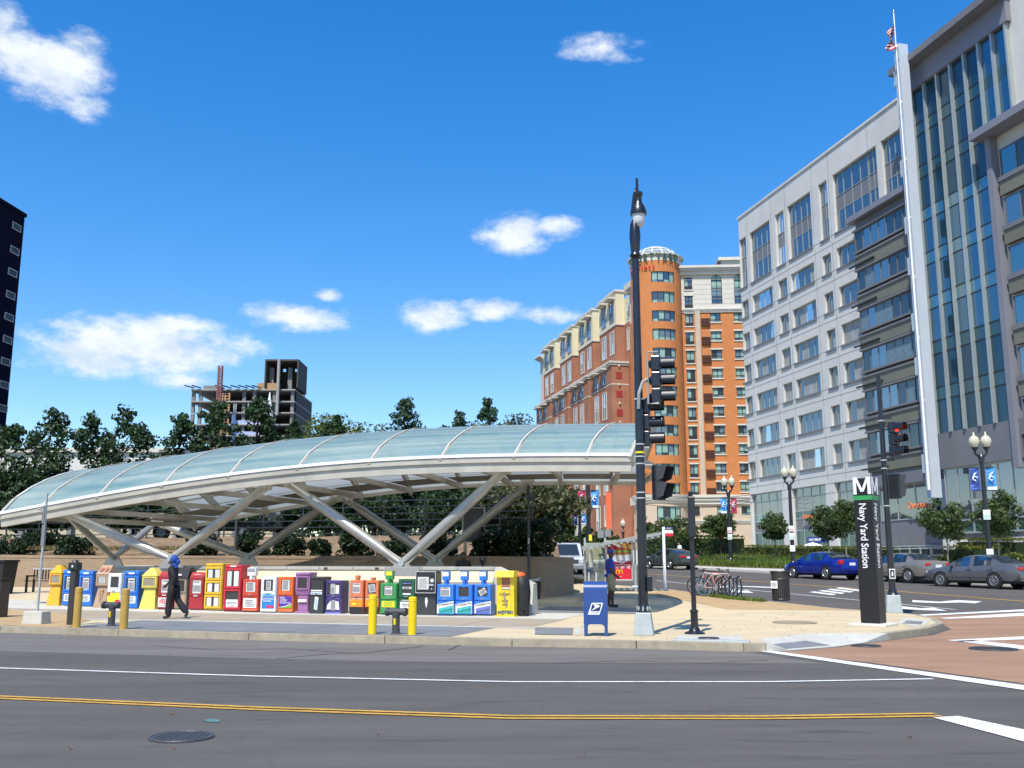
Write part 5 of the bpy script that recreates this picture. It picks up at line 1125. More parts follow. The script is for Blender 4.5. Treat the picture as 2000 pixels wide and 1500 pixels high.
def b_black(t,w,h):
    B().box((-w*.47,.04,0),(w*.47,.46,h*.52)).obj('body','p_char',t,bevel=.015); hd=B().box((-w*.52,-.05,h*.50),(w*.52,.46,h)).obj('head','p_black',t,bevel=.045)
    d=B(); frame_(d,-w*.52,w*.52,h*.50,h,.018,-.056,-.048); d.obj('head_trim','light_grey',t,bevel=.006)
    B().box((-w*.40,-.058,h*.60),(w*.17,-.052,h*.87)).obj('window','paper',t); scrib(t,-w*.36,w*.13,h*.62,h*.84,5,'print_grey',-.064); B().box((-w*.40,-.062,h*.585),(w*.17,-.052,h*.61)).obj('ledge','light_grey',t)
    B().cyl((w*.34,-.07,h*.79),(w*.34,-.05,h*.79),w*.09,None,16).obj('coin_dial','white',t); B().box((w*.2,-.075,h*.67),(w*.42,-.05,h*.71)).obj('coin_return','light_grey',t); B().cyl((w*.32,-.065,h*.60),(w*.32,-.05,h*.60),.02,None,10).obj('lock','light_grey',t)
    B().exy([(.0,h*.16),(.04,h*.32),(.02,h*.40),(-.03,h*.40),(-.04,h*.30)],.03,.038).obj('sticker','white',t)
def b_express(t,w,h):
    B().box((-w*.46,.02,.03),(w*.46,.46,h-.14)).obj('body','p_expr',t,bevel=.01); B().hexa([(-w*.5,-.12,h-.17),(w*.5,-.12,h-.17),(w*.5,.46,h-.13),(-w*.5,.46,h-.13)],[(-w*.46,.03,h),(w*.46,.03,h),(w*.46,.46,h),(-w*.46,.46,h)]).obj('hood','p_expr',t)
    B().box((-w*.52,-.03,0),(w*.52,.5,.035)).obj('foot','p_expr',t); B().box((-w*.17,.008,h*.60),(w*.26,.018,h*.86)).obj('opening','ad_brown',t); B().box((-w*.15,-.0,h*.60),(w*.25,.012,h*.635)).obj('newspaper','paper',t)
    d=B(); frame_(d,-w*.22,w*.3,h*.14,h*.88,.02,.0,.02); d.obj('door_frame','p_expr',t)
    text('lettering','free daily','ink',t,(0,.008,h*.49),size=h*.075,ext=.002); text('lettering','take\none','ink',t,(0,.008,h*.31),size=h*.08,ext=.002); text('lettering','express','ad_blue2' if 'ad_blue2' in MT else 'ad_blue',t,(0,.008,h*.105),size=h*.125,ext=.003,bold=.015,sx=.93)
    B().exy([(-w*.14,h*.52),(0,h*.54),(w*.1,h*.24),(w*.04,h*.18),(-w*.02,h*.27)],.006,.0075).obj('ribbon_print','p_stone',t)
mat('ad_blue2',(.01,.12,.25),.5)
nbox(89,119,1104,1183,'orange-yellow house-shaped newspaper box at the left end of the row',house('p_yellow','p_yellow','p_stone'))
nbox(117,149,1113,1184,'blue newspaper box right beside the orange-yellow house-shaped box',b_blue())
nbox(149,180,1115,1185,'dark blue newspaper box with one white sheet, just right of the dark kerb post',b_blue(dark=True))
nbox(181,211,1104,1187,'tan house-shaped newspaper box with two brown circles on its roof',house('p_tan','p_tan','p_stone',True))
nbox(205,236,1120,1189,'white newspaper box with a yellow lower panel and red round sticker',b_white)
nbox(237,270,1115,1189,'blue newspaper box between the white box and the pale yellow house-shaped box',b_blue())
nbox(271,306,1109,1190,'pale lemon house-shaped newspaper box on a flared pedestal',house('p_lemon','p_lemon','p_stone'))
nbox(305,334,1116,1191,'dark red newspaper box with a FREE poster behind the walking person',b_red(True))
nbox(338,364,1108,1191,'brown-grey newspaper box under a black rain hood',b_hood)
nbox(366,397,1118,1192,'plain dark red newspaper box left of the yellow three-tier box',b_red(False))
nbox(395,434,1101,1193,'tall yellow newspaper box with three tiers of windows',tiers('p_gold',3,True))
nbox(433,471,1104,1195,'tall bright red newspaper box with an apartment guide sticker',tiers('p_redb',2,False))
nbox(470,505,1109,1196,'orange-red newspaper box with a white coin head and white notice',rack('p_redo',.33,.26,'print_grey',low_label,(.95,.95),cmt='white'))
nbox(506,539,1127,1197,'white newspaper box with a blue apartment advert',rack('p_white',0,lower=low_apt,paper=(.5,.8)))
nbox(540,573,1127,1197,'bright orange newspaper box with a purple NEW HOMES GUIDE panel',rack('p_orange',0,lower=low_homes,paper=(.85,.95)))
nbox(574,605,1118,1198,'mauve newspaper box with a wide head on a narrow pedestal',b_mauve)
nbox(603,632,1128,1199,'charcoal newspaper box with white title strips',b_char)
nbox(633,668,1134,1199,'deep purple newspaper box at the end of the left group',b_purple)
nbox(681,709,1124,1200,'coral newspaper box with taller coin slot and straight-set paper',rack('p_coral',.13,.11,None,low_orange,(.95,.95)))
nbox(711,740,1128,1200,'coral newspaper box beside the green one, its paper tilted',rack('p_coral',.08,.11,None,low_orange,(.8,.75),.12))
nbox(741,775,1115,1201,'bright green newspaper box with a yellow card on its coin head',rack('p_green',.34,.22,'ad_yellow',low_green,(.8,.9)))
nbox(776,811,1131,1201,'dark green newspaper box with white strips beside the black one',b_dgreen)
nbox(811,852,1116,1202,'black newspaper box with a big round-cornered coin head',b_black)
nbox(852,887,1116,1203,'leftmost of three blue Post boxes, newspaper filling its window',rack('p_blue2',.35,.2,'white',low_post('ad_teal'),(.95,.95)))
nbox(888,923,1116,1203,'middle of three blue Post boxes, window empty',rack('p_blue2',.35,.2,'white',low_post('ad_teal'),None))
nbox(925,960,1116,1203,'rightmost of three blue Post boxes, folded paper and lilac poster',rack('p_blue2',.35,.2,'white',low_post('ad_lilac'),(.7,.6),.5))
nbox(967,1006,1115,1205,'yellow free-daily newspaper box with open front at the right end of the row',b_express)
# ================= street furniture =================
mat('ochre',(.50,.30,.06),.55,var=.12,dirt=.25); mat('safety_yellow',(.85,.58,.0),.45,var=.06,dirt=.1); mat('usps_blue',(.022,.065,.24),.35,var=.06,coat=.2); mat('usps_dark',(.012,.03,.11),.4); mat('shelter_grey',(.42,.43,.42),.45,metal=.4); mat('pylon_brown',(.010,.009,.010),.45,var=.15,dirt=.2); mat('metro_green',(.03,.30,.07),.5)
mat('red_lamp',(.8,.02,.02),.3,emit=1.6,ecol=(1,.03,.02)); mat('lens_off',(.02,.02,.02),.2); mat('globe',(.56,.52,.38),.25,var=.05,spec=.6); mat('frost_globe',(.72,.72,.68),.35,var=.05); mat('can_brown',(.045,.038,.034),.45,var=.15); mat('band_yellow',(.8,.65,.02),.5); mat('bun',(.62,.30,.08),.5,var=.25,scale=8); mat('bun_dark',(.45,.18,.04),.5,var=.3,scale=10); mat('lettuce',(.25,.40,.08),.6,var=.4,scale=14); mat('patty',(.38,.17,.05),.7,var=.4,scale=14); mat('tomato',(.6,.06,.03),.5); mat('ad_maroon',(.33,.03,.03),.5,var=.5,scale=3); mat('mcd_red',(.62,.012,.03),.45,var=.08); mat('mcd_yellow',(.9,.55,.02),.45); mat('plate_white',(.8,.8,.8),.4)
def bollard(px,pyt,pyb,mt,label,group):
    c=G(px,pyb,.14); h=D(px,pyt,c.y).z-c.z; r=19/F*c.y/2*.55*(1 if mt=='safety_yellow' else 1.0)
    t=thing('bollard',label,'bollard',c,0,group)
    B().lathe([(.085,0),(.085,h-.03),(.06,h-.008),(.001,h)],20,0,caps=False).obj('post',mt,t,smooth=35); B().torus((0,0,h*.88),.086,.006,'z',20,6).obj('weld_ring',mt,t); return t
bollard(149,1146,1226,'ochre','ochre steel bollard beside the dark kerb post','bollards guarding the standpipes')
bollard(241,1149,1229,'ochre','ochre steel bollard right of the left standpipe, before the blue box','bollards guarding the standpipes')
bollard(727,1161,1239,'safety_yellow','bright yellow bollard left of the right standpipe','bollards guarding the standpipes')
bollard(805,1165,1240,'safety_yellow','bright yellow bollard right of the right standpipe','bollards guarding the standpipes')
def standpipe(px,pyt,pyb,label,flip):
    c=G(px,pyb,.14); h=D(px,pyt,c.y).z-c.z; t=thing('standpipe',label,'standpipe',c,R(-15),'grey standpipes behind the kerb')
    B().lathe([(.11,0),(.11,.02),(.078,.03),(.075,h-.1),(.085,h-.09),(.085,h)],18).obj('pipe','dark_grey',t,smooth=35); s=-1 if flip else 1
    bb=B(); bb.cyl((-.17,0,h-.02),(.17,0,h-.02),.07,None,14); bb.obj('tee','dark_grey',t,smooth=35)
    for x in (-.19,.19) if not flip else (-.22,): B().cyl((x-.03,0,h-.02),(x+.03,0,h-.02),.085,None,14).obj('cap','dark_grey',t,smooth=35)
    B().box((-.022,-.082,h*.42),(.022,-.074,h*.68)).obj('tag','safety_yellow',t)
standpipe(217,1180,1223,'grey standpipe between the two ochre bollards',True); standpipe(773,1193,1239,'grey standpipe between the two bright yellow bollards',False)
c=G(138,1221,.14); h=D(138,1097,c.y).z-c.z; t=thing('kerb_post','square dark brown post with a control head at the kerb on the left','post',c,R(-12))
B().box((-.07,-.07,0),(.07,.07,h-.2)).obj('post','can_brown',t,bevel=.01); B().box((-.12,-.1,h-.2),(.12,.1,h-.02)).obj('head','p_black',t,bevel=.02); B().box((-.02,-.108,h-.13),(.02,-.1,h-.08)).obj('indicator','white',t); B().lathe([(.09,h-.02),(.05,h+.04),(.001,h+.05)],12,0,caps=False).obj('cap','p_black',t)
# sign post in a concrete block
c=G(71,1219,.14); t=thing('sign_post','thin steel sign post set in a concrete block at the left kerb','sign post',c,R(-10)); h=D(77,963,c.y).z-c.z
B().hexa([(-.26,-.2,0),(.26,-.2,0),(.26,.2,0),(-.26,.2,0)],[(-.23,-.17,.30),(.23,-.17,.30),(.23,.17,.30),(-.23,.17,.30)]).obj('block','light_concrete',t,bevel=.02)
B().box((-.02,-.02,.3),(.02,.02,h)).obj('pole','galv',t); B().box((-.05,-.05,h-.72),(.0,.05,h-.3)).obj('sign_plate','mid_grey',t); B().box((-.055,-.055,h-.62),(-.04,.03,h-.48)).obj('red_plate','ad_brown',t); B().box((-.045,-.03,h-1.25),(.04,.03,h-.75)).obj('timetable_case','mid_grey',t)
# ---- mailbox ----
c=G(1164,1243,.14); w=.46; h=D(1164,1136,c.y).z-c.z; t=thing('mailbox','blue collection mailbox with a white eagle emblem at the kerb','mailbox',c,R(-6)); d=.44; r=.17
prof=[(0,.23),(d,.23),(d,h-r)]+[(d-r+r*math.cos(a),h-r+r*math.sin(a)) for a in np.linspace(0,PI/2,8)][1:]+[(r-r*math.sin(a),h-r+r*math.cos(a)) for a in np.linspace(0,PI/2,8)]
B().exx(prof,-w/2,w/2).obj('body','usps_blue',t,smooth=30)
for x in (-w/2-.006,w/2-.006): B().exx([(y*1.01-.004,z+.004) for y,z in prof],x,x+.012).obj('side_rim','usps_blue',t)
for x in (-w/2+.03,w/2-.03):
    for y in (.03,d-.03): B().box((x-.03,y-.03,0),(x+.03,y+.03,.24)).obj('leg','usps_blue',t)
bb=B(); n=8
for s in (-1,1):
    for k in range(n):
        a0,a1=PI/2*k/n,PI/2*(k+1)/n; cx,cz=s*(w/2-.06-.07),.23-.07
        bb.hexa([(cx+s*.07*math.sin(a0),.0,cz+.07*math.cos(a0)),(cx+s*.07*math.sin(a1),.0,cz+.07*math.cos(a1)),(cx+s*.075,.0,.232)],[(cx+s*.07*math.sin(a0),.02,cz+.07*math.cos(a0)),(cx+s*.07*math.sin(a1),.02,cz+.07*math.cos(a1)),(cx+s*.075,.02,.232)])
bb.obj('apron_corner','usps_blue',t)
lg=B(); sk=.035; zc,lh,lw=.53,.105,.105
def pl_(s,o): return [(-lw*s-sk*s,zc-lh*s),(lw*s-sk*s,zc-lh*s),(lw*s+sk*s,zc+lh*s),(-lw*s+sk*s,zc+lh*s)]
em=B().exy(pl_(1.08,0),-.006,-.001).obj('emblem','plate_white',t); B().exy([(-.098,zc-.045),(.078,zc-.045),(.115,zc+.09),(-.065,zc+.09)],-.009,-.0065).obj('emblem_field','usps_dark',em)
B().exy([(-.06,zc+.085),(.055,zc+.075),(.088,zc+.05),(.06,zc+.03),(-.085,zc-.04),(-.02,zc+.025),(-.01,zc+.05)],-.012,-.0095).obj('eagle','plate_white',em); B().exy([(-.1,zc-.09),(.06,zc-.09),(.068,zc-.055),(-.092,zc-.055)],-.009,-.0065).obj('emblem_text_band','light_grey',em)
# ---- tall lamp post with signal brackets ----
ly=20.4; c=G(1258,1241,.14); Z=lambda py: D(1250,py,c.y).z-c.z
t=thing('lamp_post','tall black lamp post with a pendant globe on a tapered concrete base','lamp post',c,R(-12))
B().hexa([(-.20,-.20,0),(.20,-.20,0),(.20,.2,0),(-.2,.2,0)],[(-.145,-.145,Z(1196)),(.145,-.145,Z(1196)),(.145,.145,Z(1196)),(-.145,.145,Z(1196))]).obj('base','galv',t,bevel=.015)
z0=Z(1196); zt=Z(505)
B().lathe([(.135,z0),(.135,z0+.05),(.115,z0+.07),(.11,z0+.13),(.10,z0+.16)],18).obj('collar','black_metal',t,smooth=30)
B().lathe([(.098,z0+.15),(.092,z0+2.2),(.075,zt)],18).obj('pole','black_metal',t,smooth=30)
bolts=B()
for k in range(8): bolts.cyl((.12*math.cos(k*PI/4),.12*math.sin(k*PI/4),z0+.03),(.12*math.cos(k*PI/4),.12*math.sin(k*PI/4),z0+.12),.02,None,6)
o=bolts.obj('anchor_bolts','galv',t); o['kind']='stuff'
B().lathe([(.075,zt-.02),(.125,zt+.06),(.085,zt+.14),(.10,zt+.2),(.12,zt+.5),(.10,zt+.75),(.06,zt+.85)],16).obj('upper_sleeve','black_metal',t,smooth=40)
za=zt+.8; B().pipe([(0,0,za),(-.03,0,za+.35),(0,0,za+.62),(.06,0,za+.78)],[.05,.035,.03,.03],10).obj('gooseneck','black_metal',t,smooth=True)
hx=.085; zl=Z(420)
B().lathe([(.175,zl),(.178,zl+.05),(.15,zl+.16),(.09,zl+.26),(.075,zl+.38),(.1,zl+.42),(.1,zl+.5),(.04,zl+.53)],20,0,(hx,0,0)).obj('lamp_hood','black_metal',t,smooth=40)
B().lathe([(.001,zl-.29),(.08,zl-.27),(.125,zl-.16),(.14,zl-.02),(.14,zl)],20,0,(hx,0,0),caps=False).obj('globe','frost_globe',t,smooth=True)
B().cyl((hx-.01,0,zl+.5),(hx-.02,0,Z(349)),.03,.028,10).obj('finial','black_metal',t,smooth=40)
for py in (868,892,906,962,973,780): B().lathe([(.097,Z(py)-.012),(.102,Z(py)-.012),(.102,Z(py)+.012),(.097,Z(py)+.012)],18).obj('band_clamp','light_grey',t)
B().lathe([(.099,Z(884)-.02),(.099,Z(884)+.02)],18).obj('yellow_tag','band_yellow',t)
bb=B(); bb.pipe([(.0,-.1,Z(800)),(.02,-.14,Z(770)),(.10,-.12,Z(748)),(.2,-.05,Z(742))],.035,8); bb.pipe([(.2,-.05,Z(690)),(.2,-.05,Z(790)),(.42,-.05,Z(790))],.025,8); bb.pipe([(.2,-.05,Z(690)),(.42,-.05,Z(690))],.02,6); bb.pipe([(0,0,Z(875)),(.2,0,Z(875))],.025,6); bb.pipe([(0,0,Z(909)),(.25,0,Z(909))],.02,6); bb.pipe([(0,0,Z(977)),(.22,0,Z(977))],.025,6); bb.obj('signal_bracket','steel_dull',t)
B().box((.09,-.12,Z(1155)),(.19,.04,Z(1125))).obj('control_box','black_metal',t,bevel=.01); B().cyl((-.1,0,Z(1147)),(-.22,0,Z(1147)),.035,None,10).obj('push_button','galv',t)
def signal(p,rz,label,lit=None,n=3,s=.345,plate=True,group='traffic signal heads'):
    q=thing('traffic_signal',label,'traffic signal',p,rz,group)
    for k in range(n):
        z=(n-1)/2*s-k*s
        hsg=B().box((-.16,-.02,z-s/2+.006),(.16,.17,z+s/2-.006)).obj('housing','black_metal',q,bevel=.025)
        B().lathe([(.10,.17),(.09,.2),(.05,.235),(.001,.24)],14,0,(0,0,z),'y',caps=False).obj('rear_dome','black_metal',hsg,smooth=True)
        B().lathe([(.001,-.05),(.07,-.045),(.118,-.025),(.12,-.02)],18,0,(0,0,z),'y',caps=False).obj('lens','red_lamp' if lit==k else 'lens_off',hsg,smooth=True)
        v=B(); m_=18; a0,a1=-.55,PI+.55
        for i in range(m_):
            p0,p1=a0+(a1-a0)*i/m_,a0+(a1-a0)*(i+1)/m_
            f=lambda a,r_,y: (r_*math.cos(a),y,z+r_*math.sin(a))
            v.hexa([f(p0,.142,-.02),f(p1,.142,-.02),f(p1,.130,-.02),f(p0,.130,-.02)],[f(p0,.142,-.31),f(p1,.142,-.31),f(p1,.130,-.31),f(p0,.130,-.31)])
        v.obj('visor','black_metal',hsg)
    if plate: 
        H=n*s/2+.05; B().box((-.26,-.012,-H),(.26,.0,H)).obj('backplate','black_metal',q)
    return q
def SP(px,py,y): return D(px,py,y)
signal(SP(1289,743,20.25),R(78),'upper signal head on the tall lamp post, seen from its side')
signal(SP(1268,826,20.45),R(76),'lower signal head on the tall lamp post, seen from its side',plate=False)
def ped(p,rz,label):
    q=thing('pedestrian_signal',label,'pedestrian signal',p,rz,'pedestrian signal heads')
    B().box((-.19,.0,-.36),(.19,.10,.36)).obj('housing','black_metal',q,bevel=.02)
    for z in (.175,-.175):
        B().box((-.15,-.012,z-.13),(.15,-.001,z+.13)).obj('lens','lens_off',q)
        v=B(); v.hexa([(-.175,0,z-.15),(-.16,0,z-.15),(-.16,0,z+.15),(-.175,0,z+.15)],[(-.175,-.16,z-.10),(-.16,-.16,z-.10),(-.16,-.25,z+.15),(-.175,-.25,z+.15)]); v.hexa([(.16,0,z-.15),(.175,0,z-.15),(.175,0,z+.15),(.16,0,z+.15)],[(.16,-.16,z-.10),(.175,-.16,z-.10),(.175,-.25,z+.15),(.16,-.25,z+.15)]); v.box((-.175,-.25,z+.15),(.175,0,z+.165)); v.obj('hood','dark_grey',q)
    return q
ped(SP(1290,943,20.45),R(50),'pedestrian signal on the tall lamp post, turned toward the avenue')
# ---- slim signal post ----
c=G(1357,1238,.14); Z2=lambda py: D(1352,py,c.y).z-c.z
t=thing('signal_post','slim black post with a narrow side-on housing and flared foot','post',c,R(-10))
B().lathe([(.21,0),(.20,.03),(.12,.06),(.09,.12),(.085,.14)],16).obj('foot','black_metal',t,smooth=30); B().lathe([(.075,.1),(.075,Z2(1196)),(.088,Z2(1195)),(.088,Z2(1192)),(.05,Z2(1190)),(.048,Z2(966))],16).obj('pole','black_metal',t,smooth=30)
B().box((-.06,-.10,Z2(1050)),(.085,.10,Z2(970))).obj('housing','black_metal',t,bevel=.02); B().ell((0,0,Z2(963)),(.05,.05,.05)).obj('ball_cap','black_metal',t,smooth=True)
# ---- station pylon ----
c=G(1707,1222,.14); h=D(1697,935,c.y).z-c.z; a=R(-39.5); w=.435; t=thing('station_pylon','dark brown station pylon with a white M, green band and vertical station name','pylon sign',c,a)
B().box((-.42,-.42,0),(.42,.42,.06)).obj('plinth','pale_concrete',t,bevel=.012); B().box((-w/2,-w/2,.06),(w/2,w/2,h)).obj('shaft','pylon_brown',t,bevel=.008)
zg=D(1700,973,c.y).z-c.z
for k,(ox,oy,rz) in enumerate(((0,-w/2-.002,0),(w/2+.002,0,PI/2))):
    f=lambda e: (ox+(e if False else 0),oy,0)
    dx,dy=(0,-.001) if k==0 else (.001,0)
    if k==0: B().box((-w/2,-w/2-.004,zg-.05),(w/2,-w/2-.001,zg+.05)).obj('green_band','metro_green',t)
    else: B().box((w/2+.001,-w/2,zg-.05),(w/2+.004,w/2,zg+.05)).obj('green_band','metro_green',t)
    mp_=[(-.19,0),(-.19,.40),(-.105,.40),(0,.13),(.105,.40),(.19,.40),(.19,0),(.12,0),(.12,.29),(.035,.06),(-.035,.06),(-.12,.29),(-.12,0)]; lm=B(); lm.exy(mp_,-.004,.0); mo=lm.obj('logo_letter','plate_white',t,loc=(ox+dx,oy+dy,zg+.08),rot=(0,0,rz)); mo.scale=(1.08,1,1)
    Mx=Matrix(((0,1,0),(0,0,-1),(-1,0,0))) if k==0 else Matrix(((0,0,1),(0,1,0),(-1,0,0)))
    text('station_name','Navy Yard Station','plate_white',t,(ox+dx*2-(0.02 if k==0 else 0),oy+dy*2-(0 if k==0 else .02),zg-.12),Mx.to_euler(),.235,.003,ax='LEFT',sx=.86,bold=.012)
# ---- second signal pole by the corner ----
c=G(1746,1197,.14); Z3=lambda py: D(1738,py,c.y).z-c.z
t=thing('signal_pole','black signal pole on a grey concrete base behind the station pylon','signal pole',c,R(-14))
B().hexa([(-.22,-.22,0),(.22,-.22,0),(.22,.22,0),(-.22,.22,0)],[(-.18,-.18,Z3(1162)),(.18,-.18,Z3(1162)),(.18,.18,Z3(1162)),(-.18,.18,Z3(1162))]).obj('base','galv',t,bevel=.015)
B().lathe([(.16,Z3(1162)),(.13,Z3(1158)),(.10,Z3(1150))],14).obj('collar','black_metal',t); B().lathe([(.095,Z3(1158)),(.085,Z3(1000)),(.06,Z3(735))],16).obj('pole','black_metal',t,smooth=30)
bb=B(); bb.box((0,-.03,Z3(817)-.03),(.3,.03,Z3(817)+.03)); bb.box((0,-.03,Z3(899)-.03),(.3,.03,Z3(899)+.03)); bb.obj('signal_bracket','black_metal',t)
B().box((-.07,-.14,Z3(1130)),(.09,-.11,Z3(1111))).obj('button_sign','plate_white',t); B().box((-.05,-.146,Z3(1128)),(.07,-.1405,Z3(1113))).obj('sign_field','black_metal',t); B().exy([(-.01,Z3(1125)),(.03,Z3(1125)),(.035,Z3(1119)),(.01,Z3(1115)),(-.01,Z3(1119))],-.15,-.1465).obj('hand_mark','plate_white',t)
for py in (822,899,915,988): B().lathe([(.088,Z3(py)-.015),(.093,Z3(py)-.015),(.093,Z3(py)+.015),(.088,Z3(py)+.015)],14).obj('band_clamp','light_grey',t)
signal(SP(1751,858,28.75),R(32),'signal head showing red on the pole behind the station pylon',0,plate=False)
ped(SP(1750,950,28.8),R(120),'pedestrian signal on the corner pole, seen from its side')
# ---- litter bin ----
def litter(px,pyb,pyt,label,mt,notice=True):
    c=G(px,pyb,.145); h=D(px,pyt,c.y).z-c.z; t=thing('litter_bin',label,'litter bin',c,R(-25)); n=28; r=.29
    B().lathe([(r*.93,0),(r*.93,.05),(r*.86,.06),(r*.86,h*.7)],24).obj('liner','black_matte',t)
    bb=B()
    for k in range(n):
        a=2*PI*k/n; x,y=math.cos(a),math.sin(a); q=[(r*x,r*y,.06),(r*x,r*y,h*.85),(r*1.1*x,r*1.1*y,h)]
        for i in range(2): bb.beam(q[i],q[i+1],.042,.012,up=(x,y,0))
    o=bb.obj('slats',mt,t); o['kind']='stuff'
    for z,rr in ((.05,r*1.0),(h*.74,r*1.0),(h,r*1.12)): B().torus((0,0,z),rr,.02,'z',28,6).obj('hoop',mt,t)
    if notice: B().box((-.27,-.30,h*.42),(-.05,-.285,h*.68)).obj('notice','plate_white',t); scrib(t,-.25,-.08,h*.48,h*.62,3,'mid_grey',-.306)
litter(1526,1173,1116,'dark brown slatted litter bin with a white notice at the kerb','can_brown')
# ---- bicycles and rack ----
c=G(1400,1165,.15); rk=thing('bicycle_rack','galvanised rack of upright hoops under the parked bicycles','bicycle rack',(c.x,c.y,c.z),R(-63))
for k in range(6):
    y=-.95+k*.42; bb=B(); q=[(y,.0,0)]; pts=[(y,0,0),(y,0,.62)]+[(y+.11-.11*math.cos(a),0,.62+.11*math.sin(a)) for a in np.linspace(0,PI,9)][1:-1]+[(y+.22,0,.62),(y+.22,0,0)]; bb.pipe(pts,.025,8); bb.obj('hoop','black_metal',rk,smooth=40)
def bike(loc,rz,mt,label,lean=0.):
    t=thing('bicycle',label,'bicycle',loc,rz,'bicycles locked to the rack'); t.rotation_euler=(lean,0,rz); R_=.335
    for s in (-1,1):
        x=s*.52; w=B().torus((x,0,R_),R_-.018,.02,'y',30,8).obj('wheel','rubber',t,smooth=True); B().torus((x,0,R_),R_-.045,.012,'y',30,6).obj('rim','chrome',w)
        sp=B()
        for k in range(14): a=2*PI*k/14; sp.cyl((x,0,R_),(x+(R_-.05)*math.cos(a),0,R_+(R_-.05)*math.sin(a)),.0035,None,4)
        q=sp.obj('spokes','chrome',w); q['kind']='stuff'; B().cyl((x,-.04,R_),(x,.04,R_),.03,None,8).obj('hub','mid_grey',w)
    bb_,st_,hd=(-.08,0,.29),(-.22,0,.78),(.36,0,.82); hl=(.40,0,.68); f=B()
    for p,q in ((bb_,st_),(bb_,hl),(st_,hd),((-.52,0,R_),bb_),((-.52,0,R_),st_),(hd,hl)): f.cyl(p,q,.018,None,8)
    f.obj('frame',mt,t,smooth=40); f=B(); f.cyl(hl,(.52,.05,R_),.014,None,8); f.cyl(hl,(.52,-.05,R_),.014,None,8); f.obj('fork',mt,t)
    B().pipe([(.3,-.27,.95),(.38,-.2,.96),(.38,0,.94),(.38,.2,.96),(.3,.27,.95)],.014,8).obj('handlebar','black_metal',t); B().cyl(hd,(.38,0,.94),.015,None,8).obj('stem','black_metal',t)
    B().hexa([(-.38,-.08,.87),(-.08,-.02,.88),(-.08,.02,.88),(-.38,.08,.87)],[(-.38,-.07,.92),(-.08,-.015,.91),(-.08,.015,.91),(-.38,.07,.92)]).obj('saddle','black_matte',t,bevel=.01); B().cyl(st_,(-.24,0,.88),.013,None,8).obj('seat_post','chrome',t)
    B().lathe([(.09,-.05),(.09,-.045)],18,0,(bb_[0],0,bb_[2]),'y').obj('chainring','mid_grey',t); g=B(); g.beam((bb_[0],-.06,.29),(bb_[0]+.12,-.06,.18),.012,.02); g.beam((bb_[0],.06,.29),(bb_[0]-.12,.06,.4),.012,.02); g.box((.0,-.12,.165),(.09,-.06,.19)); g.obj('cranks','mid_grey',t)
mat('bike_pink',(.5,.3,.25),.4); mat('bike_silver',(.5,.5,.5),.35,metal=.5); mat('bike_red',(.45,.05,.04),.4)
b1=G(1404,1165,.15); bike((b1.x,b1.y,b1.z),R(-8),'bike_pink','pinkish bicycle nearest in the rack with its front wheel to the right',R(-6)); bike((b1.x-.05,b1.y+.55,b1.z+.014),R(174),'bike_silver','dark silver bicycle parked in the middle of the rack',R(5)); bike((b1.x-.12,b1.y+1.0,b1.z+.025),R(-5),'bike_red','red-framed bicycle standing farthest back in the rack',R(4))
# ---- bus shelter with poster ----
sy=40.; c=GX(1213,sy,.14); t=thing('bus_shelter','glass bus shelter with a slatted grey roof and a red burger poster','bus shelter',(c.x,c.y,c.z),R(-4)); k=sy/F
X=lambda px: (px-1213)*k; Zs=lambda py: D(1213,py,sy).z-c.z
for px in (1145,1184,1241): B().box((X(px)-.04,-.04,0),(X(px)+.04,.04,Zs(1050))).obj('post','shelter_grey',t)
for a,b in ((1147,1181),): 
    B().box((X(a),-.01,.25),(X(b),.01,Zs(1060))).obj('glass_panel','glass_clear',t)
B().box((X(1145)-.01,.05,.25),(X(1145)+.01,1.9,Zs(1062))).obj('side_glass','glass_clear',t); B().box((X(1152),-.03,Zs(1108)),(X(1161),-.013,Zs(1066))).obj('notice','ad_cream',t)
for px in (1152,1166): B().box((X(px)-.03,-.16,.0),(X(px)+.03,-.10,.75)).obj('leaning_rail_post','light_grey',t)
d=B(); frame_(d,X(1184),X(1237),Zs(1135),Zs(1056),.07,-.10,.08); pf_=d.obj('poster_frame','shelter_grey',t,bevel=.01)
x0,x1,zb_,zt_=X(1185.6),X(1235.2),Zs(1132),Zs(1058); pw=x1-x0; ph=zt_-zb_; f_=lambda u,v:(x0+pw*u,zb_+ph*v)
B().box((x0,-.05,zb_),(x1,-.04,zt_)).obj('poster','ad_maroon',pf_)
def pp(pts,mt,l,nm_): return B().exy([f_(u,v) for u,v in pts],-.052-.002*l,-.05-.002*(l-1)).obj(nm_,mt,pf_)
def el(cu,cv,ru,rv,a0=0,a1=2*PI,n=22): return [(cu+ru*math.cos(a),cv+rv*math.sin(a)) for a in np.linspace(a0,a1,n,endpoint=abs(a1-a0-2*PI)>1e-6)]
pp([(0.02,.50),(.98,.50),(.98,.64),(.8,.72),(.55,.66),(.3,.7),(.02,.66)],'plate_white',1,'paper_print')
pp([(0.0,0),(1,0),(1,.50),(.8,.48),(.62,.42),(.4,.46),(.2,.5),(0,.46)],'mcd_red',2,'red_field'); pp([(0.0,.46),(.2,.50),(.4,.46),(.62,.42),(.8,.48),(1,.50),(1,.55),(.8,.53),(.6,.47),(.4,.52),(.15,.56),(0,.53)],'plate_white',3,'white_swoosh')
pp(el(.52,.70,.40,.055),'bun_dark',4,'lower_bun'); pp(el(.52,.735,.43,.05),'patty',5,'patty'); pp([(.1,.75),(.3,.78),(.5,.76),(.7,.79),(.95,.76),(.92,.73),(.7,.72),(.5,.735),(.3,.72),(.12,.735)],'lettuce',6,'lettuce'); pp([(.2,.80),(.5,.795),(.9,.775),(.9,.795),(.5,.82),(.2,.82)],'tomato',7,'tomato')
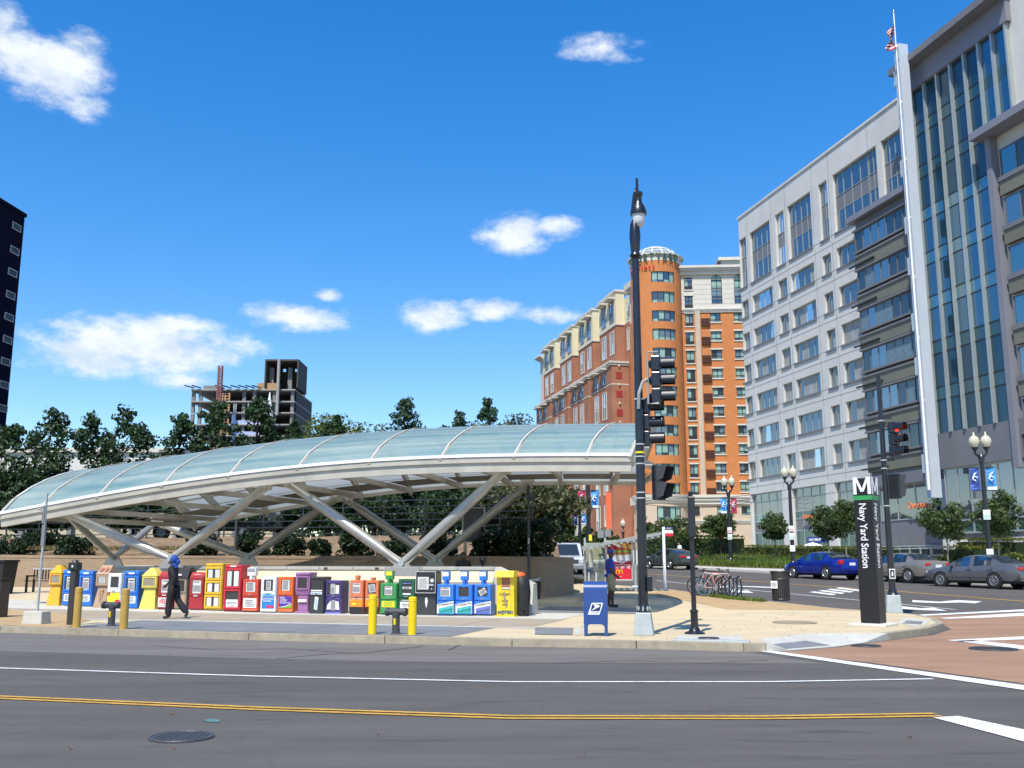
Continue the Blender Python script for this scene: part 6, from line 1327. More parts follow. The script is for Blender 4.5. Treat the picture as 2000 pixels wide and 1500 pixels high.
pp([(.24,.95),(.3,.90),(.6,.83),(.95,.80),(.99,.86),(.9,.94),(.7,.985),(.4,.985)],'bun',8,'upper_bun'); pp([(.24,.95),(.3,.90),(.6,.835),(.62,.87),(.45,.93),(.33,.965)],'ad_cream',9,'sesame_light')
text('lettering','prepared','plate_white',pf_,(*[f_(.57,.335)[0]],-.058,f_(.57,.335)[1]),size=.2,ext=.001); scrib(pf_,f_(.22,.4)[0],f_(.9,.4)[0],f_(0,.375)[1],f_(0,.41)[1],1,'plate_white',-.06)
bb=B()
for s in (-1,1):
    cu,cz=f_(.5,.20); pts=[(cu+s*.115-s*(.115-.0)*0+s*.0,0,0)]
    bb.pipe([(cu+s*(.065-.062*math.cos(a)),-.058,cz-.075+.16*math.sin(a)) for a in np.linspace(0,PI,14)],[.017]*14,6)
bb.obj('golden_arches','mcd_yellow',pf_); scrib(pf_,f_(.38,0)[0],f_(.62,0)[0],f_(0,.065)[1],f_(0,.085)[1],1,'plate_white',-.06)
rf=B(); ra=Vector((X(1139),-.5,Zs(1071))); rb_=Vector((X(1290),-.5,Zs(1043)))
for y in (-.6,.0,.9,1.8): rf.beam(ra+Vector((0,y+.5,0)),rb_+Vector((0,y+.5,0)),.06,.09)
rf.obj('roof_beam','shelter_grey',t)
for k_ in range(13):
    p=ra.lerp(rb_,(k_+.5)/13); B().box((p.x-.05,-.65,p.z-.13),(p.x+.05,1.9,p.z-.06)).obj('roof_slat','shelter_grey',t)
B().hexa([ra+Vector((0,-.1,.06)),rb_+Vector((0,-.1,.06)),rb_+Vector((0,2.4,.06)),ra+Vector((0,2.4,.06))],[ra+Vector((0,-.1,.085)),rb_+Vector((0,-.1,.085)),rb_+Vector((0,2.4,.085)),ra+Vector((0,2.4,.085))]).obj('roof_glass','glass_clear',t)
B().box((X(1170),.2,Zs(1050)),(X(1182),.3,Zs(1034))).obj('solar_panel','mid_grey',t); B().box((X(1184),.2,Zs(1048)),(X(1196),.3,Zs(1033))).obj('solar_panel','mid_grey',t); B().box((X(1153),.1,Zs(1056)),(X(1159),.2,Zs(1044))).obj('yellow_tag','band_yellow',t)
# ---- bus stop flag ----
c=G(1299,1152,.14); h=D(1295,1029,c.y).z-c.z; t=thing('bus_stop_sign','white bus stop post with a navy and red flag','bus stop sign',c,R(-8)); k=c.y/F
B().box((-.06,-.03,0),(.06,.03,h)).obj('post','plate_white',t,bevel=.008); fl_=B().exy([(.06,h-.36),(.36,h-.36),(.40,h-.25),(.36,h-.13),(.06,h-.13)],-.02,.02).obj('flag_plate','plate_white',t); B().exy([(.062,h-.365),(.30,h-.40),(.39,h-.34),(.40,h-.26),(.062,h-.26)],-.026,-.0205).obj('red_field','ad_red',t); B().box((.06,-.022,h-.1),(.40,.022,h)).obj('route_plate','usps_dark',t); scrib(t,.1,.34,h-.08,h-.03,1,'plate_white',-.028)
# ---- map board, poles, bench, bins by the wall ----
c=Vector((*[D(925,1095,38.1).x],38.1,.36)); t=thing('map_board','dark map board on two pale posts behind the entrance wall','notice board',c,R(-14)); k=38.1/F; zz=lambda py: D(925,py,38.1).z-c.z
B().box((-.42,-.06,zz(1059)),(.42,.06,zz(993))).obj('board','dark_grey',t,bevel=.02); d=B(); frame_(d,-.44,.44,zz(1060),zz(991),.04,-.075,.075); d.obj('board_frame','shelter_grey',t)
for x in (-.34,.3): B().box((x-.05,-.05,0),(x+.05,.05,zz(1059))).obj('post','beige_metal',t)
B().pipe([(.3,0,zz(1085)),(.18,0,zz(1070)),(-.2,0,zz(1062))],.025,6).obj('brace','beige_metal',t)
c=G(1033,1168,.14); t=thing('canopy_post','slim dark grey post before the brick wall under the canopy end','post',c,0.); B().lathe([(.11,0),(.10,.02),(.055,.04),(.05,D(1028,948,c.y).z-c.z)],14).obj('pole','dark_grey',t,smooth=30); B().cyl((0,0,.02),(0,0,.16),.08,None,10).obj('foot','dark_grey',t); B().box((-.03,-.06,1.9),(.03,-.05,2.1)).obj('tag','light_grey',t)
c=Vector((D(458,1100,42.).x,42.,1.9)); t=thing('lamp_pole','slim dark pole standing on the bank behind the left struts','post',c,0.); B().cyl((0,0,-.3),(0,0,3.0),.06,.05,12).obj('pole','dark_grey',t,smooth=30); B().cyl((0,0,-.2),(0,0,.1),.1,None,12).obj('foot','dark_grey',t)
c=G(75,1157,.14); c=Vector((c.x,c.y,c.z)); t=thing('bench','black metal slatted bench in front of the brick wall at far left','bench',c,R(-12))
for i in range(6): B().box((-.5,-.25+i*.085,.43),(1.3,-.19+i*.085,.455)).obj('seat_slat','black_metal',t)
for i in range(14): B().box((-.48+i*.13,.26,.5),(-.44+i*.13,.29,.9)).obj('back_slat','black_metal',t)
B().box((-.5,.24,.88),(1.3,.31,.93)).obj('back_rail','light_grey',t)
for x in (-.45,1.2):
    B().box((x,-.22,0),(x+.06,-.14,.62)).obj('leg','black_metal',t); B().box((x,.2,0),(x+.06,.28,.5)).obj('leg','black_metal',t); B().box((x,-.22,.60),(x+.06,.28,.66)).obj('armrest','black_metal',t)
c=G(6,1160,.14); t=thing('refuse_bin','tall black refuse bin against the brick wall at the left edge','bin',(c.x-.25,c.y,c.z),R(-10)); B().hexa([(-.4,-.35,0),(.42,-.35,0),(.42,.35,0),(-.4,.35,0)],[(-.5,-.42,1.2),(.52,-.42,1.2),(.52,.42,1.2),(-.5,.42,1.2)]).obj('body','black_matte',t,bevel=.02); B().box((-.55,-.48,1.2),(.57,.45,1.28)).obj('lid','black_matte',t,bevel=.02); B().box((.16,-.44,.55),(.34,-.415,.8)).obj('label','paper',t)
c=G(-6,1206,.14); t=thing('kerb_cabinet','dark red-brown cabinet cut off by the left edge of the picture','cabinet',c,R(-8)); B().box((-.35,-.2,0),(.17,.2,.95)).obj('body','can_brown',t,bevel=.02); B().box((-.37,-.22,.95),(.19,.22,1.0)).obj('lid','black_matte',t)
c=G(1019,1203,.144); t=thing('hand_cart','black bagged hand cart with an orange cup-shaped top beside the yellow box','cart',c,R(-15)); B().lathe([(.20,0),(.22,.05),(.205,.4),(.22,.75),(.19,1.0),(.12,1.06)],14).obj('bag','black_matte',t,smooth=True); B().lathe([(.15,1.02),(.16,1.1),(.10,1.16),(.001,1.17)],14,0,(-.06,0,0),caps=False).obj('lid','p_orange',t,smooth=True); B().pipe([(.2,0,.2),(.24,-.02,.6),(.2,0,.95)],.02,6).obj('handle','black_metal',t); B().torus((.1,-.2,.1),.09,.025,'y',16,6).obj('wheel','rubber',t); B().torus((-.1,-.2,.1),.09,.025,'y',16,6).obj('wheel','rubber',t)
c=G(1040,1170,.14); t=thing('grey_bin','dark bin with a silver open lid beside the canopy post','bin',c,R(-12)); B().hexa([(-.2,-.2,0),(.24,-.2,0),(.24,.2,0),(-.2,.2,0)],[(-.24,-.22,.6),(.28,-.22,.6),(.28,.22,.6),(-.24,.22,.6)]).obj('body','black_matte',t,bevel=.015); B().hexa([(-.26,-.24,.6),(.26,-.24,.62),(.26,.24,.62),(-.26,.24,.6)],[(-.26,-.24,.64),(.34,-.24,.74),(.34,.24,.74),(-.26,.24,.64)]).obj('lid','shelter_grey',t)
# ---- twin-globe avenue lamps with banners ----
mat('ban_blue',(.05,.30,.66),.6,var=.45,scale=2.5); mat('ban_red',(.42,.03,.06),.6,var=.25,scale=2.5); mat('ban_navy',(.04,.09,.35),.6,var=.5,scale=2.5); mat('ban_white',(.75,.78,.8),.6)
def globes(px,pyb,y,pyt,label,banners=None,sign=(),one=False,dpx=0):
    c=GX(px,y,.14); h=D(px-dpx,pyt,y).z-c.z; t=thing('avenue_lamp',label,'lamp post',c,R(-14),'globe lamps along the avenue')
    B().lathe([(.36,0),(.36,.12),(.28,.2),(.22,.5),(.16,.6)],12).obj('base','black_metal',t,smooth=30); B().lathe([(.13,.5),(.10,h-1.6),(.14,h-1.55),(.14,h-1.3),(.17,h-1.25),(.12,h-1.15)],14).obj('pole','black_metal',t,smooth=30)
    for s in ((-1,1) if not one else (0,)):
        x=s*.27; B().pipe([(0,0,h-1.35),(x*.6,0,h-1.2),(x,0,h-1.1),(x,0,h-.85)],.06,8).obj('arm','black_metal',t,smooth=True); B().lathe([(.07,h-.95),(.16,h-.85),(.17,h-.78)],14,0,(x,0,0)).obj('fitter','black_metal',t)
        B().lathe([(.14,h-.8),(.24,h-.62),(.26,h-.48),(.22,h-.32),(.12,h-.22),(.05,h-.19),(.06,h-.12),(.02,h-.02),(.001,h)],16,0,(x,0,0),caps=False).obj('globe','globe',t,smooth=True)
    if banners:
        z1=D(px,banners[0],y).z-c.z; z0=D(px,banners[1],y).z-c.z; wv=banners[2]*y/F
        for s,mt in ((-1,banners[3]),(1,banners[4])):
            xa,xb=sorted((s*.16,s*(.16+wv))); fl=B(); n=8
            for i in range(n):
                za,zb2=z0+(z1-z0)*i/n,z0+(z1-z0)*(i+1)/n; o1,o2=.05*math.sin(i*.9+s),.05*math.sin((i+1)*.9+s); fl.hexa([(xa,o1,za),(xb,-o1*.6,za),(xb,-o1*.6+.015,za),(xa,o1+.015,za)],[(xa,o2,zb2),(xb,-o2*.6,zb2),(xb,-o2*.6+.015,zb2),(xa,o2+.015,zb2)])
            bo=fl.obj('banner',mt,t); H=z1-z0; xm=(xa+xb)/2
            B().torus((xm,-.09,z0+H*.52),wv*.22,wv*.075,'y',16,6,a0=.3,a1=5.2).obj('swirl','ban_white',bo); B().exy([(xm-wv*.42,z0+H*.45),(xm-wv*.1,z0+H*.75),(xm+wv*.3,z0+H*.82),(xm-wv*.05,z0+H*.66)],-.1,-.085).obj('stroke','ban_white',bo); B().exy([(xm-wv*.25,z0+H*.25),(xm+wv*.1,z0+H*.30),(xm+wv*.34,z0+H*.44),(xm+wv*.1,z0+H*.36)],-.1,-.085).obj('stroke','ban_navy',bo)
            if mt=='ban_blue': B().box((xa,-.085,z0+.02),(xb,-.075,z0+H*.16)).obj('footer','ban_white',bo)
            for zz_ in (z0,z1): B().box((min(xa,0),-.02,zz_-.02),(max(xb,0),.02,zz_+.02)).obj('banner_arm','black_metal',t)
    for (a,b,mt) in sign:
        za,zb2=D(px,a,y).z-c.z,D(px,b,y).z-c.z; o=B().box((-.16,-.17,zb2),(.16,-.15,za)).obj('parking_sign','plate_white',t); B().box((-.14,-.174,zb2+.04),(.14,-.1705,zb2+(za-zb2)*.5)).obj('sign_print',mt,o)
mat('pale_red',(.7,.4,.35),.6); mat('pale_green',(.45,.62,.5),.6)
globes(1550,1115,64.5,908,'twin-globe avenue lamp with two parking signs behind the blue car',None,((1027,1038,'pale_red'),(1041,1054,'pale_green'),(1065,1077,'plate_white')))
globes(1428,1108,73.5,928,'twin-globe avenue lamp with a blue and a red banner beside the hotel trees',(973,1003,11,'ban_blue','ban_red'),((1030,1041,'pale_red'),(1043,1054,'pale_green')))
globes(1937,1100,49.,843,'twin-globe avenue lamp with two blue banners behind the grey saloon',(913,958,17,'ban_navy','ban_blue'),((996,1015,'pale_green'),(1072,1083,'plate_white')))
globes(1151,1090,55.5,862,'black avenue pole with red and blue banners behind the bus shelter',(958,993,15,'ban_red','ban_blue'))
globes(1133,1090,78.,965,'farther avenue lamp with two small blue banners left of the shelter',(1005,1025,9,'ban_navy','ban_blue'))
globes(1218,1090,96.,1012,'small single-globe lamp in front of the brick building',one=True)
globes(1262,1085,112.,1000,'thin lamp in front of the hotel tower base',one=True)
# ================= vehicles =================
def paintmat(name,c): mat(name,c,.28,metal=.35,var=.03,coat=.8,spec=.5)
paintmat('car_blue',(.01,.03,.30)); paintmat('car_tan',(.26,.235,.20)); paintmat('car_grey',(.13,.13,.135)); paintmat('car_green',(.075,.09,.09)); paintmat('van_white',(.72,.72,.72)); mat('tail_red',(.5,.012,.012),.2,spec=.7); mat('head_clear',(.6,.6,.6),.12,spec=.8); mat('rim',(.55,.55,.56),.3,metal=.8); mat('underbody',(.01,.01,.01),.8)
def sm(xs,ys,x):
    """smooth monotone interpolation"""
    i=int(np.clip(np.searchsorted(xs,x)-1,0,len(xs)-2)); t=(x-xs[i])/(xs[i+1]-xs[i]); t=min(1,max(0,t))
    h=lambda j:(ys[min(j+1,len(ys)-1)]-ys[max(j-1,0)])/(xs[min(j+1,len(xs)-1)]-xs[max(j-1,0)])
    d=xs[i+1]-xs[i]; return (2*t**3-3*t*t+1)*ys[i]+(t**3-2*t*t+t)*d*h(i)+(-2*t**3+3*t*t)*ys[i+1]+(t**3-t*t)*d*h(i+1)
def car(loc,rz,col,label,L=4.8,Wd=1.8,prof=None,roof=None,wheels=(.95,3.67),wr=.325,tail='wide',rimn=7,glassx=None,van=False):
    """front at x=0, tail at x=L; x axis runs to the rear; origin on the ground at the middle"""
    t=thing('parked_car' if not van else 'parked_van',label,'car' if not van else 'van',loc,rz,'vehicles on the avenue')
    px,pz=prof or ([0,.12,.5,1.3,2.4,3.5,4.15,4.7,L],[.60,.72,.80,.93,.96,1.0,1.03,1.02,.86])
    rx,rz_=roof or ([1.25,1.6,2.1,2.7,3.3,3.75,4.2],[.93,1.18,1.39,1.45,1.41,1.26,1.03])
    hw=lambda x: Wd/2*min(1,.80+.2*min(1,(x/.55)))*min(1,.84+.16*min(1,((L-x)/.5)))
    X0=L/2; N_=46; xs=sorted(set(np.linspace(0,L,N_).tolist()+list(rx)))
    rows=[]
    for x in xs:
        zb=.22 if .35<x<L-.35 else .22+.10*(1-min(x,L-x)/.35); zl=sm(px,pz,x); w=hw(x); g=rx[0]<x<rx[-1]; zr=sm(rx,rz_,x) if g else zl+.0; zr=max(zr,zl+.015)
        k=min(1,(zr-zl)/.42); wt=w*(.93-.22*k)
        rows.append([(0,zb),(w*.80,zb),(w*.96,zb+.10),(w,zb+.26),(w*1.0,zl*.72),(w*.965,zl-.05),(w*.925,zl),(w*.925+(wt-w*.925)*.5,zl+(zr-zl)*.5-.0),(wt,zr-.05*k),(wt*.86,zr-.012*k),(wt*.45,zr+.012*k),(0,zr+.02*k)])
    n=len(rows[0]); V=[(x-X0,s*y,z) for x,r in zip(xs,rows) for s in (1,) for y,z in r]; m_=len(xs)
    bb=B(); bb.add([(x-X0,y,z) for x,r in zip(xs,rows) for y,z in r],[(i*n+j,(i+1)*n+j,(i+1)*n+j+1,i*n+j+1) for i in range(m_-1) for j in range(n-1)]); bb.add([(x-X0,-y,z) for x,r in zip(xs,rows) for y,z in r],[(i*n+j,(i+1)*n+j,(i+1)*n+j+1,i*n+j+1) for i in range(m_-1) for j in range(n-1)])
    for s in (1,-1):
        for i in (0,m_-1): bb.add([(xs[i]-X0,s*y,z) for y,z in rows[i]],[tuple(range(n))])
    me=bb.mesh('body',col,True); bm=bmesh.new(); bm.from_mesh(me); bmesh.ops.remove_doubles(bm,verts=bm.verts,dist=.0008); bmesh.ops.recalc_face_normals(bm,faces=bm.faces); bm.to_mesh(me); bm.free(); me.set_sharp_from_angle(angle=R(38))
    body=mk('body',me,t)
    def patch(name,i0,i1,js,off,mt,sides=(1,-1),shrink=.0):
        """a pane lying on the body grid, a few mm proud"""
        for s in sides:
            g=B(); ii=[i for i in range(m_) if i0-1e-6<=xs[i]<=i1+1e-6]
            for a,b in zip(ii[:-1],ii[1:]):
                for j in js:
                    q=[]
                    for (i,jj) in ((a,j),(b,j),(b,j+1),(a,j+1)):
                        y,z=rows[i][jj]; q.append((xs[i]-X0,s*(y+off[0]),z+off[1]))
                    g.add(q,[(0,1,2,3)])
            if g.v: g.obj(name,mt,t,smooth=True)
    gx=glassx or (rx[1]-.05,(rx[2]+rx[3])/2+.12,rx[4]+.28)
    patch('side_window',gx[0]+.15,gx[1]-.03,(6,7),(.012,.006),'glass_car'); patch('side_window',gx[1]+.05,gx[2],(6,7),(.012,.006),'glass_car')
    patch('windscreen',rx[0]+.06,rx[2]-.06,(8,9,10),(.0,.02),'glass_car',(1,-1)); patch('rear_window',rx[4]+.06,rx[-1]-.06,(8,9,10),(0,.02),'glass_car',(1,-1))
    yr=hw(L-.02)
    for s in (1,-1):
        if tail=='wide': B().cb((L/2-.06,s*(yr-.26),.84),(.16,.5,.15)).obj('tail_light','tail_red',t,bevel=.03)
        elif tail=='tall': B().cb((L/2-.12,s*(yr-.10),.88),(.26,.28,.26)).obj('tail_light','tail_red',t,bevel=.06)
        else: B().cb((L/2-.1,s*(yr-.14),.86),(.2,.3,.20)).obj('tail_light','tail_red',t,bevel=.05)
        B().cb((-L/2+.16,s*(hw(.1)-.2),.66),(.22,.36,.14)).obj('headlight','head_clear',t,bevel=.04)
        B().cb((rx[0]+.35-X0,s*(Wd/2+.06),1.0),(.12,.18,.12)).obj('mirror',col,t,bevel=.03)
        for x in (gx[1]-.1,gx[2]-.12): B().cb((x-X0,s*(hw(2)+.004),.80),(.18,.03,.035)).obj('door_handle',col,t)
        for x in (gx[0]+.02,gx[1],gx[2]+.02): B().box((x-X0-.006,s*(hw(2))-.004,.34),(x-X0+.006,s*hw(2)+.006,.9)).obj('door_seam','underbody',t)
        B().cb((X0*0,s*(Wd/2+.0),.50),(L*.62,.02,.05)).obj('side_moulding',col,t)
    B().cb((L/2+.0,0,.52),(.10,yr*1.9,.22)).obj('rear_bumper',col,t,bevel=.04); B().cb((-L/2+.02,0,.46),(.10,hw(0)*1.95,.22)).obj('front_bumper',col,t,bevel=.04); B().cb((L/2+.015,0,.80),(.05,.36,.15)).obj('number_plate','plate_white',t); B().cb((0,0,.24),(L*.9,Wd*.8,.1)).obj('underside','underbody',t)
    B().cb((-L/2-.005,0,.66),(.05,.7,.12)).obj('grille','underbody',t)
    for wx in wheels:
        for s in (1,-1):
            x=wx-X0; y=s*(Wd/2-.095)
            B().lathe([(wr+.065,s*(Wd/2+.004)-.0),(wr+.065,s*(Wd/2-.12))],26,0,(x,0,wr+.01),'y').obj('wheel_arch','underbody',t)
            w=B().lathe([(wr*.62,-.105),(wr*.93,-.105),(wr,-.075),(wr,.075),(wr*.93,.105),(wr*.62,.105)],26,0,(x,y+s*.014,wr),'y').obj('wheel','rubber',t,smooth=40)
            rb2=B(); f=s*.112+y+s*.014
            for k in range(rimn):
                a=2*PI*k/rimn; rb2.hexa([(x+math.cos(a+d)*r_,f-s*.02,wr+math.sin(a+d)*r_) for d,r_ in ((-.28,.05),(-.16,wr*.60),(.16,wr*.60),(.28,.05))],[(x+math.cos(a+d)*r_,f+s*.006,wr+math.sin(a+d)*r_) for d,r_ in ((-.28,.05),(-.16,wr*.60),(.16,wr*.60),(.28,.05))])
            rb2.torus((x,f-s*.006,wr),wr*.62,.022,'y',26,6); rb2.lathe([(.06,-.01),(.05,.012)],10,0,(x,f,wr),'y'); rb2.obj('rim','rim',w)
            B().lathe([(wr*.6,0),(wr*.6,.004)],20,0,(x,f-s*.03,wr),'y').obj('brake_disc','underbody',w)
    return t
def at(px,py,dz=.004): return G(px,py,dz)
def gp(x,y): return (x,y,hz(y)+.004)
SED=([0,.12,.5,1.2,2.2,3.3,3.9,4.5,4.6],[.6,.72,.8,.92,.95,.99,1.02,1.03,.84]); SER=([1.15,1.5,2.0,2.6,3.1,3.6,4.25],[.92,1.16,1.38,1.43,1.40,1.27,1.03])
car(gp(17.1,55.4),R(-67),'car_blue','blue saloon car parked at the far kerb, seen from behind',4.75,1.79,tail='tall',rimn=6)
car(gp(20.0,51.6),R(-66),'car_tan','beige-grey saloon car partly hidden by the pylon and the grey car',4.8,1.8,tail='mid',rimn=9)
car(gp(21.45,46.1),R(-60),'car_grey','dark grey saloon car driving past at the right edge with wide tail lamps',4.8,1.78,tail='wide',rimn=7)
car(gp(11.3,71.8),R(-64),'car_green','dark grey-green saloon far up the avenue behind the bus stop post',4.6,1.74,SED,SER,(.9,3.5),.31,'wide')
# white van facing us
vc=at(1110,1125); t=thing('parked_van','white van facing the camera behind the brick wall and the shelter','van',(vc.x+.15,vc.y+2.,vc.z),R(6),'vehicles on the avenue')
B().exx([(0,.35),(4.8,.35),(4.8,1.95),(1.5,2.0),(1.15,1.95),(.55,1.2),(.05,1.08),(0,.8)],-.95,.95).obj('body','van_white',t,bevel=.08)
B().hexa([(-.78,.55,1.22),(.78,.55,1.22),(.70,1.12,1.88),(-.70,1.12,1.88)],[(-.78,.53,1.24),(.78,.53,1.24),(.70,1.10,1.90),(-.70,1.10,1.90)]).obj('windscreen','glass_car',t)
B().box((-.6,-.03,.72),(.6,.02,.95)).obj('grille','dark_grey',t); B().box((-.97,-.08,.38),(.97,.06,.62)).obj('bumper','mid_grey',t,bevel=.03)
for s in (-1,1):
    B().box((s*.76-.14,-.04,.72),(s*.76+.14,.03,.95)).obj('headlight','head_clear',t,bevel=.02); B().box((s*1.12-.1,.7,1.25),(s*1.12+.1,.78,1.6)).obj('mirror','van_white',t,bevel=.02)
    for y in (.95,3.9): B().lathe([(.36,-.11),(.36,.11)],22,0,(s*.86,y,.36),'x').obj('wheel','rubber',t)
# grey tanker truck behind the fence
tk=D(318,1053,58.); t=thing('tanker_truck','grey tank truck parked behind the iron fence, only wheels and tank showing','truck',(tk.x,58.,LOT+.02),R(8))
for x in (.0,1.25,4.6): w=B().torus((x,-.5,.5),.36,.14,'y',26,10).obj('wheel','rubber',t,smooth=True); B().lathe([(.26,-.05),(.2,.05)],16,0,(x,-.55,.5),'y').obj('rim','mid_grey',w)
B().box((-2.6,-.3,.75),(6.5,1.7,.95)).obj('chassis','black_matte',t); B().lathe([(.3,1.6),(.85,1.9),(.95,2.4),(.95,6.2),(.8,6.6),(.3,6.8)],24,0,(0,.7,1.55),'x').obj('tank','mid_grey',t,smooth=40)
B().box((-2.6,-.3,.95),(-.7,1.7,2.7)).obj('cab','van_white',t,bevel=.1); B().box((-2.2,-.32,1.7),(-1.1,-.29,2.4)).obj('cab_window','glass_car',t); B().cb((-.3,-.4,1.4),(.25,.25,.25)).obj('marker_lamp','p_orange',t,bevel=.05); B().box((-1.6,-.5,.02),(2.6,-.4,.08)).obj('kerb_beam','plate_white',t)
# ================= people =================
mat('skin_dark',(.075,.038,.022),.5,var=.1); mat('skin_mid',(.30,.17,.11),.5,var=.1); mat('tee_blue',(.02,.045,.34),.75,var=.15,scale=9,bump=.2,bscale=14); mat('khaki',(.34,.29,.16),.8,var=.15,scale=9,bump=.2,bscale=14); mat('suit_black',(.010,.010,.012),.75,var=.3,scale=9,bump=.25,bscale=12); mat('scarf_blue',(.015,.06,.30),.7,var=.2,scale=10,bump=.3,bscale=14); mat('shoe_dark',(.03,.028,.026),.5); mat('shirt_white',(.72,.74,.78),.7); mat('trouser_grey',(.1,.1,.11),.8); mat('hair_black',(.008,.007,.006),.6); mat('eye_white',(.7,.7,.68),.3)
def body(root,J,E_,mats,smooth=2):
    """J: name->(pos,radius); E_: (a,b,material).  One continuous skin over the joints; each face takes the material of its nearest bone."""
    names=list(J); idx={n:i for i,n in enumerate(names)}
    me=bpy.data.meshes.new('body'); me.from_pydata([J[n][0] for n in names],[(idx[a],idx[b]) for a,b,_ in E_],[]); o=bpy.data.objects.new('body',me); C.objects.link(o)
    sk=o.modifiers.new('skin','SKIN'); sk.use_smooth_shade=True
    for i,n in enumerate(names):
        r=J[n][1]; r=r if isinstance(r,tuple) else (r,r); me.skin_vertices[0].data[i].radius=r; me.skin_vertices[0].data[i].use_root=(n=='pelvis')
    s=o.modifiers.new('sub','SUBSURF'); s.levels=smooth; s.render_levels=smooth
    bpy.context.view_layer.update(); dg=bpy.context.evaluated_depsgraph_get(); m2=bpy.data.meshes.new_from_object(o.evaluated_get(dg)); bpy.data.objects.remove(o)
    m2.name='body'; m2.materials.clear()
    for m in mats: m2.materials.append(MT[m])
    A=np.array([J[a][0] for a,b,_ in E_]); Bv=np.array([J[b][0] for a,b,_ in E_]); mi=[mats.index(m) for *_,m in E_]; RA=np.array([max(J[a][1]) if isinstance(J[a][1],tuple) else J[a][1] for a,b,_ in E_]); RB=np.array([max(J[b][1]) if isinstance(J[b][1],tuple) else J[b][1] for a,b,_ in E_])
    for p in m2.polygons:
        c=np.array(p.center); d=Bv-A; t=np.clip(((c-A)*d).sum(1)/np.maximum((d*d).sum(1),1e-9),0,1); dist=np.linalg.norm(c-(A+d*t[:,None]),axis=1)/(RA+(RB-RA)*t); p.material_index=mi[int(dist.argmin())]; p.use_smooth=True
    return mk('body',m2,root)
def fingers(J,E_,wr,ha,side,mt,s=1.):
    """palm at ha, four unequal curled fingers and a thumb from the side of the palm"""
    w=Vector(J[wr][0]); h=Vector(J[ha][0]); d=(h-w).normalized(); lat=d.cross(Vector((0,1,0))).normalized(); cur=d.cross(lat)*side
    for k,(o,L) in enumerate(((-.028,.062),(-.010,.072),(.009,.068),(.026,.052))):
        a=h+d*.03*s+lat*o*s; b=a+d*L*.55*s+cur*.006; c=b+d*L*.40*s+cur*.022*s
        for n,p,r in ((f'{ha}f{k}a',a,.010),(f'{ha}f{k}b',b,.0088),(f'{ha}f{k}c',c,.0075)): J[n]=(tuple(p),r*s)
        E_+=[(ha,f'{ha}f{k}a',mt),(f'{ha}f{k}a',f'{ha}f{k}b',mt),(f'{ha}f{k}b',f'{ha}f{k}c',mt)]
    a=h-d*.012*s-lat*.036*s; b=a+d*.035*s-lat*.016*s+cur*.012; J[ha+'t1']=(tuple(a),.0115*s); J[ha+'t2']=(tuple(b),.009*s); E_+=[(ha,ha+'t1',mt),(ha+'t1',ha+'t2',mt)]
def face(t,c,mt,s=1.,yaw=0.,hairmt=None):
    """eyes, nose, mouth, ears on a head centred at c facing +x"""
    B().hexa([(c[0]+.085*s,c[1]-.012,c[2]-.03),(c[0]+.085*s,c[1]+.012,c[2]-.03),(c[0]+.082*s,c[1],c[2]+.02)],[(c[0]+.118*s,c[1]-.009,c[2]-.03),(c[0]+.118*s,c[1]+.009,c[2]-.03),(c[0]+.092*s,c[1],c[2]+.02)]).obj('nose',mt,t,bevel=.004)
    for s_ in (-1,1):
        e=B().ell((c[0]+.082*s,c[1]+s_*.034,c[2]+.012),(.012,.014,.009),8,6).obj('eye','eye_white',t); B().ell((c[0]+.092*s,c[1]+s_*.034,c[2]+.012),(.005,.006,.006),6,4).obj('iris','hair_black',e); B().ell((c[0]-.005,c[1]+s_*.083*s,c[2]-.005),(.018,.008,.03),8,6).obj('ear',mt,t)
    B().ell((c[0]+.086*s,c[1],c[2]-.055),(.010,.026,.007),8,5).obj('mouth','ad_brown',t)
# man by the shelter
c=G(1193,1185.5,.148); man=thing('person','person in a blue T-shirt, khaki shorts and blue cap standing beside the bus shelter','person',c,R(8))
def std(h=1.76,belly=.0):
    return {'pelvis':((0,0,.95),(.155,.125)),'belly':((.02+belly,0,1.10),(.165+belly,.135+belly)),'chest':((.0,0,1.33),(.185,.135)),'neck':((.02,0,1.475),.062),'head':((.035,0,1.58),(.088,.098)),'crown':((.03,0,1.68),(.085,.092)),
     'shL':((0,.185,1.40),.088),'elL':((-.05,.235,1.13),.062),'wrL':((.10,.20,.93),.034),'haL':((.155,.19,.875),(.03,.042)),'shR':((0,-.185,1.40),.088),'elR':((-.03,-.235,1.13),.062),'wrR':((.14,-.2,.95),.034),'haR':((.20,-.19,.91),(.03,.042)),
     'slL':((-.035,.222,1.20),.078),'slR':((-.022,-.222,1.20),.078),'hpL':((0,.095,.90),.128),'hmL':((.01,.105,.60),.118),'knL':((.02,.105,.50),.066),'caL':((-.02,.105,.33),.062),'anL':((-.03,.105,.10),.042),'heL':((-.05,.105,.045),.045),'toL':((.15,.12,.035),(.05,.034)),
     'hpR':((0,-.095,.90),.128),'hmR':((.03,-.105,.60),.118),'knR':((.045,-.105,.50),.066),'caR':((.02,-.105,.33),.062),'anR':((.03,-.105,.10),.042),'heR':((.01,-.105,.045),.045),'toR':((.21,-.12,.035),(.05,.034))}
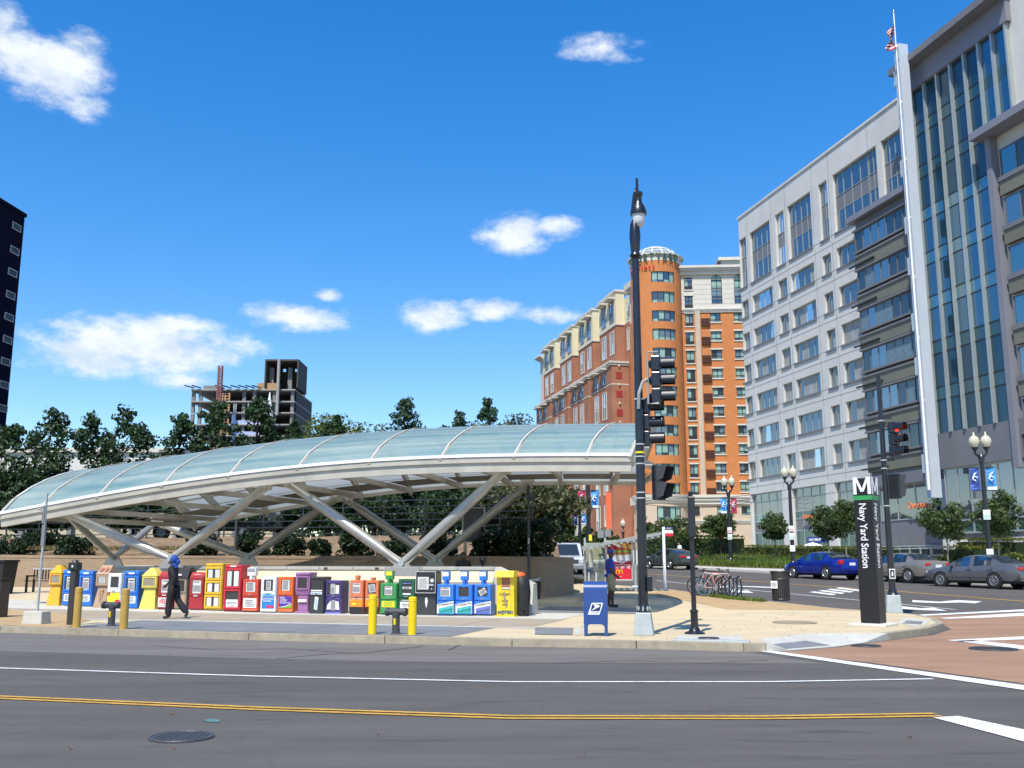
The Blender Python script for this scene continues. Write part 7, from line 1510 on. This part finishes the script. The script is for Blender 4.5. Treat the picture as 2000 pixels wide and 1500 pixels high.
def std_edges(shirt,arm,hand,leg1,leg2,shoe,skin):
    E_=[('pelvis','belly',shirt),('belly','chest',shirt),('chest','neck',skin),('neck','head',skin),('head','crown',skin)]
    for s in 'LR': E_+=[('chest','sh'+s,shirt),('sh'+s,'sl'+s,shirt),('sl'+s,'el'+s,arm),('el'+s,'wr'+s,arm),('wr'+s,'ha'+s,hand),('pelvis','hp'+s,leg1),('hp'+s,'hm'+s,leg1),('hm'+s,'kn'+s,leg2),('kn'+s,'ca'+s,leg2),('ca'+s,'an'+s,leg2),('an'+s,'he'+s,shoe),('he'+s,'to'+s,shoe)]
    return E_
J=std(belly=.015); E_=std_edges('tee_blue','skin_dark','skin_dark','khaki','skin_dark','shoe_dark','skin_dark'); fingers(J,E_,'wrL','haL',1,'skin_dark'); fingers(J,E_,'wrR','haR',-1,'skin_dark')
body(man,J,E_,['tee_blue','skin_dark','khaki','shoe_dark']); face(man,(.035,0,1.60),'skin_dark')
B().ell((.025,0,1.655),(.112,.102,.115),16,10,cut=-.05).obj('cap','scarf_blue',man,smooth=True); B().hexa([(.09,-.07,1.655),(.21,-.045,1.635),(.21,.045,1.635),(.09,.07,1.655)],[(.09,-.07,1.668),(.21,-.045,1.645),(.21,.045,1.645),(.09,.07,1.668)]).obj('cap_peak','scarf_blue',man,bevel=.004); B().ell((.115,0,1.69),(.01,.035,.022),10,6).obj('cap_badge','plate_white',man)
B().lathe([(.175,.905),(.19,.93),(.185,1.0)],20,0,(.01,0,0),caps=False).obj('shirt_hem','tee_blue',man,smooth=True).scale=(1,.86,1)
# walking woman
c=G(336,1208,.152); wo_=thing('person','person in a black suit and blue headscarf walking left past the boxes','person',c,R(170)); k=.96
J={'pelvis':((0,0,.86),(.15,.12)),'belly':((.02,0,1.0),(.135,.11)),'chest':((.035,0,1.20),(.155,.12)),'neck':((.055,0,1.33),.055),'head':((.09,0,1.42),(.082,.092)),'crown':((.075,0,1.52),(.078,.085)),
 'shL':((.03,.155,1.27),.072),'elL':((-.10,.19,1.04),.058),'wrL':((-.06,.19,.83),.036),'haL':((-.045,.185,.765),(.026,.036)),'shR':((.03,-.155,1.27),.072),'elR':((.10,-.20,1.03),.058),'wrR':((.27,-.18,.87),.036),'haR':((.325,-.175,.82),(.026,.036)),
 'hem':((-.01,0,.80),(.175,.14)),'hpL':((.0,.085,.80),.115),'knL':((.06,.085,.44),.085),'anL':((.075,.085,.13),(.10,.09)),'heL':((.04,.085,.045),.042),'toL':((.21,.09,.03),(.042,.03)),
 'hpR':((0,-.085,.80),.115),'knR':((-.08,-.08,.46),.085),'anR':((-.31,-.08,.19),(.10,.085)),'heR':((-.385,-.08,.14),.04),'toR':((-.30,-.085,.035),(.042,.03))}
E_=[('pelvis','belly','suit_black'),('belly','chest','suit_black'),('chest','neck','suit_black'),('neck','head','skin_dark'),('head','crown','skin_dark'),('pelvis','hem','suit_black')]
for s in 'LR': E_+=[('chest','sh'+s,'suit_black'),('sh'+s,'el'+s,'suit_black'),('el'+s,'wr'+s,'suit_black'),('wr'+s,'ha'+s,'skin_dark'),('pelvis','hp'+s,'suit_black'),('hp'+s,'kn'+s,'suit_black'),('kn'+s,'an'+s,'suit_black'),('an'+s,'he'+s,'shoe_dark'),('he'+s,'to'+s,'shoe_dark')]
fingers(J,E_,'wrL','haL',1,'skin_dark',.9); fingers(J,E_,'wrR','haR',-1,'skin_dark',.9)
body(wo_,J,E_,['suit_black','skin_dark','shoe_dark']); face(wo_,(.095,0,1.43),'skin_dark',.95)
sc=B(); sc.ell((.03,0,1.49),(.105,.106,.122),16,10); sc.lathe([(.085,1.40),(.085,1.34),(.11,1.28)],16,0,(.02,0,0),caps=False); sc.obj('headscarf','scarf_blue',wo_,smooth=True); B().ell((-.075,0,1.42),(.05,.06,.075),10,8).obj('scarf_knot','scarf_blue',wo_,smooth=True)
# people farther off
def far_person(loc,rz,label,shirt,leg,skin='skin_mid',hair='hair_black'):
    t=thing('person',label,'person',loc,rz); J=std(); J['elL']=((-.02,.235,1.13),.055); E_=std_edges(shirt,shirt,skin,leg,leg,'shoe_dark',skin); fingers(J,E_,'wrL','haL',1,skin); fingers(J,E_,'wrR','haR',-1,skin); body(t,J,E_,[shirt,skin,leg,'shoe_dark'] if shirt!=leg else [shirt,skin,'shoe_dark'],1); face(t,(.035,0,1.60),skin); B().ell((.0,0,1.66),(.10,.095,.105),12,8).obj('hair',hair,t,smooth=True); return t
p=D(905,1078,33.4); far_person((p.x,33.4,.15),R(-80),'person in dark clothes whose head and shoulders show above the entrance wall','suit_black','trouser_grey','skin_dark')
p=GX(1328,79.5,.14); far_person(p,R(200),'person in a white shirt walking beyond the far grey-green car','shirt_white','trouser_grey')
p=GX(1441,118.,.14); far_person(p,R(-90),'distant person in pale clothes at the dark hotel doorway','shirt_white','trouser_grey')
p=D(943,1096,33.6); t=thing('newel_post','short round-topped dark post just above the entrance wall','post',(p.x,33.6,.15)); B().lathe([(.06,0),(.06,1.35),(.11,1.40),(.12,1.5),(.08,1.58),(.001,1.6)],14,0,caps=False).obj('shaft','black_metal',t,smooth=30); B().lathe([(.1,0),(.1,.05)],12).obj('foot','black_metal',t)
# ================= trees, shrubs, hedges =================
def leafcloud(P,N_,size,mt,name,parent,kind=None,flat=.35):
    """P: (n,3) leaf centres; leaf-sized bent faces with random facing"""
    n=len(P); a=rng.normal(size=(n,3)); a/=np.linalg.norm(a,axis=1)[:,None]; up=N_+rng.normal(0,.6,(n,3)); up/=np.linalg.norm(up,axis=1)[:,None]
    x=np.cross(a,up); x/=np.maximum(np.linalg.norm(x,axis=1),1e-6)[:,None]; y=np.cross(up,x); s=size*(.6+.8*rng.random(n))[:,None]
    v=np.empty((n,4,3)); v[:,0]=P-y*s*.62; v[:,1]=P+x*s*.36+up*s*.1; v[:,2]=P+y*s*.62; v[:,3]=P-x*s*.36+up*s*.1
    me=bpy.data.meshes.new(name); me.vertices.add(4*n); me.vertices.foreach_set('co',v.ravel()); me.loops.add(6*n); me.polygons.add(2*n)
    b=np.arange(n)[:,None]*4; f=np.concatenate([b+np.array([0,1,2]),b+np.array([0,2,3])],1).reshape(-1)
    me.loops.foreach_set('vertex_index',f.astype(np.int32)); me.polygons.foreach_set('loop_start',np.arange(2*n,dtype=np.int32)*3); me.polygons.foreach_set('loop_total',np.full(2*n,3,dtype=np.int32)); me.update(calc_edges=True); me.validate()
    me.materials.append(MT[mt]); o=mk(name,me,parent); 
    if kind: o['kind']=kind
    return o
def clusters(cs,rc,per,sq=.75):
    P=[];N_=[]
    for c,r in zip(cs,rc):
        n=max(6,int(per*(r/np.mean(rc))**2)); d=rng.normal(size=(n,3)); d/=np.linalg.norm(d,axis=1)[:,None]; q=d*(r*(.55+.5*rng.random(n)**.6))[:,None]; q[:,2]*=sq; P.append(c+q); N_.append(d*.8+np.array([0,0,.5]))
    return np.concatenate(P),np.concatenate(N_)
def tree(label,base,H,W_,kind='round',mt='leaf_dark',trunk='bark',per=70,k=60,leaf=.2,cb=.3,peaks=1,tr=None,group='trees around the station',Wy=None,lean=0.,rcs=.17,name='tree',cat='tree'):
    t=thing(name,label,cat,base,0,group); cs=[];rc=[]; Wy=Wy or W_
    if kind=='cone':
        pk=[(0. if peaks==1 else (i/(peaks-1)-.5)*.42*W_+rng.normal(0,.1),rng.uniform(-.15,.15)*Wy,H*(1 if i==peaks//2 else rng.uniform(.86,.97))) for i in range(peaks)]
        for i in range(k):
            px_,py_,ph=pk[i%peaks]; f=rng.random()**1.15; z=cb*H+(ph-cb*H)*f; q=1-f; R_=W_/2*(.98*q**.65+.06); a=rng.random()*2*PI; rr=R_*rng.random()**.5; mx=px_*min(1,f*1.6)
            cs.append((mx+rr*math.cos(a),py_*f+rr*math.sin(a)*Wy/W_,z+.10*rr)); rc.append(W_*rcs*(.42+.75*q)*rng.uniform(.65,1.2))
        for px_,py_,ph in pk:
            for q in range(5): cs.append((px_+rng.normal(0,.06),py_+rng.normal(0,.06),ph-.28*q-.05)); rc.append(.13+.10*q)
        for q in range(max(5,k//8)):      # stray sprays that break the outline
            f=rng.uniform(.08,.85); a=rng.random()*2*PI; R_=W_/2*(1-f)**.8*1.12+.15; cs.append((R_*math.cos(a),R_*math.sin(a)*Wy/W_,cb*H+(H-cb*H)*f+.25)); rc.append(W_*rcs*.42)
    else:
        for i in range(k):
            d=rng.normal(size=3); d/=np.linalg.norm(d); r=rng.random()**.33*.9; z=cb*H+(H*(1-cb))*(.5+.5*d[2]*r); bul=1 if z>cb*H+.25*(H-cb*H) else .8
            cs.append((d[0]*r*W_/2*bul+lean*(z/H),d[1]*r*Wy/2*bul,z)); rc.append(W_*rcs*rng.uniform(.6,1.2))
    cs=np.array(cs); rc=np.array(rc); P,N_=clusters(cs,rc,per); leafcloud(P,N_,leaf,mt,'crown',t)
    tr=tr or max(.05,H*.018); bb=B(); tz=H*(.8 if kind=='cone' else cb+.35*(1-cb)); wob=[(lean*s*.6+rng.normal(0,.03*H*.1),rng.normal(0,.03),tz*s) for s in (0,.3,.6,1)]; wob[0]=(0,0,-.2); bb.pipe(wob,[tr*1.25,tr,tr*.75,tr*.35],8)
    bb.obj('trunk',trunk,t,smooth=True); lim=B()
    for i in rng.choice(len(cs),min(len(cs),9),replace=False):
        c=Vector(cs[i]); s=Vector((lean*.3,0,min(c.z*.75,tz*.9))); m=s.lerp(c,.5)+Vector((0,0,-.05*H*.3)); lim.pipe([s,m,c],[tr*.42,tr*.28,tr*.1],6)
    lim.obj('limbs',trunk,t,smooth=True); return t
def TB(px,y,z=None): c=D(px,1060,y); return Vector((c.x,y,LOT-.05 if z is None else z))
def TH_(px,py,y,z): return D(px,py,y).z-z
trees=[ # px, y, top py, width m, kind, mat, peaks, label
 (55,55,800,5.0,'cone','leaf_dark',2,'dark evergreen tree at the left edge beside the black tower'),
 (212,57,796,5.2,'cone','leaf_dark',3,'dark evergreen tree with several tips, second from the left'),
 (380,58,786,4.2,'cone','leaf_dark',2,'dark evergreen in front of the unfinished building on its left side'),
 (492,60,772,4.0,'cone','leaf_dark',1,'tall pointed dark evergreen in front of the unfinished building'),
 (545,62,822,2.4,'cone','leaf_dark',2,'low dark evergreen at the right foot of the unfinished building'),
 (640,72,802,7.4,'round','leaf_olive',1,'broad olive-green leafy tree right of the unfinished building'),
 (640,60,812,1.9,'cone','leaf_dark',2,'dark narrow evergreen in front of the olive-green tree'),
 (786,64,781,4.4,'cone','leaf_blue',1,'bluish conifer with loose tips standing alone above the canopy'),
 (922,66,780,4.0,'cone','leaf_blue',2,'bluish conifer with a split top left of the brick building'),
 (985,74,812,6.5,'round','leaf_brown',1,'brownish leafy tree between the conifer and the brick building'),
 (1070,78,815,4.6,'round','leaf_brown',1,'brownish tree directly in front of the brick apartment building'),
 (870,70,824,4.6,'round','leaf_mid',1,'small leafy crown just topping the canopy left of the conifer'),
 (730,70,822,5.0,'round','leaf_olive',1,'olive leafy crown topping the canopy left of the lone conifer'),
 (935,72,818,5.5,'round','leaf_mid',1,'leafy crown behind the split-top conifer'),
 (1020,76,806,6.0,'round','leaf_brown',1,'leafy tree directly left of the brick apartment building')]
for px,y,py,w,kd,mt,pk,lb in trees:
    b=TB(px,y); H=TH_(px,py,y,b.z); tree(lb,b,H,w*(1.1 if kd=='cone' else 1.15),kd,mt,peaks=pk,k=160,per=66,leaf=.20,cb=.12,rcs=.135 if kd=='cone' else .105)
# lower crowns that fill the view under the canopy
for px,y,py,w,lb,mt in ((560,63,965,5.5,'dark low tree seen under the left part of the canopy','leaf_dark'),(690,61,960,6.0,'dark spreading tree seen under the middle of the canopy','leaf_dark'),(800,66,955,5.5,'dark tree behind the white frame under the canopy','leaf_dark'),(905,60,950,5.5,'dark tree behind the map board','leaf_dark')):
    b=TB(px,y); tree(lb,b,TH_(px,py,y,b.z)+1.2,w,'round',mt,k=70,per=60,leaf=.22,cb=.22,rcs=.13)
b=Vector((D(1035,1060,47.).x,47.,2.6)); tree('brown-green tree with leaning trunks behind the right end of the canopy',b,TH_(1040,948,47,2.6),5.6,'round','leaf_brown',k=90,per=62,leaf=.19,cb=.36,rcs=.11,tr=.16,lean=.4)
b=Vector((D(985,1060,48.5).x,48.5,2.7)); tree('dark leafy tree behind the map board at the right of the fence',b,TH_(985,955,48.5,2.7),4.2,'round','leaf_dark',k=70,per=60,leaf=.19,cb=.3,rcs=.12,tr=.14,lean=-.3)
# street trees on the far pavement
for px,y,py,w,lb,z0 in ((1516,78,1000,2.3,'small round street tree in front of the leftmost shopfront',.14),(1622,74,986,2.6,'small street tree left of the pair beside the pylon',.14),(1655,72,972,2.7,'small street tree touching the station pylon in view',.14),(1853,62,974,2.9,'round street tree behind the two grey saloon cars',.14),(1955,58,958,2.7,'street tree beside the lamp with two blue banners',.14),(1318,104,1012,4.6,'leafy street tree in front of the hotel base, left',.14),(1408,100,1000,3.6,'leafy street tree in front of the hotel base, right',.14),(1268,112,1022,2.8,'small tree behind the tall lamp post by the hotel tower',.14)):
    c=GX(px,y,z0); H=D(px,py,y).z-c.z; tree(lb,c,H,w,'round','leaf_mid',trunk='bark_pale' if px>1500 else 'bark',k=46,per=62,leaf=.17 if y<80 else .24,cb=.42,rcs=.16,tr=.055,group='street trees on the avenue')
for px,y,py,w,lb in ((1107,92,1008,2.4,'narrow young tree before the brick building, right of the van'),(1072,96,1018,2.2,'narrow young tree before the brick building, left of the van'),(1180,98,1035,4.0,'low bushy tree behind the shelter roof'),(1145,94,1030,2.4,'young tree behind the banner pole')):
    c=GX(px,y,.14); tree(lb,c,D(px,py,y).z-c.z,w,'cone','leaf_mid',k=46,per=55,leaf=.24,cb=.2,tr=.06,group='street trees on the avenue')
def shrub(label,base,w,h,mt='leaf_shrub',n=26,leaf=.12,name='shrub',per=75):
    t=thing(name,label,'shrub',base,0,'shrubs on the planted bank'); cs=[];rc=[]
    for i in range(n):
        a=rng.random()*2*PI; f=rng.random()**.5; z=h*(.12+.75*rng.random()*(1-.45*f)); cs.append((f*w*.42*math.cos(a),f*w*.36*math.sin(a),z)); rc.append(w*.15*rng.uniform(.7,1.2))
    P,N_=clusters(np.array(cs),np.array(rc),per,.9); leafcloud(P,N_,leaf,mt,'foliage',t); bb=B()
    for i in range(4): bb.pipe([(0,0,-.1),(rng.normal(0,.1),rng.normal(0,.1),h*.3),(rng.normal(0,.25)*w,rng.normal(0,.15),h*.7)],[.03,.022,.008],5)
    bb.obj('stems','bark',t)
for px,w,h,dy,lb in ((22,1.9,1.0,1.5,'dark shrub on the bank at the far left edge'),(150,1.7,.95,1.4,'dark shrub on the bank above the house-shaped box'),(85,1.6,.9,3.6,'dark shrub higher up the bank at the left, below the fence'),(392,1.5,.95,1.3,'dark shrub on the bank just right of the walking person'),(485,1.5,1.1,1.6,'dark shrub behind the rear left strut foot'),(566,1.25,1.05,1.2,'round dark shrub on the bank above the orange box'),(623,.95,.75,1.1,'smallest round shrub on the bank, above the charcoal box'),(691,1.5,1.1,1.2,'round dark shrub on the bank above the coral boxes'),(772,1.4,1.0,1.3,'dark shrub on the bank behind the front strut foot'),(858,1.4,1.1,1.4,'dark shrub on the bank left of the map board'),(955,1.5,1.15,1.0,'dark shrub right of the map board'),(1003,1.7,1.35,.9,'large dark shrub above the brick wall, left of the canopy post'),(1048,1.7,1.45,.9,'large dark shrub above the brick wall, right of the canopy post'),(1082,1.3,1.2,1.2,'dark shrub at the curved end of the brick wall')):
    # wall line crossed by this pixel column
    best=min(((abs((q.x/q.y)-(px-1000)/F*.985),q) for q in along(RW,.2)[:]),key=lambda e:e[0] if e[1].x<2.0 else 9)[1]
    y=best.y+dy; x=(px-1000)/F*.985*y; shrub(lb,(x,y,bank_z(min(x,1.3),y)-.03),w*1.12,h*1.35)
def hedge(label,pts,w,h,mt='leaf_hedge',dens=210,leaf=.13):
    t=thing('hedge',label,'hedge',(0,0,0)); P=[];N_=[]; core=B(); ps=along(pts,1.2)
    for a,b in zip(ps[:-1],ps[1:]):
        L=(b-a).length; d=(b-a)/L; nn=Vector((-d.y,d.x)); n=int(dens*L); s=rng.random(n)*L; f=rng.random(n); o=np.where(f<.34,-w/2,np.where(f<.5,w/2,(rng.random(n)-.5)*w)); z=np.where(f<.5,rng.random(n)*h,h)+rng.normal(0,.05,n)
        o=o+rng.normal(0,.05,n); P.append(np.c_[a.x+d.x*s+nn.x*o,a.y+d.y*s+nn.y*o,z+np.array([hz(a.y)]*n)+.12]); N_.append(np.c_[np.where(f<.34,-nn.x,0),np.where(f<.34,-nn.y,0),np.where(f>.5,1.,.2)])
        z0=hz(a.y)+.1; q=[a-nn*w*.4,b-nn*w*.4,b+nn*w*.4,a+nn*w*.4]; core.hexa([(v.x,v.y,z0) for v in q],[(v.x,v.y,z0+h*.9) for v in q])
    core.obj('branches','leaf_shrub',t); leafcloud(np.concatenate(P),np.concatenate(N_),leaf,mt,'foliage',t)
def hp(px,y): return (GX(px,y).x,y)
hedge('long clipped green hedge along the pale office building',[hp(1463,100),hp(1560,92),hp(1660,84),hp(1745,78)],1.6,1.25)
hedge('clipped yellow-green hedge behind the grey saloon car',[hp(1868,66),hp(1930,61)],1.8,1.5); hedge('tall clipped hedge behind the right street tree',[hp(1892,72),hp(2010,64)],1.8,2.0); hedge('low bright hedge at the right edge behind the grey car',[hp(1975,54),hp(2040,52)],1.6,1.2); hedge('low groundcover hedge behind the beige saloon car',[hp(1760,68),hp(1862,62)],1.6,.8)
hedge('bushy green planting at the foot of the hotel',[hp(1272,112),hp(1330,108),hp(1440,102)],3.0,2.2,'leaf_mid',160,.22)
hedge('dark low planting around the banner lamp',[hp(1370,80),hp(1425,76),hp(1460,73)],1.2,.55,'leaf_mid',160,.12)
# ================= far background =================
mat('tower_black',(.008,.008,.02),.95,var=.15,spec=.05); mat('slab_grey',(.34,.33,.31),.9,var=.12,scale=.3,dirt=.2); mat('raw_concrete',(.22,.215,.20),.9,var=.15,scale=.3,dirt=.3); mat('dark_wall',(.075,.07,.065),.9,var=.2,scale=.3); mat('formwork',(.42,.25,.12),.8,var=.2,scale=1); mat('mast_red',(.26,.10,.09),.6); mat('wrap_blue',(.40,.46,.66),.6); mat('ware_white',(.62,.60,.54),.85,var=.06,scale=.4,dirt=.1); mat('ware_cream',(.55,.47,.31),.85,var=.08,scale=.4,dirt=.15)  # unfinished building: plain dark grey on back walls, side walls and top box
# unfinished building
yb=275.; k=yb/F; o_=D(470,880,yb); cb_=thing('unfinished_building','unfinished concrete building with open floors and a boxy top behind the trees','building',(o_.x,yb,0),0.)
X=lambda px:(px-470)*k*1.0; Zb=lambda py:D(470,py,yb).z
fl=[760,783,805,828,850,873,896,920]
for i,py in enumerate(fl):
    x0=X(366) if i<=1 else X(376); B().box((x0,0,Zb(py)-.35),(X(572),24,Zb(py))).obj('floor_slab','slab_grey',cb_)
for i in range(1,len(fl)):
    za,zb2=Zb(fl[i]),Zb(fl[i-1])-.35
    for px in (369,383,420,470,490,530,566): B().box((X(px)-.45,.8,za),(X(px)+.45,1.7,zb2)).obj('column','raw_concrete',cb_)
    B().box((X(386)+2 if i==1 else X(380),13,za),(X(571),13.4,zb2)).obj('back_wall','dark_wall',cb_)
    B().box((X(571),2,za),(X(572),24,zb2)).obj('side_wall','dark_wall',cb_)
    bx=B(); zz=za
    for q in range(3): bx.box((X(427),.2,zz+.5+q*.75),(X(443),.5,zz+.75+q*.75))
    for px in (428,434,442): bx.box((X(px)-.2,.15,zz),(X(px)+.2,.55,zz+2.3))
    if i>=1: bx.obj('formwork','formwork',cb_)
for i in (3,4,5,6): B().box((X(449),.3,Zb(fl[i])),(X(456),.7,Zb(fl[i-1])-.35)).obj('wrap_panel','wrap_blue',cb_)
for i in (3,4,5): B().box((X(456),.35,Zb(fl[i])),(X(505),.6,Zb(fl[i])+1.1)).obj('wrap_panel','wrap_blue',cb_)
for px in (452,456,480,503,510,515): B().box((X(px)-.15,.3,Zb(fl[2])),(X(px)+.15,.6,Zb(fl[1])-.35)).obj('stud','galv',cb_)
B().box((X(388),1,Zb(760)),(X(418),9,Zb(752))).obj('parapet','raw_concrete',cb_)
for px in (372,386,432,446,463,478,492,505): B().beam((X(px),0,Zb(758)),(X(px)-2.4,-1.2,Zb(754)),.3,.3).obj('outrigger','frame_dark',cb_)
B().box((X(495),1,Zb(760)),(X(537),3,Zb(747))).obj('formwork_stack','formwork',cb_)
b=B(); zt1,zt0=Zb(705),Zb(757); b.box((X(510),0,zt0),(X(512.5),12,zt1)); b.box((X(574.5),0,zt0),(X(577),12,zt1)); b.box((X(512.5),11,zt0),(X(574.5),12,Zb(712))); b.box((X(510),0,zt1),(X(577),12,zt1+.5)); b.obj('top_box','dark_wall',cb_)
for i in range(6): x=X(512.5)+(X(574.5)-X(512.5))*i/5; B().box((x-.35,10.9,Zb(712)),(x+.35,11.9,zt1)).obj('clerestory_post','dark_wall',cb_)
for px in (519,556): B().box((X(px)-.6,3,zt0),(X(px)+.6,4,Zb(714))).obj('column','raw_concrete',cb_)
B().cyl((X(540),-1.2,Zb(812)),(X(540),-1.2,Zb(703)),.45,None,8).obj('concrete_pump_pipe','slab_grey',cb_); B().cyl((X(525),-1.5,Zb(815)),(X(525),-1.5,Zb(768)),1.1,.15,8).obj('white_chute','plate_white',cb_)
def mast(px,pt,pb,y,label,w):
    z0,z1=D(px,pb,y).z,D(px,pt,y).z; c=D(px,pb,y); t=thing('hoist_mast',label,'mast',(c.x,y,z0)); H=z1-z0; m_=B()
    for sx in (-1,1):
        for sy in (-1,1): B().cb((sx*w/2,sy*w/2,H/2),(.22,.22,H)).obj('chord','mast_red',t)
    n=int(H/w); 
    for i in range(n):
        z=H*i/n; z2=H*(i+1)/n
        for sy in (-1,1): m_.beam((-w/2,sy*w/2,z),(w/2,sy*w/2,z2),.14,.14); m_.beam((-w/2,sy*w/2,z),(w/2,sy*w/2,z),.14,.14)
        m_.beam((-w/2,-w/2,z),(-w/2,w/2,z2),.14,.14); m_.beam((w/2,-w/2,z),(w/2,w/2,z2),.14,.14)
    o=m_.obj('lattice','mast_red',t); o['kind']='stuff'
mast(421,714,905,268,'tall red lattice hoist mast in front of the unfinished building',1.0); mast(588,758,860,300,'small red lattice mast right of the unfinished building',.9)
# black tower at the left edge
yt=137.; c=D(47,440,yt); tw_=thing('office_tower','tall nearly black tower block with small white-framed windows at the left edge','building',(c.x,yt,0),R(85.6)); zt=D(48,424,yt).z
B().box((-26,0,0),(0,18,zt)).obj('wall','tower_black',tw_); B().box((-26.2,-.2,zt),(.2,18,zt+.5)).obj('parapet','tower_black',tw_); B().box((-12,2,zt+.5),(-6,8,zt+3)).obj('plant_room','slab_grey',tw_)
TW=lambda px,py: hit((c.x,yt),R(85.6),px,py)
for py,px in zip((443,489,532,576,619,663,706,751,797,842),(32,28,24,20,17,14,10,7,5,3)):
    u,z=TW(px,py)
    for col in range(2):
        x=u-col*9.5; f=B(); frame_(f,x-1.05,x+1.05,z-.55,z+.45,.09,-.12,.02); w=f.obj('window','light_grey',tw_); B().box((x-.92,-.06,z-.42),(x+.92,-.03,z+.32)).obj('pane','frame_dark',w)
# white low building behind the trees and cream shed behind the fence
yw=92.; c=D(150,1000,yw); wh=thing('low_white_building','low white flat-roofed building glimpsed between the trees on the left','building',(c.x,yw,2.6),0.); zt=D(150,884,yw).z-2.6
B().box((-18,0,0),(9.2,16,zt)).obj('wall','ware_white',wh); B().box((-18.3,-.3,zt),(9.5,16.3,zt+.4)).obj('roof_edge','trim_stone',wh)
for i in range(9): w=B().box((-16.4+i*2.9,-.06,zt*.55),(-14.6+i*2.9,-.02,zt*.8)).obj('window','frame_dark',wh); B().box((-16.3+i*2.9,-.09,zt*.56),(-14.7+i*2.9,-.065,zt*.79)).obj('pane','glass_office',w)
yw=80.; c=D(330,1000,yw); wh=thing('cream_shed','low cream building with dark pillars behind the tank truck','building',(c.x,yw,2.7),0.); zt=D(330,985,yw).z-2.7
B().box((-13.5,0,0),(8.4,8,zt)).obj('wall','ware_cream',wh); B().box((-13.8,-.4,zt),(8.7,8.3,zt+.3)).obj('roof_edge','raw_concrete',wh)
for x in (-12,-8,-3,.5,3.6,5.2,6.8): B().box((x,-.3,0),(x+.5,0,zt)).obj('pillar','mid_grey',wh)
yw=70.; c=D(870,1010,yw); sg=thing('site_sign','white site sign with red lettering behind the fence','sign',(c.x,yw,LOT),R(-4)); zt=D(870,975,yw).z-LOT; zb0=D(870,1020,yw).z-LOT
B().box((-1.6,0,zb0),(1.8,.08,zt)).obj('panel','plate_white',sg); scrib(sg,-1.3,1.5,zb0+.95,zt-.1,2,'ad_red',-.01); text('lettering','202-','ban_navy',sg,(-.6,-.02,zb0+.5),size=.5,ext=.01)
for x in (-1.4,1.6): B().box((x-.05,.09,0),(x+.05,.17,zt)).obj('post','white',sg)
yw=64.; wf=thing('white_frame','tall white A-shaped timber frame behind the fence','frame',(D(832,1060,yw).x,yw,LOT)); kz=lambda py: D(832,py,yw).z-LOT; kx=lambda px:(px-832)*yw/F
for a,b_,w in (((788,1056),(832,965),.22),((828,1056),(834,950),.2),((815,1056),(840,990),.2)): B().beam((kx(a[0]),0,kz(a[1])-.3),(kx(b_[0]),0,kz(b_[1])),w,w).obj('beam','plate_white',wf)
B().box((kx(836),.1,kz(1015)),(kx(842),.2,kz(975))).obj('blue_panel','ban_navy',wf)
def parasol(px,py,y,r,mt,label):
    p=D(px,py,y); g=max(hz(y)+.14,0); t=thing('parasol',label,'parasol',(p.x,y,g)); h=p.z-g; B().lathe([(r,h-.45),(r*.6,h-.2),(.03,h)],10,0,caps=False).obj('canopy',mt,t); B().cyl((0,0,0),(0,0,h),.03,None,8).obj('pole','white',t); B().lathe([(.25,0),(.25,.06)],12).obj('base','dark_grey',t)
parasol(1587,1059,99.,1.15,'plate_white','white parasol above the hedge under the bank sign'); parasol(1060,1046,88.,1.0,'awning_red','red parasol in front of the brick building')
# overhead wires across the avenue
wr_=thing('overhead_cables','thin dark cables strung across the avenue in front of the hotel','cable',(0,0,0))
for za,zb2 in ((963,966),(972,974),(985,980)):
    a=D(1255,za,120.); b_=D(1475,zb2,112.); bb=B(); bb.pipe([a.lerp(b_,s)+Vector((0,0,-.5*math.sin(PI*s))) for s in np.linspace(0,1,10)],.03,5); bb.obj('cable','black_matte',wr_)

# far wood closing the view beyond the car park
cs=[];rc=[]
for i in range(330):
    x=rng.uniform(-75,1.5); y=104+rng.uniform(-3,6)-.1*x; cs.append((x,y,rng.uniform(2.8,8.)+1.2*math.sin(x*.35))); rc.append(rng.uniform(1.1,2.0))
P_,N2=clusters(np.array(cs),np.array(rc),55,.8); fw_=leafcloud(P_,N2,.5,'leaf_dark','far_wood',None,'stuff'); tag(fw_,'dark far-off wood that closes the view beyond the car park','trees')
flush_texts()
bpy.context.view_layer.update()
S.render.engine='CYCLES'; S.cycles.max_bounces=6; S.cycles.transparent_max_bounces=12; S.cycles.diffuse_bounces=3; S.cycles.glossy_bounces=3; S.cycles.transmission_bounces=4
S.render.resolution_x=1024; S.render.resolution_y=768
